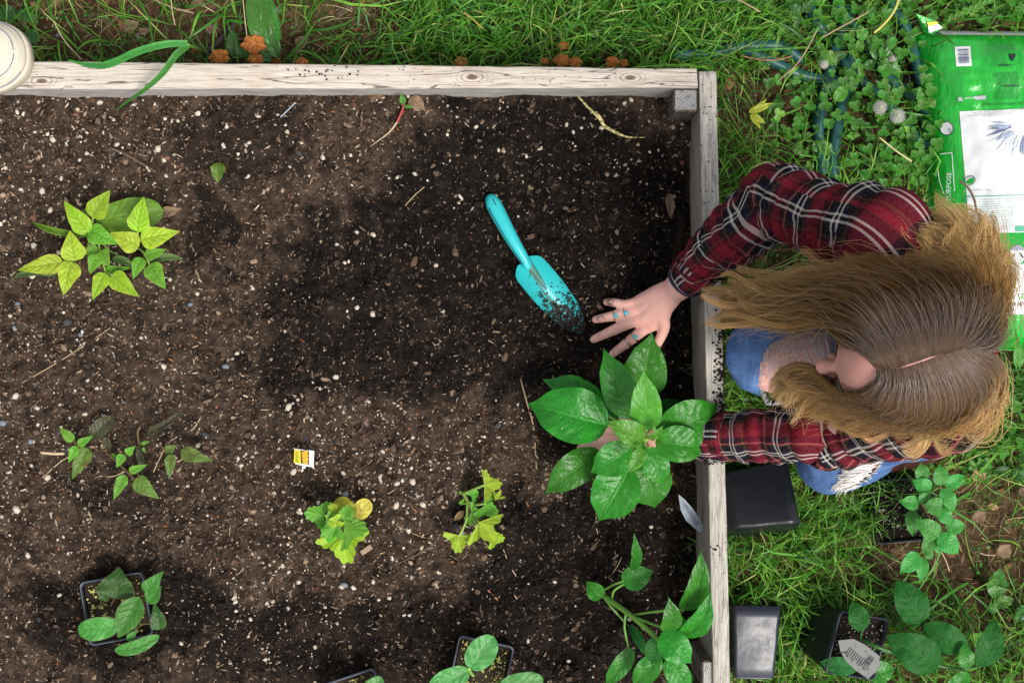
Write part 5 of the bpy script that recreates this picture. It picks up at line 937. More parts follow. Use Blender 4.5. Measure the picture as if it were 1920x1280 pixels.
# dry stalks on the grass
for pts, z0, r, m, lab in [([(1690, -15), (1676, 22), (1655, 48), (1640, 61)], .02, .0024, plain('yellow_stalk', (.50, .45, .10), .6), 'thick yellow stalk leaning over the clover above the seed heads'), ([(1463, 149), (1490, 125), (1513, 93), (1531, 58)], .0, .0013, M_twig, 'bent tan stalk crossing the hose near the board corner'), ([(1543, 70), (1579, 50), (1605, 36), (1628, 23)], .0, .0014, M_twig, 'thin tan stalk crossing the two hose loops'), ([(1392, 105), (1420, 112), (1455, 113), (1486, 105)], -.02, .0013, plain('rusty_twig', (.30, .13, .06)), 'reddish twig lying along the hose'),
                           ([(1650, 259), (1680, 283), (1708, 302)], .0, .0016, plain('pale_stalk', (.55, .50, .22)), 'pale stalk among the clover by the dark bag edge'), ([(1408, 316), (1436, 304), (1462, 312)], .0, .0013, plain('green_stalk', (.34, .40, .12)), 'arched green stalk above the plaid sleeve'), ([(1375, -5), (1400, 8), (1424, 22)], .0, .0015, M_twig, 'dry tan stem in the grass at the top of the picture'), ([(100, 40), (120, 75), (152, 112)], -.01, .0011, M_root, 'pale dry stalk slanting to the board between shoe and dock'),
                           ([(320, -5), (324, 28), (328, 47)], -.02, .0011, M_root, 'short pale stalk above the bent grass blade'), ([(285, -2), (325, 15), (362, 25)], -.02, .0012, M_twig, 'dry tan stalk in the thin grass at the top edge'), ([(455, -5), (459, 35), (463, 68)], -.02, .001, M_root, 'thin pale stalk above the largest mushroom'), ([(870, 24), (890, 40), (905, 54)], .0, .0012, plain('orange_blade', (.42, .30, .08)), 'orange dry grass stalk in the lush grass'),
                           ([(1800, 340), (1815, 352), (1826, 372), (1831, 396)], .065, .0022, M_twig_d, 'brown withered stalk lying over the soil bag'), ([(1765, 1034), (1774, 1052), (1780, 1070)], -.06, .0012, M_root, 'white stalk on the bare ground below the seedling'), ([(1812, 1160), (1820, 1172), (1826, 1178)], -.05, .0014, M_root, 'short white stick above the dark pepper leaves'), ([(1838, 1036), (1850, 1040), (1866, 1040)], -.07, .001, M_root, 'thin pale stalk lying on the bare red soil')]:
    props(mk('stalk', *tube(np.array([at(u, v, z0) if z0 > -.03 else on_lawn(u, v, .02) for u, v in pts]), r, 6, smooth_n=14), m), lab, 'stalk')
props(mk('branch', *tube(np.array([on_lawn(u, v, .02) for u, v in [(384, 100), (400, 88), (420, 68), (440, 46)]]), .0055, 8, smooth_n=12), plain('dark_branch', (.045, .032, .026), .85, bump=(160, .6, .003))), 'dark rotting branch lying beside the mushrooms', 'branch')
for lab, b, tp, w, m, s in [('tan dry leaf lying alone beyond the bright pepper seedling', (1832, 902), (1836, 868), 26, M_drytan, 'pepper'), ('brown-pink lobed dry leaf on the bare ground', (1822, 974), (1850, 960), 26, M_dry, 'lobed'), ('small tan dry leaf between two brown ones', (1852, 948), (1874, 952), 12, M_drytan, 'pepper'), ('brown dry leaf at the far edge below the bag', (1910, 925), (1932, 915), 24, M_dry, 'lobed'), ('crumpled pink-brown leaf beside the dark pepper plant', (1672, 1150), (1695, 1138), 26, M_dry, 'lobed'),
                            ('brown dry leaf beside the shoe', (35, 42), (62, 28), 30, M_dry, 'lobed'), ('brown lobed dry leaf in the thin grass behind the shoe', (232, 58), (262, 42), 28, M_dry, 'lobed'), ('flat brown leaf above the bent grass blade', (258, 62), (286, 58), 16, M_dry, 'lobed'), ('brown leaf near the foot of the bent grass blade', (385, 58), (408, 52), 20, M_dry, 'lobed'), ('dry brown leaf at the top edge of the picture', (360, 8), (382, 2), 18, M_dry, 'pepper'), ('dark curled leaf beside the dock plant', (555, 88), (580, 72), 22, M_dry, 'pepper'), ('brown leaf in the thin grass beside the dock plant', (545, 100), (570, 92), 16, M_dry, 'lobed'), ('grey-brown leaf pile lying by the red soil', (1872, 1040), (1895, 1020), 26, M_dry, 'pepper')]:
    dry_leaf(lab, b, tp, w, .02, m, False, s)
# dandelion clocks
M_fluff = plain('dandelion_fluff', (.52, .51, .47), .8, .1, None, .1); M_head = plain('dandelion_head', (.60, .52, .18), .8)
def clock(u, v, r, z, lab):
    T = thing('dandelion', lab, 'dandelion', on_lawn(u - 12, v + 4)); C = at(u, v, z); rr = wpx(r, z) * .86; g = np.random.default_rng(u); mk('stem', *tube(np.array([on_lawn(u - 12, v + 4), at(u - 5, v + 2, z - .04), C]), .0014, 6, smooth_n=10), M_stem, T); mk('seed_head', _iv * rr * .26 + C + [0, 0, rr * .5], _if, M_head, T); mb = MB(); N = 150
    for k in range(N):
        zc = 1 - 2 * (k + .5) / N; th = k * 2.39996; d = np.array([math.sqrt(1 - zc * zc) * math.cos(th), math.sqrt(1 - zc * zc) * math.sin(th), zc]); rs_ = rr * g.uniform(.82, 1.0); p = C + d * rs_; s_ = np.cross(d, (.3, .5, .8)); s_ /= np.linalg.norm(s_); q = np.cross(d, s_)
        mb.add(np.array([C + d * rr * .25 + s_ * .00012, C + d * rr * .25 - s_ * .00012, p - s_ * .00012, p + s_ * .00012]), np.array([(0, 1, 2, 3)]))
        for a in range(7): e = math.cos(a * .9) * s_ + math.sin(a * .9) * q; n2 = np.cross(e, d) * .00016; tip = p + (e * .9 + d * .35) * rr * .20; mb.add(np.array([p - n2, p + n2, tip + n2, tip - n2]), np.array([(0, 1, 2, 3)]))
    props(mb.build('seed_fluff', M_fluff, T, False), kind='stuff')
clock(1650, 202, 15.5, .0, 'round white dandelion clock, the higher of the pair beside the bag'); clock(1683, 218, 16.5, .01, 'round white dandelion clock nearest the green bag'); clock(1545, 121, 10, -.03, 'small white dandelion clock beside the upright hose loop'); clock(1674, 111, 10, -.04, 'faint dandelion clock behind the jagged leaves')

# ---------------------------------------------------------------- grass, clover, thatch
def outside(x, y, z=LAWN_Z):
    xb = at(1343, 135, 0)[0] * .948; u, v = pix(x, y, BOARD_Z)
    inbed = (y < at(0, 118, BOARD_Z)[1] - .008 + 0 * x) & (x < .364 + .0317 * (.479 - y) / 1.35)
    a, b = bag_ab(x, y); a = a.reshape(np.shape(x)); b = b.reshape(np.shape(x)); inbag = (a > .01) & (a < 1) & (b > 0.005) & (b < .99)
    return ~inbed & ~inbag
def gdens(u, v):
    d = np.full(np.shape(u), .50); d = np.where((u > 1440) & (v < 345), .16, d)
    d = np.where(v < 135, np.interp(u, [0, 380, 560, 720, 800, 1300, 1400, 1500, 1700, 1920], [.12, .08, .14, .40, .85, .9, .7, .25, .2, .25]), d)
    for a, b, ra, rb, k in [(1440, 465, 90, 55, -.8), (690, 20, 70, 45, -.55), (450, 95, 70, 30, -.5), (1060, 105, 70, 18, -.75), (1150, 115, 30, 15, -.7), (866, 117, 25, 14, -.7), (1420, 170, 70, 60, -.4), (1400, 235, 60, 40, -.4), (1600, 180, 120, 120, -.08), (1840, 1000, 140, 170, -.58), (1660, 1030, 80, 60, -.3), (1640, 1040, 70, 60, -.35), (1500, 1080, 120, 110, .3), (1560, 970, 90, 60, .3), (1870, 1150, 90, 90, .05), (1700, 1280, 90, 60, -.3), (1500, 1240, 80, 60, .3), (1660, 930, 60, 60, -.35), (1420, 290, 90, 40, .15)]:
        d = d + k * np.exp(-((u - a) / ra) ** 2 - ((v - b) / rb) ** 2)
    return np.clip(d * (1 + 1.3 * pnoise(u / 48, v / 48) + .6 * pnoise(u / 17, v / 17)), 0, 1.2)
def blades(N, g, lw, ww, pal, wts, lean, seed, dfun=gdens, align=.5, zrise=(.02, .09), inside=None):
    x = g.uniform(-1.25, 1.30, N); y = g.uniform(-.92, .95, N); k = outside(x, y); x, y = x[k], y[k]; u, v = pix(x, y, LAWN_Z); k = (g.uniform(0, 1, len(x)) < dfun(u, v)); x, y, u, v = x[k], y[k], u[k], v[k]; N = len(x)
    ang = 2 * np.pi * (pnoise(x * 2.2 + seed, y * 2.2) * 1.6 + .5) * align + g.uniform(0, 2 * np.pi, N) * (1 - align * .55)
    ang = np.where((v < 150) & (u > 700) & (u < 1450), .45 + g.normal(0, .75, N) + np.pi * (g.uniform(0, 1, N) < .3), ang)
    L = g.uniform(*lw, N); w = g.uniform(*ww, N); rise = g.uniform(*zrise, N); ln = g.uniform(*lean, N); nk = 5; t = np.linspace(0, 1, nk)[None, :]
    r = (L * ln)[:, None] * (t * .55 + .45 * t ** 2.0); zz = rise[:, None] * np.sin(np.pi * t * g.uniform(.45, .85, N)[:, None]); bend = g.normal(0, .45, N)[:, None] * t ** 1.5
    dx, dy = np.cos(ang[:, None] + bend), np.sin(ang[:, None] + bend); cx, cy = x[:, None] + r * dx, y[:, None] + r * dy; cz = lawn_h(x, y)[:, None] - .004 + zz
    wt = w[:, None] * np.array([.75, 1, .9, .6, .06])[None, :] / 2; tw = g.uniform(-.7, .7, N)[:, None]; lx, ly, lz = -dy * np.cos(tw), dx * np.cos(tw), np.sin(tw) + 0 * dx
    V = np.stack([np.stack([cx - lx * wt, cy - ly * wt, cz - lz * wt], -1), np.stack([cx + lx * wt, cy + ly * wt, cz + lz * wt], -1)], 2).reshape(-1, 3)
    base = grid_faces(nk, 2); F = (base[None] + (np.arange(N) * nk * 2)[:, None, None]).reshape(-1, 4)
    return V, F, pick_colors(N, pal, wts, g, nk * 2, .35), N
M_grass = colmat('grass_blades', .45, .4, .3)
G = [(.022, .10, .008), (.058, .22, .013), (.12, .33, .026), (.19, .40, .055), (.38, .43, .12)]
V, F, c, n_ = blades(95000, np.random.default_rng(31), (.04, .15), (.0015, .0036), G, [2.5, 4, 5, 2.6, 1.0], (.3, 1.0), 1.0)
props(mk('grass', V, F, M_grass, col=c), 'uncut green grass growing around the raised bed', 'grass', kind='stuff')
V, F, c, n_ = blades(15000, np.random.default_rng(32), (.09, .22), (.003, .0068), [(.03, .14, .018), (.065, .25, .025), (.12, .36, .04), (.20, .43, .06)], [2, 4, 3, 1], (.6, 1.0), 4.0, lambda u, v: np.clip(gdens(u, v) * np.where(v < 140, .75, .35) + .16 * (v < 140) * (u < 600), 0, 1), .6, (.02, .075))
props(mk('coarse_grass', V, F, M_grass, col=c), 'long coarse grass blades lying across the lawn', 'grass', kind='stuff')
dd_ = lambda u, v: np.clip(.34 + .95 * np.exp(-((u - 1540) / 150) ** 2 - ((v - 1060) / 130) ** 2) + .6 * np.exp(-((u - 1400) / 60) ** 2 - ((v - 240) / 60) ** 2) + .55 * np.exp(-((u - 690) / 80) ** 2 - ((v - 30) / 60) ** 2) + .45 * np.exp(-((u - 1830) / 100) ** 2 - ((v - 950) / 140) ** 2) + .4 * np.exp(-((u - 1080) / 80) ** 2 - ((v - 80) / 50) ** 2) + .2 * (v < 130) * (u < 500), 0, 1)
V, F, c, n_ = blades(40000, np.random.default_rng(33), (.02, .09), (.0008, .0020), [(.42, .32, .16), (.30, .20, .095), (.52, .42, .22), (.20, .12, .06)], [4, 4, 2, 3], (.6, 1.0), 7.0, dd_, .2, (.0, .022))
props(mk('dry_thatch', V, F, M_grass, col=c), 'dry straw-coloured thatch lying between the green grass', 'thatch', kind='stuff')
# moss-like low leaves
g = np.random.default_rng(41); N = 42000; x = g.uniform(-1.2, 1.28, N); y = g.uniform(-.9, .9, N); k = outside(x, y); x, y = x[k], y[k]; u, v = pix(x, y, LAWN_Z); k = g.uniform(0, 1, len(x)) < np.clip(.22 + .75 * pnoise(u / 50 + 3, v / 50) + .25 * (u > 1350) * (v < 480), 0, 1); x, y = x[k], y[k]; N = len(x)
lv = np.array([(0, 0, 0), (.5, -.45, .18), (.5, .45, .18), (1, -.28, .1), (1, .28, .1), (.55, 0, 0)]); lf = np.array([(0, 1, 5), (0, 5, 2), (1, 3, 5), (5, 4, 2), (5, 3, 4)])
V, F = scatter(lv, lf, np.column_stack([x, y, lawn_h(x, y) + g.uniform(.004, .03, N)]), g.uniform(.003, .0085, N)[:, None] * np.ones((1, 3)), g.uniform(0, 6.3, N), .15, .5, 6)
props(mk('ground_cover', V, F, M_grass, smooth=False, col=pick_colors(N, [(.035, .12, .012), (.06, .19, .018), (.11, .26, .03), (.15, .24, .04)], [3, 4, 2, 1], g, 6, .3)), 'low tiny-leaved ground cover between the grass blades', 'ground cover', kind='stuff')
# loose litter on bare ground
N = 5000; x = g.uniform(-1.2, 1.28, N); y = g.uniform(-.9, .9, N); k = outside(x, y); x, y = x[k], y[k]; N = len(x); r = g.gamma(2, .0016, N) + .001
V, F = scatter(_iv, _if, np.column_stack([x, y, lawn_h(x, y) + r * .3]), r[:, None] * g.uniform(.6, 1.5, (N, 3)) * [1.3, 1, .5], g.uniform(0, 6.3, N), .25, .4, 7)
props(mk('litter', V, F, M_crumb, smooth=False, col=pick_colors(N, [(.12, .065, .035), (.06, .035, .022), (.22, .12, .06), (.16, .15, .15), (.28, .10, .03)], [4, 4, 2, 1, .6], g, 12, .3)), 'crumbs of red-brown earth, bark and grit on the bare ground', 'litter', kind='stuff')
# clover plants
th = np.linspace(0, 2 * np.pi, 11)[:-1]; rr = .5 * (1 - .18 * np.exp(-((th) / .35) ** 2) - .18 * np.exp(-((th - 2 * np.pi) / .35) ** 2))
cl = np.vstack([[.5, 0, -.0], np.column_stack([.5 + rr * np.cos(th), rr * np.sin(th) * .95, .18 * np.abs(np.sin(th)) * 1.0])]); cl[6] = (0, 0, 0)
CLV = raw_mesh('leaflet', cl, np.array([(0, i + 1, (i + 1) % 10 + 1) for i in range(10)]), True, uv=np.column_stack([cl[:, 0], cl[:, 1] + .5])); CLV.materials.append(M_clover)
CST = raw_mesh('stalk', *[q for q in tube(np.array([(0, 0, -1), (.06, .03, -.5), (0, 0, 0.)]), .025, 5, smooth_n=5)]); CST.materials.append(M_stem)
g = np.random.default_rng(52); CLO = []
def clover(u, v, z, s, rot):
    T = bpy.data.objects.new('clover_plant', None); COL.objects.link(T); T.location = Vector(at(u, v, z)); T.rotation_euler = (g.uniform(-.25, .25), g.uniform(-.25, .25), rot); T.scale = (s, s, s); T.empty_display_size = .02
    props(T, 'three-leaf clover plant growing in the clover patch between the hose, the bag and the person', 'clover', 'clover plants in the patch around the hose')
    for k in range(3): c = bpy.data.objects.new('leaf', CLV); COL.objects.link(c); c.parent = T; c.rotation_euler = (0, g.uniform(-.45, .12), k * 2.094 + g.uniform(-.15, .15)); c.scale = (g.uniform(.85, 1.1),) * 3
    c = bpy.data.objects.new('stem', CST); COL.objects.link(c); c.parent = T; c.scale = (1, 1, .05 / s)
pts = []
for (u0, u1, v0, v1, n) in [(1655, 1762, 225, 345, 80), (1570, 1730, 20, 140, 42), (1480, 1660, 130, 240, 30), (1500, 1640, 0, 60, 16), (1660, 1740, 120, 225, 12), (1700, 1745, 60, 220, 10), (1590, 1680, 225, 330, 14), (1800, 1920, 0, 40, 8)]:
    k = 0
    while k < n:
        q = (g.uniform(u0, u1), g.uniform(v0, v1)); k += 1
        if all((q[0] - a) ** 2 + (q[1] - b) ** 2 > 15 ** 2 for a, b in pts) and not (q[0] > 1738 and q[1] > 60 and q[1] < 330 and q[0] - 1738 > (q[1] - 60) * .09 + 10): pts.append(q)
for u, v in [(1770, 218), (1757, 268), (1748, 244), (1756, 285), (1850, 880), (1905, 760), (1895, 800), (1860, 800), (1880, 850), (1915, 830), (1830, 820)]: pts.append((u, v))
for u, v in pts: clover(u, v, g.uniform(-.06, -.02), g.uniform(.009, .0165) if u < 1840 else .013, g.uniform(0, 6.3))

g = np.random.default_rng(53); mb = []; N = 620; u = g.uniform(1430, 1770, N); v = g.uniform(-20, 350, N); u = np.concatenate([u, g.uniform(1780, 1940, 160), g.uniform(1800, 1940, 120)]); v = np.concatenate([v, g.uniform(-20, 40, 160), g.uniform(690, 900, 120)])
P0 = np.array([on_lawn(a, b) for a, b in zip(u, v)]); k = outside(P0[:, 0], P0[:, 1]) & (g.uniform(0, 1, len(u)) < .35 + .8 * (pnoise(u / 40, v / 40) > -.05) * (.3 + .7 * sm(1430, 1540, u))); P0 = P0[k]; n_ = len(P0); P0[:, 2] += g.uniform(.008, .04, n_); s_ = g.uniform(.007, .0135, n_); r_ = g.uniform(0, 6.3, n_)
tri = np.array([(0, i + 1, (i + 1) % 10 + 1) for i in range(10)])
V = []; F = []; c = pick_colors(n_, [(.035, .155, .012), (.065, .24, .018), (.11, .32, .03), (.17, .38, .05)], [3, 4, 2.5, 1], g, 33, .25)
for j in range(3): a, b = scatter(cl, tri, P0, s_[:, None] * np.ones((1, 3)), r_ + j * 2.094, .05, .35, 60 + j); V.append(a.reshape(n_, 11, 3)); F.append(b.reshape(n_, 10, 3))
V = np.concatenate(V, 1); idx = np.concatenate([tri + 11 * j for j in range(3)]); F = (idx[None] + (np.arange(n_) * 33)[:, None, None]).reshape(-1, 3)
props(mk('clover_mass', V.reshape(-1, 3), F, M_grass, col=c), 'small clover leaves filling the gaps of the clover patch', 'clover', kind='stuff')

# ---------------------------------------------------------------- the person
HC = at(1714, 676, .735); PITCH, YAW = R(22), R(5)
hf = np.array([-math.cos(PITCH) * math.cos(YAW), -math.cos(PITCH) * math.sin(YAW), -math.sin(PITCH)]); hl = np.cross((0, 0, 1.), hf); hl /= np.linalg.norm(hl); hu = np.cross(hf, hl)   # face, own left, up
HM = np.stack([hf, hl, hu], 1); HR = np.array([.098, .077, .112])
def hp_(f, l, u): return HC + HM @ np.array([f, l, u])
def head_geo():
    n, m = 64, 72; la = np.linspace(0, np.pi, n)[1:-1, None]; lo = np.linspace(0, 2 * np.pi, m, endpoint=False)[None, :]
    f = np.sin(la) * np.cos(lo); l = np.sin(la) * np.sin(lo); u = np.cos(la) + 0 * lo
    d = np.stack([f, l, u], -1); P = d * HR
    lower = sm(.1, -1, u); P[..., 1] *= 1 - .30 * lower * sm(-.3, .6, f); P[..., 0] *= 1 + .02 * lower     # jaw narrows
    P[..., 0] *= np.where(f < 0, 1 - .12 * lower, 1)
    ff = sm(.0, .35, f)
    def bump(l0, u0, sl, su, a): P[..., 0] += a * ff * np.exp(-((l * HR[1] - l0) / sl) ** 2 - ((u * HR[2] - u0) / su) ** 2)
    bump(0, -.026, .0135, .018, .016); bump(0, -.006, .010, .020, .009); bump(.0105, -.036, .006, .007, .007); bump(-.0105, -.036, .006, .007, .007)
    for s in (-1, 1): bump(s * .032, -.002, .014, .009, -.010); bump(s * .030, .014, .018, .008, .005); bump(s * .030, -.004, .012, .007, .006); bump(s * .04, -.032, .02, .018, .004)
    bump(0, -.058, .018, .0045, .006); bump(0, -.0625, .016, .0018, -.004); bump(0, -.069, .016, .0055, .007); bump(0, -.092, .018, .013, .008)
    V = HC + P.reshape(-1, 3) @ HM.T; V = np.vstack([V, hp_(0, 0, HR[2]), hp_(0, 0, -HR[2])]); k = len(V); r = n - 2; j = np.arange(m); j2 = (j + 1) % m
    return V, [grid_faces(r, m, True), np.concatenate([np.stack([np.full(m, k - 2), j2, j], -1), np.stack([np.full(m, k - 1), (r - 1) * m + j, (r - 1) * m + j2], -1)])]
SH_R, SH_L = at(1658, 448, .54), at(1762, 768, .52); NECK = at(1752, 630, .56); CHEST = at(1745, 640, .44); BELLY = at(1738, 668, .33); PELV = at(1730, 680, .22)
EL_R, EL_L = at(1430, 390, .30), at(1548, 813, .28); WR_R, WR_L = at(1268, 541, .085), at(1272, 822, .085)
B = [head_geo(), tube(np.array([hp_(.098, 0, .010), hp_(.112, 0, -.012), hp_(.1225, 0, -.029)]), [.0065, .0085, .0125], 14, smooth_n=14), tube(np.array([hp_(.108, .011, -.034), hp_(.112, .0105, -.033)]), .0075, 10), tube(np.array([hp_(.108, -.011, -.034), hp_(.112, -.0105, -.033)]), .0075, 10)]
def T_(pts, r, k=None, n=16): B.append(tube(np.array(pts), r, n, smooth_n=k or 4 * len(pts)))
T_([hp_(-.03, 0, -.05), hp_(-.035, 0, -.10), NECK], [.052, .050, .058]); T_([NECK + [0, 0, -.02], CHEST, BELLY, PELV], [.08, .10, .095, .105], 20, 20)
T_([SH_R, CHEST + [0, .04, .06], SH_L], [.055, .07, .055]); T_([SH_R, (SH_R + EL_R) / 2 + [0, .0, -.005], EL_R], [.05, .043, .037]); T_([EL_R, EL_R * .7 + WR_R * .3, WR_R], [.038, .040, .0255]); T_([SH_L, (SH_L + EL_L) / 2, EL_L], [.05, .043, .037]); T_([EL_L, EL_L * .7 + WR_L * .3, WR_L], [.038, .040, .0255])
KN_R, KN_L = at(1440, 666, .345), at(1562, 858, .045); AN_R, AN_L = at(1545, 655, -.055), at(1640, 845, -.045)
T_([PELV + [-.02, .07, 0], (PELV + KN_R) / 2 + [0, .03, .02], KN_R], [.095, .082, .062]); T_([KN_R, KN_R * .6 + AN_R * .4 + [.03, 0, 0], AN_R], [.060, .054, .038]); T_([PELV + [-.02, -.07, 0], (PELV + KN_L) / 2 + [0, -.01, .01], KN_L], [.095, .084, .062]); T_([KN_L + [0, .0, -.02], (KN_L + AN_L) / 2 + [0, 0, .01], AN_L], [.058, .052, .038])
T_([AN_R + [.02, 0, -.01], AN_R + [-.12, .0, -.02]], [.04, .03]); T_([AN_L, AN_L + [.08, .0, -.01]], [.036, .03])
# right hand, palm down, fingers spread in the soil
sz = lambda u, v, d: (lambda q: (u, v, q[2] + d))(on_soil(u, v))
FR = {'little': [(1195, 566, .062), (1172, 571, .056), (1152, 567, .045), (1136, 566, .022)], 'ring': [(1200, 580, .064), (1180, 585, .060), (1146, 593, .047), (1116, 599, .022)], 'middle': [(1208, 597, .066), (1188, 602, .062), (1150, 619, .048), (1113, 636, .022)], 'index': [(1218, 611, .062), (1203, 621, .058), (1174, 644, .046), (1148, 664, .025)]}
RAD = {'little': [.0102, .0093, .0085, .0068], 'ring': [.0112, .0107, .0097, .0075], 'middle': [.0118, .0111, .0101, .0078], 'index': [.0118, .0109, .0099, .0077]}
soil_here = float(on_soil(1120, 610)[2])
def hand(F_, rad, wrist, thumb, dz=0.0, palmr=.0135):
    for k, pts in F_.items():
        P = [at(u, v, z + dz) for u, v, z in pts]; B.append(tube(np.array(P), rad[k], 12, smooth_n=22)); B.append(tube(np.array([wrist + [0, 0, -.002], (wrist + P[0]) / 2 + [0, 0, .002], P[0]]), [.022, .019, rad[k][0] * 1.18], 12, smooth_n=12))
    B.append(tube(np.array(thumb), [.018, .0145, .0105, .0095, .0075], 12, smooth_n=20))
hand(FR, RAD, WR_R, [WR_R + [-.01, -.005, -.006], at(1243, 592, .058), at(1246, 612, .050), at(1238, 634, .038), at(1228, 654, .024)], soil_here - .012)
FL = {'index': [(1180, 806, .062), (1164, 804, .058), (1136, 803, .05), (1112, 806, .042)], 'middle': [(1180, 818, .062), (1162, 817, .058), (1125, 820, .047), (1092, 826, .036)], 'ring': [(1182, 829, .058), (1164, 830, .054), (1124, 834, .043), (1088, 839, .032)], 'little': [(1188, 838, .052), (1170, 841, .047), (1140, 846, .038), (1112, 849, .028)]}
hand(FL, RAD, WR_L, [WR_L + [-.01, .005, -.004], at(1232, 806, .066), at(1212, 797, .064), at(1188, 788, .06), at(1166, 783, .055)], soil_here - .012)
V, F = remeshed(B, .0027, 3, .5)
q = (V - HC) @ HM / HR; d = np.linalg.norm(q, axis=1)
tips = np.array([at(*p[-1][:2], p[-1][2]) for p in list(FR.values()) + list(FL.values())] + [at(1228, 654, .024)]); dirt = np.exp(-(np.min(np.linalg.norm(V[:, None, :] - tips[None], axis=2), axis=1) / .022) ** 2)
PART = [(1637, 692), (1660, 688), (1690, 681), (1720, 675), (1750, 668), (1780, 660), (1805, 652)]
t = NT('skin'); p = t.pos(); di = t.attr('dirt'); red = t.attr('rosy')
c = t.mix(t.noise(p, 35, 4), (.76, .375, .315), (.87, .51, .435)); c = t.mix(t.math('MULTIPLY', red, .65), c, (.66, .25, .20))
dm = t.math('MULTIPLY', t.step(t.math('ADD', t.noise(p, 170, 6, .75), t.math('MULTIPLY', di, .32)), .70, .82), .9)
sp = t.math('GREATER_THAN', t.noise(p, 420, 2), .77)
c = t.mix(t.math('MAXIMUM', dm, t.math('MULTIPLY', sp, .8)), c, (.035, .022, .016))
M_skin = t.pbr(c, .48, t.bump(t.math('ADD', t.noise(p, 420, 5), t.noise(t.mapping(p, (1, 1, 1)), 90, 4)), .5, .0012), .4, **{'Subsurface Weight': .12, 'Subsurface Radius': (.008, .003, .0015), 'Subsurface Scale': 1.0})
kn = [at(*FR[k][1][:2], FR[k][1][2]) for k in FR]; rosy = np.exp(-(np.min(np.linalg.norm(V[:, None, :] - np.array(kn)[None], axis=2), axis=1) / .014) ** 2); rosy = np.maximum(rosy, np.exp(-(np.linalg.norm(V - hp_(.125, 0, -.03), axis=1) / .02) ** 2)); rosy = np.maximum(rosy, .5 * (d < 1.6) * 1.0)
PER = mk('person', V, F, M_skin, None, attrs={'dirt': dirt, 'rosy': rosy})
props(PER, 'long-haired person in red plaid shirt and ripped blue jeans crouching with hands in the soil', 'person')
# face details
M_dkhair = plain('dark_lash', (.05, .03, .02), .6)
for s in (-1, 1):
    mk('eye', *tube(np.array([hp_(.083, s * .030, -.004), hp_(.086, s * .030, -.004)]), .0105, 10), plain('eye_white', (.7, .68, .66), .2), PER)
    mk('eyebrow', *tube(np.array([hp_(.0985, s * .013, .012), hp_(.0975, s * .028, .017), hp_(.089, s * .044, .013)]), [.002, .0034, .0016], 6, smooth_n=12), M_dkhair, PER); mk('eyelash', *tube(np.array([hp_(.0955, s * .019, -.006), hp_(.0975, s * .030, -.0085), hp_(.091, s * .042, -.006)]), .0016, 5, smooth_n=10), M_dkhair, PER)
# shirt
def plaid():
    t = NT('red_plaid'); uvn = t.uv()
    red, dred, blk, nav, wht, pnk, oli, blu = (.215, .009, .022), (.060, .004, .015), (.004, .004, .006), (.006, .008, .030), (.66, .60, .54), (.50, .11, .14), (.060, .042, .010), (.03, .04, .14)
    st = [(0, red), (.20, dred), (.26, oli), (.29, blk), (.40, nav), (.455, wht), (.49, blk), (.545, wht), (.58, nav), (.63, blk), (.74, oli), (.77, pnk), (.80, dred), (.86, blk), (.89, dred), (.93, red)]
    def band(sock, per, off): return t.ramp(t.math('FRACT', t.math('ADD', t.math('DIVIDE', sock, per), off)), st, 'CONSTANT')
    wob = t.noise(t.mapping(uvn, (14, 14, 1)), 1, 2, o=1); off = t.n('VectorMath', 0, props={'operation': 'MULTIPLY'}, i0=t.n('VectorMath', 0, props={'operation': 'SUBTRACT'}, i0=wob, i1=(.5, .5, .5)), i1=(.014, .014, 0)); uv2 = t.n('VectorMath', 0, props={'operation': 'ADD'}, i0=uvn, i1=off)
    X = t.n('SeparateXYZ', 0, Vector=uv2); Y = t.n('SeparateXYZ', 1, Vector=uv2); a = band(X, .096, .1); b = band(Y, .096, .3)
    tw = t.math('GREATER_THAN', t.math('FRACT', t.math('MULTIPLY', t.math('ADD', X, Y), 520)), .5); c = t.mix(t.math('ADD', .30, t.math('MULTIPLY', tw, .4)), a, b)
    c = t.mix(t.math('MULTIPLY', t.step(t.noise(t.pos(), 300, 5, .8), .45, .72), .16), c, t.mix(.75, c, (.45, .34, .34))); c = t.mix(t.math('MULTIPLY', t.step(t.noise(t.pos(), 380, 4, .8), .5, .7), .35), c, t.mix(.7, c, (0, 0, 0)))
    return t.pbr(c, .95, t.bump(t.math('ADD', t.noise(t.pos(), 650, 4), t.math('MULTIPLY', t.noise(t.pos(), 55, 3), 2.2)), .45, .003), .06)
M_plaid = plaid()
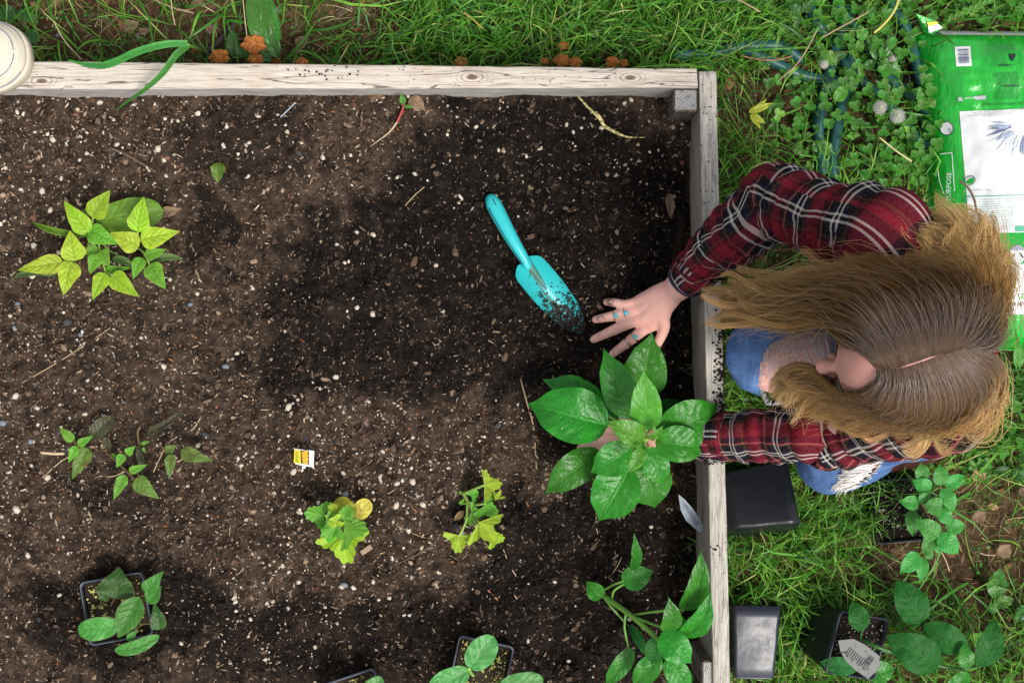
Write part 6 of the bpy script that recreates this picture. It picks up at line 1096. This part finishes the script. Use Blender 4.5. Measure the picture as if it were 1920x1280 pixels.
def cloth_tube(name, pts, rad, parent, n=72, k=110, folds=(), drop=0, seed=0, capend=False, flat=None, uvoff=(0, 0)):
    P = crom(pts, k); r = np.interp(np.linspace(0, len(pts) - 1, k), np.arange(len(pts)), rad); T, N_, B_ = frames(P); th = np.linspace(0, 2 * np.pi, n + 1); s = np.concatenate([[0], np.cumsum(np.linalg.norm(np.diff(P, axis=0), axis=1))])
    R_ = r[:, None] * np.ones(n + 1)[None, :]
    for s0, sg, amp, fr, ph, tw in folds: R_ = R_ + amp * np.exp(-((s[:, None] - s0) / sg) ** 2) * (np.abs(np.sin((s[:, None] - s0) * fr + tw * np.sin(th[None, :] + ph) + ph)) ** .7 - .45)
    cx = np.cos(th)[None, :] ; cy = np.sin(th)[None, :]
    R_ = R_ * (1 + .045 * np.sin(2 * th + seed)[None, :] * np.sin(s * 22 + seed)[:, None] + .03 * np.sin(3 * th - seed)[None, :] * np.sin(s * 41 + 2 * seed)[:, None]) + .0055 * pnoise(s[:, None] * 30 + seed, (cx + 0 * s[:, None]) * 3 + cy * 2.2)
    fx, fy = flat or (1, 1); V = P[:, None, :] + (R_ * cx * fx)[..., None] * N_[:, None, :] + (R_ * cy * fy)[..., None] * B_[:, None, :]
    circ = 2 * np.pi * np.mean(rad); uv = np.stack([(th / (2 * np.pi) * circ)[None, :] + 0 * s[:, None] + uvoff[0], s[:, None] + 0 * th[None, :] + uvoff[1]], -1)
    return mk(name, V.reshape(-1, 3), grid_faces(k, n + 1), M_plaid, parent, uv=uv.reshape(-1, 2))
HIPS = at(1738, 680, .22)
shirt = cloth_tube('shirt', [HIPS + [.0, 0, -.02], BELLY + [.0, 0, .02], CHEST + [.0, .005, .015], NECK * .55 + CHEST * .45 + [.0, 0, .02], NECK + [.0, 0, .0]], [.120, .118, .130, .115, .066], PER, 96, 90, [(.2, .15, .006, 60, .4, 1.5)], seed=1, flat=(.70, 1.1))
slR = cloth_tube('sleeve', [SH_R * .55 + CHEST * .45 + [0, .01, .05], SH_R + [.0, .0, .012], SH_R * .6 + EL_R * .4 + [0, .004, .0], EL_R + [.018, .012, .012], EL_R + [-.010, -.016, -.012], EL_R * .5 + WR_R * .5 + [.002, .004, .004], EL_R * .24 + WR_R * .76 + [0, 0, .002]], [.070, .066, .060, .056, .053, .047, .039], shirt, 72, 130, [(.05, .06, .012, 55, .8, 2.2), (.32, .07, .016, 75, .3, 1.5), (.15, .09, .013, 60, 1.3, 2.0), (.47, .07, .009, 95, 2.0, 1.3)], seed=2)
slL = cloth_tube('sleeve', [SH_L * .6 + CHEST * .4 + [0, -.01, .05], SH_L + [.0, .0, .01], SH_L * .55 + EL_L * .45 + [.01, -.002, 0], EL_L + [.016, -.006, .006], EL_L + [-.018, .0, -.006], EL_L * .45 + WR_L * .55, EL_L * .14 + WR_L * .86 + [0, 0, .003]], [.080, .070, .055, .047, .046, .043, .038], shirt, 72, 130, [(.31, .07, .013, 75, .6, 1.4), (.15, .08, .010, 60, 1.8, 1.8), (.44, .06, .008, 95, .2, 1.2)], seed=4, uvoff=(.02, .015))
cloth_tube('yoke', [SH_R + [-.01, -.005, -.012], SH_R * .7 + SH_L * .3 + [.012, 0, .010], SH_R * .3 + SH_L * .7 + [.012, 0, .010], SH_L + [-.005, .005, -.012]], [.070, .066, .066, .070], shirt, 64, 60, [(.1, .08, .006, 70, .5, 1.5)], seed=7, uvoff=(.01, .04))
for E, W_, sd_, nm in ((EL_R, WR_R, .0, 'cuff'), (EL_L, WR_L, 1.0, 'cuff')):
    a = E * .38 + W_ * .62; b_ = E * .15 + W_ * .85 if sd_ == 0 else E * .09 + W_ * .91; cloth_tube(nm, [a, a * .5 + b_ * .5, b_], [.0425, .0405, .0375], shirt, 60, 30, [(.03, .03, .002, 120, sd_, .5)], seed=5 + sd_, uvoff=(.03, .05 + sd_ * .03)); 
M_btn = plain('button', (.30, .12, .12), .4); mk('collar', *tube(np.array([NECK + [.075 * math.cos(a), .075 * math.sin(a), .0 + .006 * math.sin(2 * a)] for a in np.linspace(-2.2, 2.2, 14)]), .012, 8), M_plaid, shirt)
# jeans
t = NT('blue_denim'); p = t.pos(); w1 = t.noise(t.mapping(p, (900, 900, 260)), 1, 3, .7); w2 = t.noise(p, 14, 4, .6)
c = t.mix(t.step(w2, .38, .66), (.020, .068, .225), (.080, .185, .43)); c = t.mix(t.math('MULTIPLY', t.step(t.noise(p, 420, 4, .8), .45, .66), .55), c, (.28, .37, .53))
M_denim = t.pbr(c, .9, t.bump(t.math('ADD', t.noise(p, 520, 4, .8), t.math('MULTIPLY', t.noise(p, 40, 3), 2.5)), .6, .003), .15)
JB = []
def J_(pts, r, k=None): JB.append(tube(np.array(pts), r, 22, smooth_n=k or 5 * len(pts)))
J_([PELV + [-.02, .07, 0], (PELV + KN_R) / 2 + [0, .03, .02], KN_R], [.100, .090, .071]); J_([KN_R, KN_R * .6 + AN_R * .4 + [.03, 0, 0], AN_R], [.069, .064, .052]); J_([PELV + [-.02, -.07, 0], (PELV + KN_L) / 2 + [0, -.01, .01], KN_L], [.100, .090, .071]); J_([KN_L + [0, 0, -.02], (KN_L + AN_L) / 2 + [0, 0, .01], AN_L], [.066, .060, .05]); J_([BELLY + [.0, 0, -.06], PELV], [.11, .112])
Vj, Fj = remeshed(JB, .0042, 5, .5)
Vj = Vj + np.array([0, 0, 1]) * (.004 * pnoise(Vj[:, 0] * 40 + Vj[:, 2] * 25, Vj[:, 1] * 40))[:, None]
uj, vj = pix(Vj[:, 0], Vj[:, 1], Vj[:, 2])
def inpoly(u, v, P):
    P = np.array(P, float); r = np.zeros(len(u), bool); j = len(P) - 1
    for i in range(len(P)):
        with np.errstate(divide='ignore', invalid='ignore'): k = ((P[i, 1] > v) != (P[j, 1] > v)) & (u < (P[j, 0] - P[i, 0]) * (v - P[i, 1]) / (P[j, 1] - P[i, 1] + 1e-9) + P[i, 0])
        r ^= k; j = i
    return r
RIP1 = [(1426, 697), (1432, 668), (1446, 647), (1478, 632), (1512, 624), (1552, 622), (1558, 650), (1545, 690), (1515, 726), (1492, 748), (1462, 757), (1438, 758), (1427, 735)]
RIP2 = [(1585, 862), (1602, 862), (1622, 866), (1652, 858), (1646, 878), (1622, 900), (1592, 916), (1572, 921), (1562, 912), (1580, 900), (1592, 890)]
wob = 5 * pnoise(uj / 7, vj / 7); hole = (inpoly(uj + wob, vj - wob, RIP1) & (Vj[:, 2] > .26)) | (inpoly(uj + wob, vj - wob, RIP2) & (Vj[:, 2] > .0)); keep = ~hole[Fj].any(1)
jeans = mk('jeans', Vj, Fj[keep], M_denim, PER)
def top_z(u, v, zc, rad):                  # height of the knee fabric seen at (u, v)
    z = zc
    for _ in range(5):
        p = at(u, v, z); k = np.argmin((Vj[:, 0] - p[0]) ** 2 + (Vj[:, 1] - p[1]) ** 2 - .002 * Vj[:, 2]); z = Vj[k, 2]
    return z
M_thr = plain('frayed_thread', (.50, .52, .56), .9, .1); M_thrw = plain('white_frayed_thread', (.80, .78, .76), .9, .1); g = np.random.default_rng(61); mb = MB()
for k in range(22):                        # loose threads across the open knee
    f = k / 21; a = np.array((1440, 652)) * (1 - f) + np.array((1548, 624)) * f; b_ = np.array((1444, 716)) * (1 - f) ** 1.0 + np.array((1556, 664)) * f; b_ = b_ + (np.array((18, 6)) * math.sin(math.pi * f)); za, zb = top_z(*a, .40, 0), top_z(*b_, .40, 0); m_ = (a + b_) / 2 + g.normal(0, 1.2, 2); zm = max(za, zb) + .004 + .010 * math.sin(math.pi * .5) * .6
    mb.add(*tube(np.array([at(*a, za + .001), at(*m_, zm), at(*b_, zb + .001)]), .00075 if k % 3 else .0011, 4, smooth_n=8))
E1 = np.array(RIP1, float); L1 = np.linspace(0, len(E1) - 1e-3, 190)
for s in L1:
    i = int(s); a = E1[i] * (1 - s + i) + E1[(i + 1) % len(E1)] * (s - i); c0 = np.array((1480, 690)); d_ = (c0 - a) / np.linalg.norm(c0 - a); b_ = a + d_ * g.uniform(2, 8) + g.normal(0, 2, 2); a = a - d_ * 2; za = top_z(*a, .40, 0); mb.add(*tube(np.array([at(*a, za + .001), at(*((a + b_) / 2), za + .004), at(*b_, za + .003)]), .0005, 3, smooth_n=5, cap=False))
props(mb.build('frayed_thread', M_thr, jeans), kind='stuff'); mb = MB(); E2 = np.array(RIP2, float)
for k in range(70):                        # white threads of the lower knee's rip
    f = g.uniform(); a = np.array((1588, 864)) * (1 - f) + np.array((1566, 918)) * f + g.normal(0, 3, 2); b_ = np.array((1650, 860)) * (1 - f) + np.array((1600, 912)) * f + g.normal(0, 3, 2); za, zb = top_z(*a, .08, 0), top_z(*b_, .08, 0); m_ = (a + b_) / 2 + g.normal(0, 2, 2); zm = max(top_z(*m_, .08, 0), za, zb)
    mb.add(*tube(np.array([at(*a, za + .002), at(*m_, zm + .003), at(*b_, zb + .002)]), .0011, 4, smooth_n=7))
for s in np.linspace(0, len(E2) - 1e-3, 110):
    i = int(s); a = E2[i] * (1 - s + i) + E2[(i + 1) % len(E2)] * (s - i); c0 = np.array((1605, 885)); d_ = (a - c0) / np.linalg.norm(a - c0); b_ = a + d_ * g.uniform(2, 9) + g.normal(0, 2, 2); a = a - d_ * 3; za = top_z(*a, .08, 0); mb.add(*tube(np.array([at(*a, za + .002), at(*((a + b_) / 2), za + .005), at(*b_, za + .001)]), .0006, 3, smooth_n=5, cap=False))
props(mb.build('frayed_thread', M_thrw, jeans), kind='stuff')
M_boot = plain('red_brown_boot', (.09, .020, .014), .5); M_sole = plain('boot_sole', (.05, .04, .035), .8)
for an, dr in ((AN_R, -1), (AN_L, 1)):
    bt = mk('boot', *tube(np.array([an + [-.01 * dr, 0, .03], an + [.03 * dr, 0, -.005], an + [.08 * dr, 0, -.014], an + [.105 * dr, 0, -.018]]), [.042, .042, .034, .026], 16, smooth_n=18), M_boot, PER); mk('sole', *box(an + [.055 * dr, 0, -.052 if dr < 0 else -.05], (.075, .030, .011), .006), M_sole, bt)
# hair tie and rings
def ring_geo(c, ax, r, rt, n=26, m=8):
    ax = np.asarray(ax, float) / np.linalg.norm(ax); a = np.cross(ax, (.2, .1, 1.)); a /= np.linalg.norm(a); b_ = np.cross(ax, a); th = np.linspace(0, 2 * np.pi, n, endpoint=False)[:, None]; ph = np.linspace(0, 2 * np.pi, m, endpoint=False)[None, :]; rad = np.cos(th)[..., None] * a + np.sin(th)[..., None] * b_
    V = c + rad * (r + rt * np.cos(ph))[..., None] + ax * (rt * np.sin(ph))[..., None]; F = []
    i = np.arange(n)[:, None]; j = np.arange(m)[None, :]; F = np.stack([i * m + j, i * m + (j + 1) % m, (i + 1) % n * m + (j + 1) % m, (i + 1) % n * m + j], -1).reshape(-1, 4); return V.reshape(-1, 3), F
mk('hair_tie', *ring_geo(WR_R + (EL_R - WR_R) * .085 + [0, 0, .0], (EL_R - WR_R) * [1, 1, .6], .0305, .0032), plain('navy_elastic', (.018, .020, .05), .8), PER)
M_silver = NT('silver'); M_silver = M_silver.pbr((.55, .53, .5), .25, Metallic=1.0); M_stone = plain('turquoise_stone', (.10, .50, .62), .25)
dzr = soil_here - .012
for fk, f, rr, st in (('ring', .42, .0094, True), ('ring', .12, .0102, True), ('index', .25, .0102, True), ('index', .44, .0098, False)):
    Pf = crom([at(u, v, z + dzr) for u, v, z in FR[fk]], 40); i = int((.33 + f * .67) * 39); rg = mk('ring', *ring_geo(Pf[i], Pf[i + 1] - Pf[i - 1], rr, .0016, 22, 6), M_silver, PER)
    if st: mk('stone', _iv * .0052 * [1.1, .9, .55] + Pf[i] + [0, 0, rr + .001], _if, M_stone, rg)
# hair: locks grow from a parting and fall to both sides and down the back
GR = [[(1642, 687, 0), (1614, 662, 0), (1578, 634, .77), (1545, 612, .70), (1478, 604, .60), (1400, 590, .51), (1325, 590, .45)],
      [(1662, 690, 0), (1630, 640, 0), (1592, 600, .78), (1540, 580, .70), (1460, 578, .59), (1380, 572, .50), (1318, 576, .44)],
      [(1690, 688, 0), (1660, 625, 0), (1620, 575, .79), (1560, 548, .70), (1475, 552, .58), (1390, 558, .50), (1316, 562, .43)],
      [(1720, 678, 0), (1700, 615, 0), (1665, 560, .79), (1600, 534, .70), (1515, 532, .58), (1420, 540, .50), (1330, 552, .44)],
      [(1750, 667, 0), (1742, 605, 0), (1715, 552, .79), (1655, 522, .70), (1570, 516, .60), (1490, 522, .53), (1400, 532, .46)],
      [(1778, 660, 0), (1788, 600, 0), (1775, 548, .79), (1722, 518, .70), (1650, 506, .62), (1572, 506, .56), (1500, 512, .52)],
      [(1800, 654, 0), (1828, 600, 0), (1825, 550, .77), (1785, 514, .68), (1725, 494, .62), (1660, 486, .58), (1600, 490, .56)],
      [(1808, 652, 0), (1850, 610, 0), (1855, 560, .72), (1830, 510, .65), (1785, 470, .61), (1730, 456, .60), (1668, 478, .58)],
      [(1812, 655, 0), (1862, 635, 0), (1876, 590, .70), (1868, 535, .63), (1835, 482, .60), (1790, 448, .59), (1722, 446, .58)],
      [(1812, 660, 0), (1866, 655, 0), (1884, 620, .70), (1882, 570, .62), (1864, 510, .59), (1838, 462, .58), (1782, 436, .57)]]
GL = [[(1646, 693, 0), (1640, 718, 0), (1612, 736, .77), (1566, 732, .69), (1518, 706, .62), (1474, 712, .56), (1446, 744, .52)],
      [(1666, 692, 0), (1664, 728, 0), (1640, 756, .77), (1588, 748, .69), (1530, 730, .61), (1482, 734, .55), (1452, 752, .52)],
      [(1694, 690, 0), (1700, 730, 0), (1684, 768, .77), (1630, 768, .68), (1566, 754, .60), (1512, 752, .54), (1476, 748, .50)],
      [(1724, 680, 0), (1740, 730, 0), (1732, 774, .76), (1680, 782, .67), (1610, 772, .59), (1552, 770, .53), (1512, 762, .50)],
      [(1754, 669, 0), (1782, 724, 0), (1778, 772, .75), (1728, 788, .66), (1660, 785, .58), (1600, 780, .53), (1556, 772, .50)],
      [(1782, 662, 0), (1822, 712, 0), (1824, 758, .73), (1782, 788, .64), (1720, 796, .58), (1664, 794, .55), (1618, 788, .53)],
      [(1802, 656, 0), (1850, 690, 0), (1856, 728, .71), (1826, 764, .64), (1776, 782, .60), (1724, 788, .57), (1676, 790, .55)],
      [(1810, 656, 0), (1862, 670, 0), (1876, 710, .70), (1860, 752, .62), (1822, 784, .59), (1776, 800, .57), (1728, 808, .56)],
      [(1812, 658, 0), (1868, 660, 0), (1886, 690, .69), (1876, 736, .61), (1848, 780, .58), (1810, 806, .57), (1772, 822, .56)]]
def on_skull(P, k): q = (P - HC) @ HM / HR; d = np.linalg.norm(q, axis=-1, keepdims=True); return HC + (q / d * k * HR) @ HM.T
def guide(Gp, side):
    P = []
    for i, (u, v, z) in enumerate(Gp):
        if z == 0: p = on_skull(at(u, v, .845), 1.0 + .035 * i); p = on_skull(at(u, v, p[2]), 1.0 + .035 * i); p = on_skull(at(u, v, p[2]), 1.0 + .035 * i)
        else: p = at(u, v, z)
        P.append(p)
    return crom(P, 15)
def make_hair(N, seed):
    g = np.random.default_rng(seed); VV, CC = [], []
    for Gs, side, share, wts in ((GR, 1, .56, None), (GL, -1, .44, None)):
        G_ = np.stack([guide(q, side) for q in Gs]); n = int(N * share); K = len(Gs); qv = g.uniform(0, 1, n); qv = (K - 1.001) * np.where(g.uniform(0, 1, n) < (.55 if side < 0 else .25), qv * .72, qv); i = qv.astype(int); f = (qv - i)[:, None, None]; S_ = G_[i] * (1 - f) + G_[i + 1] * f
        t = np.linspace(0, 1, 15)[None, :]; lock = np.floor(qv * 8 + .35 * g.normal(size=n)); lr = np.random.default_rng(seed + 3).normal(size=(400, 6)); li = (lock.astype(int) + (60 if side < 0 else 0)) % 400
        # strands gather into locks, wave, and fray towards the ends
        cen = (lock + .5) / 8; cen = np.clip(cen, 0, K - 1.001); ci = cen.astype(int); cf = (cen - ci)[:, None, None]; Cn = G_[ci] * (1 - cf) + G_[ci + 1] * cf; pull = (.95 * t ** 2.4 * np.clip(g.normal(.5, .12, (n, 1)), 0, 1))[..., None]; S_ = S_ * (1 - pull) + Cn * pull
        ln = (np.clip((.82 if side > 0 else .88) + .10 * lr[li, 5], .62, .98) * g.uniform(.86, 1.04, n))[:, None]; tt = np.clip(t * ln, 0, 1) * 14; a = np.minimum(tt.astype(int), 13); ff = (tt - a)[..., None]; S_ = S_[np.arange(n)[:, None], a] * (1 - ff) + S_[np.arange(n)[:, None], a + 1] * ff
        T = np.gradient(S_, axis=1); T /= np.linalg.norm(T, axis=2, keepdims=True) + 1e-9; sdv = np.cross(T, (0, 0, 1.)); sdv /= np.linalg.norm(sdv, axis=2, keepdims=True) + 1e-9; upv = np.cross(sdv, T)
        curl = np.where(qv > (6.5 if side > 0 else 5.5), 2.2, 1.0)[:, None]
        w = (t ** 1.8); ph = lr[li, 0][:, None] * 3
        sw = pnoise(qv[:, None] * 1.1 + 7 * side, t * 4.5 + 3); sw2 = pnoise(qv[:, None] * 2.7 + 31 * side, t * 6.5 + 9)
        a1 = .034 * curl ** .5 * w * sw + .019 * w * sw2 + .0045 * curl * w * np.sin(t * (8 + lr[li, 1][:, None]) + ph) + w * lr[li, 2][:, None] * .006; a2 = .030 * w * pnoise(qv[:, None] * 1.3 + 50, t * 4 + 60) + .0035 * curl * w * np.cos(t * (8 + lr[li, 1][:, None]) + ph) + w * lr[li, 3][:, None] * .006
        fr = g.normal(0, 1, (n, 1)) ; fr2 = g.normal(0, 1, (n, 1)); a1 = a1 + fr * (.0012 + .0022 * t ** 2); a2 = a2 + fr2 * (.0005 + .0020 * t ** 2) - g.gamma(1.2, .0045, (n, 1)) * sm(.1, .6, t)
        stray = (g.uniform(0, 1, (n, 1)) < .035); a1 = a1 + stray * t * g.normal(0, .025, (n, 1)) * np.sin(t * g.uniform(2, 6, (n, 1))); a2 = a2 + stray * t * np.abs(g.normal(0, .018, (n, 1)))
        S_ = S_ + sdv * a1[..., None] + upv * a2[..., None]
        q = (S_ - HC) @ HM / HR; d = np.linalg.norm(q, axis=2, keepdims=True); mn = 1.012 + g.uniform(0, .028, (n, 1))[..., None] * np.minimum(1, t * 5)[..., None]; mn = np.where(t[..., None] == 0, .995, mn); S_ = np.where(d < mn, HC + (q / np.maximum(d, 1e-6) * mn * HR) @ HM.T, S_)
        VV.append(S_); base = np.array([.185, .118, .078]); midc = np.array([.34, .178, .050]); tip = np.array([.74, .50, .21]); blo = np.array([.88, .62, .28])
        back = sm(6.2, 7.6, qv)[:, None] if side > 0 else sm(5.2, 6.8, qv)[:, None]; x = (t * ln * 1.0)
        c = base + (midc - base) * sm(.16, .50, x)[..., None]; c = c + (tip - c) * (sm(.42, .85, x) * .9)[..., None]; c = c + (blo - c) * (back * sm(.18, .5, x))[..., None] * .8
        c = c * g.uniform(.92, 1.09, (n, 1, 1)) * (1 + .10 * lr[li, 4][:, None, None]); c = c + stray[..., None] * .10; CC.append(np.clip(c, .01, 1))
    # loose curling locks at the ends
    for Gs, side, nl in ((GR, 1, 60), (GL, -1, 30), (GR[6:], 1, 44), (GL[5:], -1, 12)):
        fl = len(Gs) < 6
        G_ = np.stack([guide(q, side) for q in Gs]); K = len(Gs)
        for _ in range(nl):
            q0 = g.uniform(0, K - 1.01); i = int(q0); Cg = G_[i] * (1 - q0 + i) + G_[i + 1] * (q0 - i); s0 = g.uniform(.40, .6) if fl else g.uniform(.35, .65); L_ = np.linspace(s0, g.uniform(.70, .90) if fl else g.uniform(.80, .98), 15)
            idx = np.clip(L_, 0, 1) * 13.99; a = np.minimum(idx.astype(int), 13); P = Cg[a] + (Cg[a + 1] - Cg[a]) * (idx - a)[:, None] + (Cg[-1] - Cg[-2]) * (np.maximum(L_ - 1, 0) * 14)[:, None]
            T = np.gradient(P, axis=0); T /= np.linalg.norm(T, axis=1)[:, None] + 1e-9; sd_ = np.cross(T, (0, 0, 1.)); sd_ /= np.linalg.norm(sd_, axis=1)[:, None] + 1e-9; up_ = np.cross(sd_, T)
            x = np.linspace(0, 1, 15)[:, None]; am = g.uniform(.010, .020) * x ** .6 if fl else g.uniform(.006, .020) * x ** .8; ph0 = g.uniform(0, 6.3); fq = g.uniform(5, 9) if fl else g.uniform(4, 8); drift = g.normal(0, .016) * x ** 1.5
            P = P + sd_ * (am * np.sin(fq * x + ph0) + drift) + up_ * (am * .8 * np.cos(fq * x + ph0) + .006 + .006 * x)
            m = 90 if fl else 34; rad = g.normal(0, 1, (m, 2)) * (.0105 if fl else .0042); prof = (.5 + .9 * x * (1 - x) * 2)[None, :, 0]; jit = g.normal(0, .0035 if fl else .0012, (m, 1)) * (x ** 2).T
            S_ = P[None] + sd_[None] * (rad[:, :1] * prof + jit)[..., None] + up_[None] * (rad[:, 1:] * prof)[..., None]
            q = (S_ - HC) @ HM / HR; d = np.linalg.norm(q, axis=2, keepdims=True); S_ = np.where(d < 1.03, HC + (q / np.maximum(d, 1e-6) * 1.03 * HR) @ HM.T, S_)
            c = np.array([.46, .26, .085]) * (1 - x) + np.array([.80, .56, .26]) * x; c = np.array([.66, .42, .15]) * (1 - x) + np.array([.88, .64, .30]) * x if fl else c; VV.append(S_); CC.append(np.clip(c[None] * g.uniform(.8, 1.2, (m, 1, 1)) * g.uniform(.85, 1.15), .01, 1))
    return np.concatenate(VV), np.concatenate(CC)
S_, Cc = make_hair(27000, 71); n, k = S_.shape[:2]
T = np.gradient(S_, axis=1); T /= np.linalg.norm(T, axis=2, keepdims=True) + 1e-9; a = np.cross(T, (0.1, .2, 1.)); a /= np.linalg.norm(a, axis=2, keepdims=True); b_ = np.cross(T, a); g = np.random.default_rng(5); w = (g.uniform(.00026, .00046, (n, 1)) * np.interp(np.linspace(0, 1, k), [0, .1, .8, 1], [.8, 1, .9, .35])[None, :])[..., None]
V = np.stack([S_ + (a * math.cos(x) + b_ * math.sin(x)) * w for x in (0, 2.094, 4.189)], 2).reshape(-1, 3); F = (grid_faces(k, 3, True)[None] + (np.arange(n) * k * 3)[:, None, None]).reshape(-1, 4)
t = NT('fair_hair'); M_hair = t.pbr(t.attr('Col'), .36, None, .5, (.32, t.attr('Col')))
props(mk('hair', V, F, M_hair, PER, col=np.repeat(Cc.reshape(-1, 3), 3, 0)), kind=None)
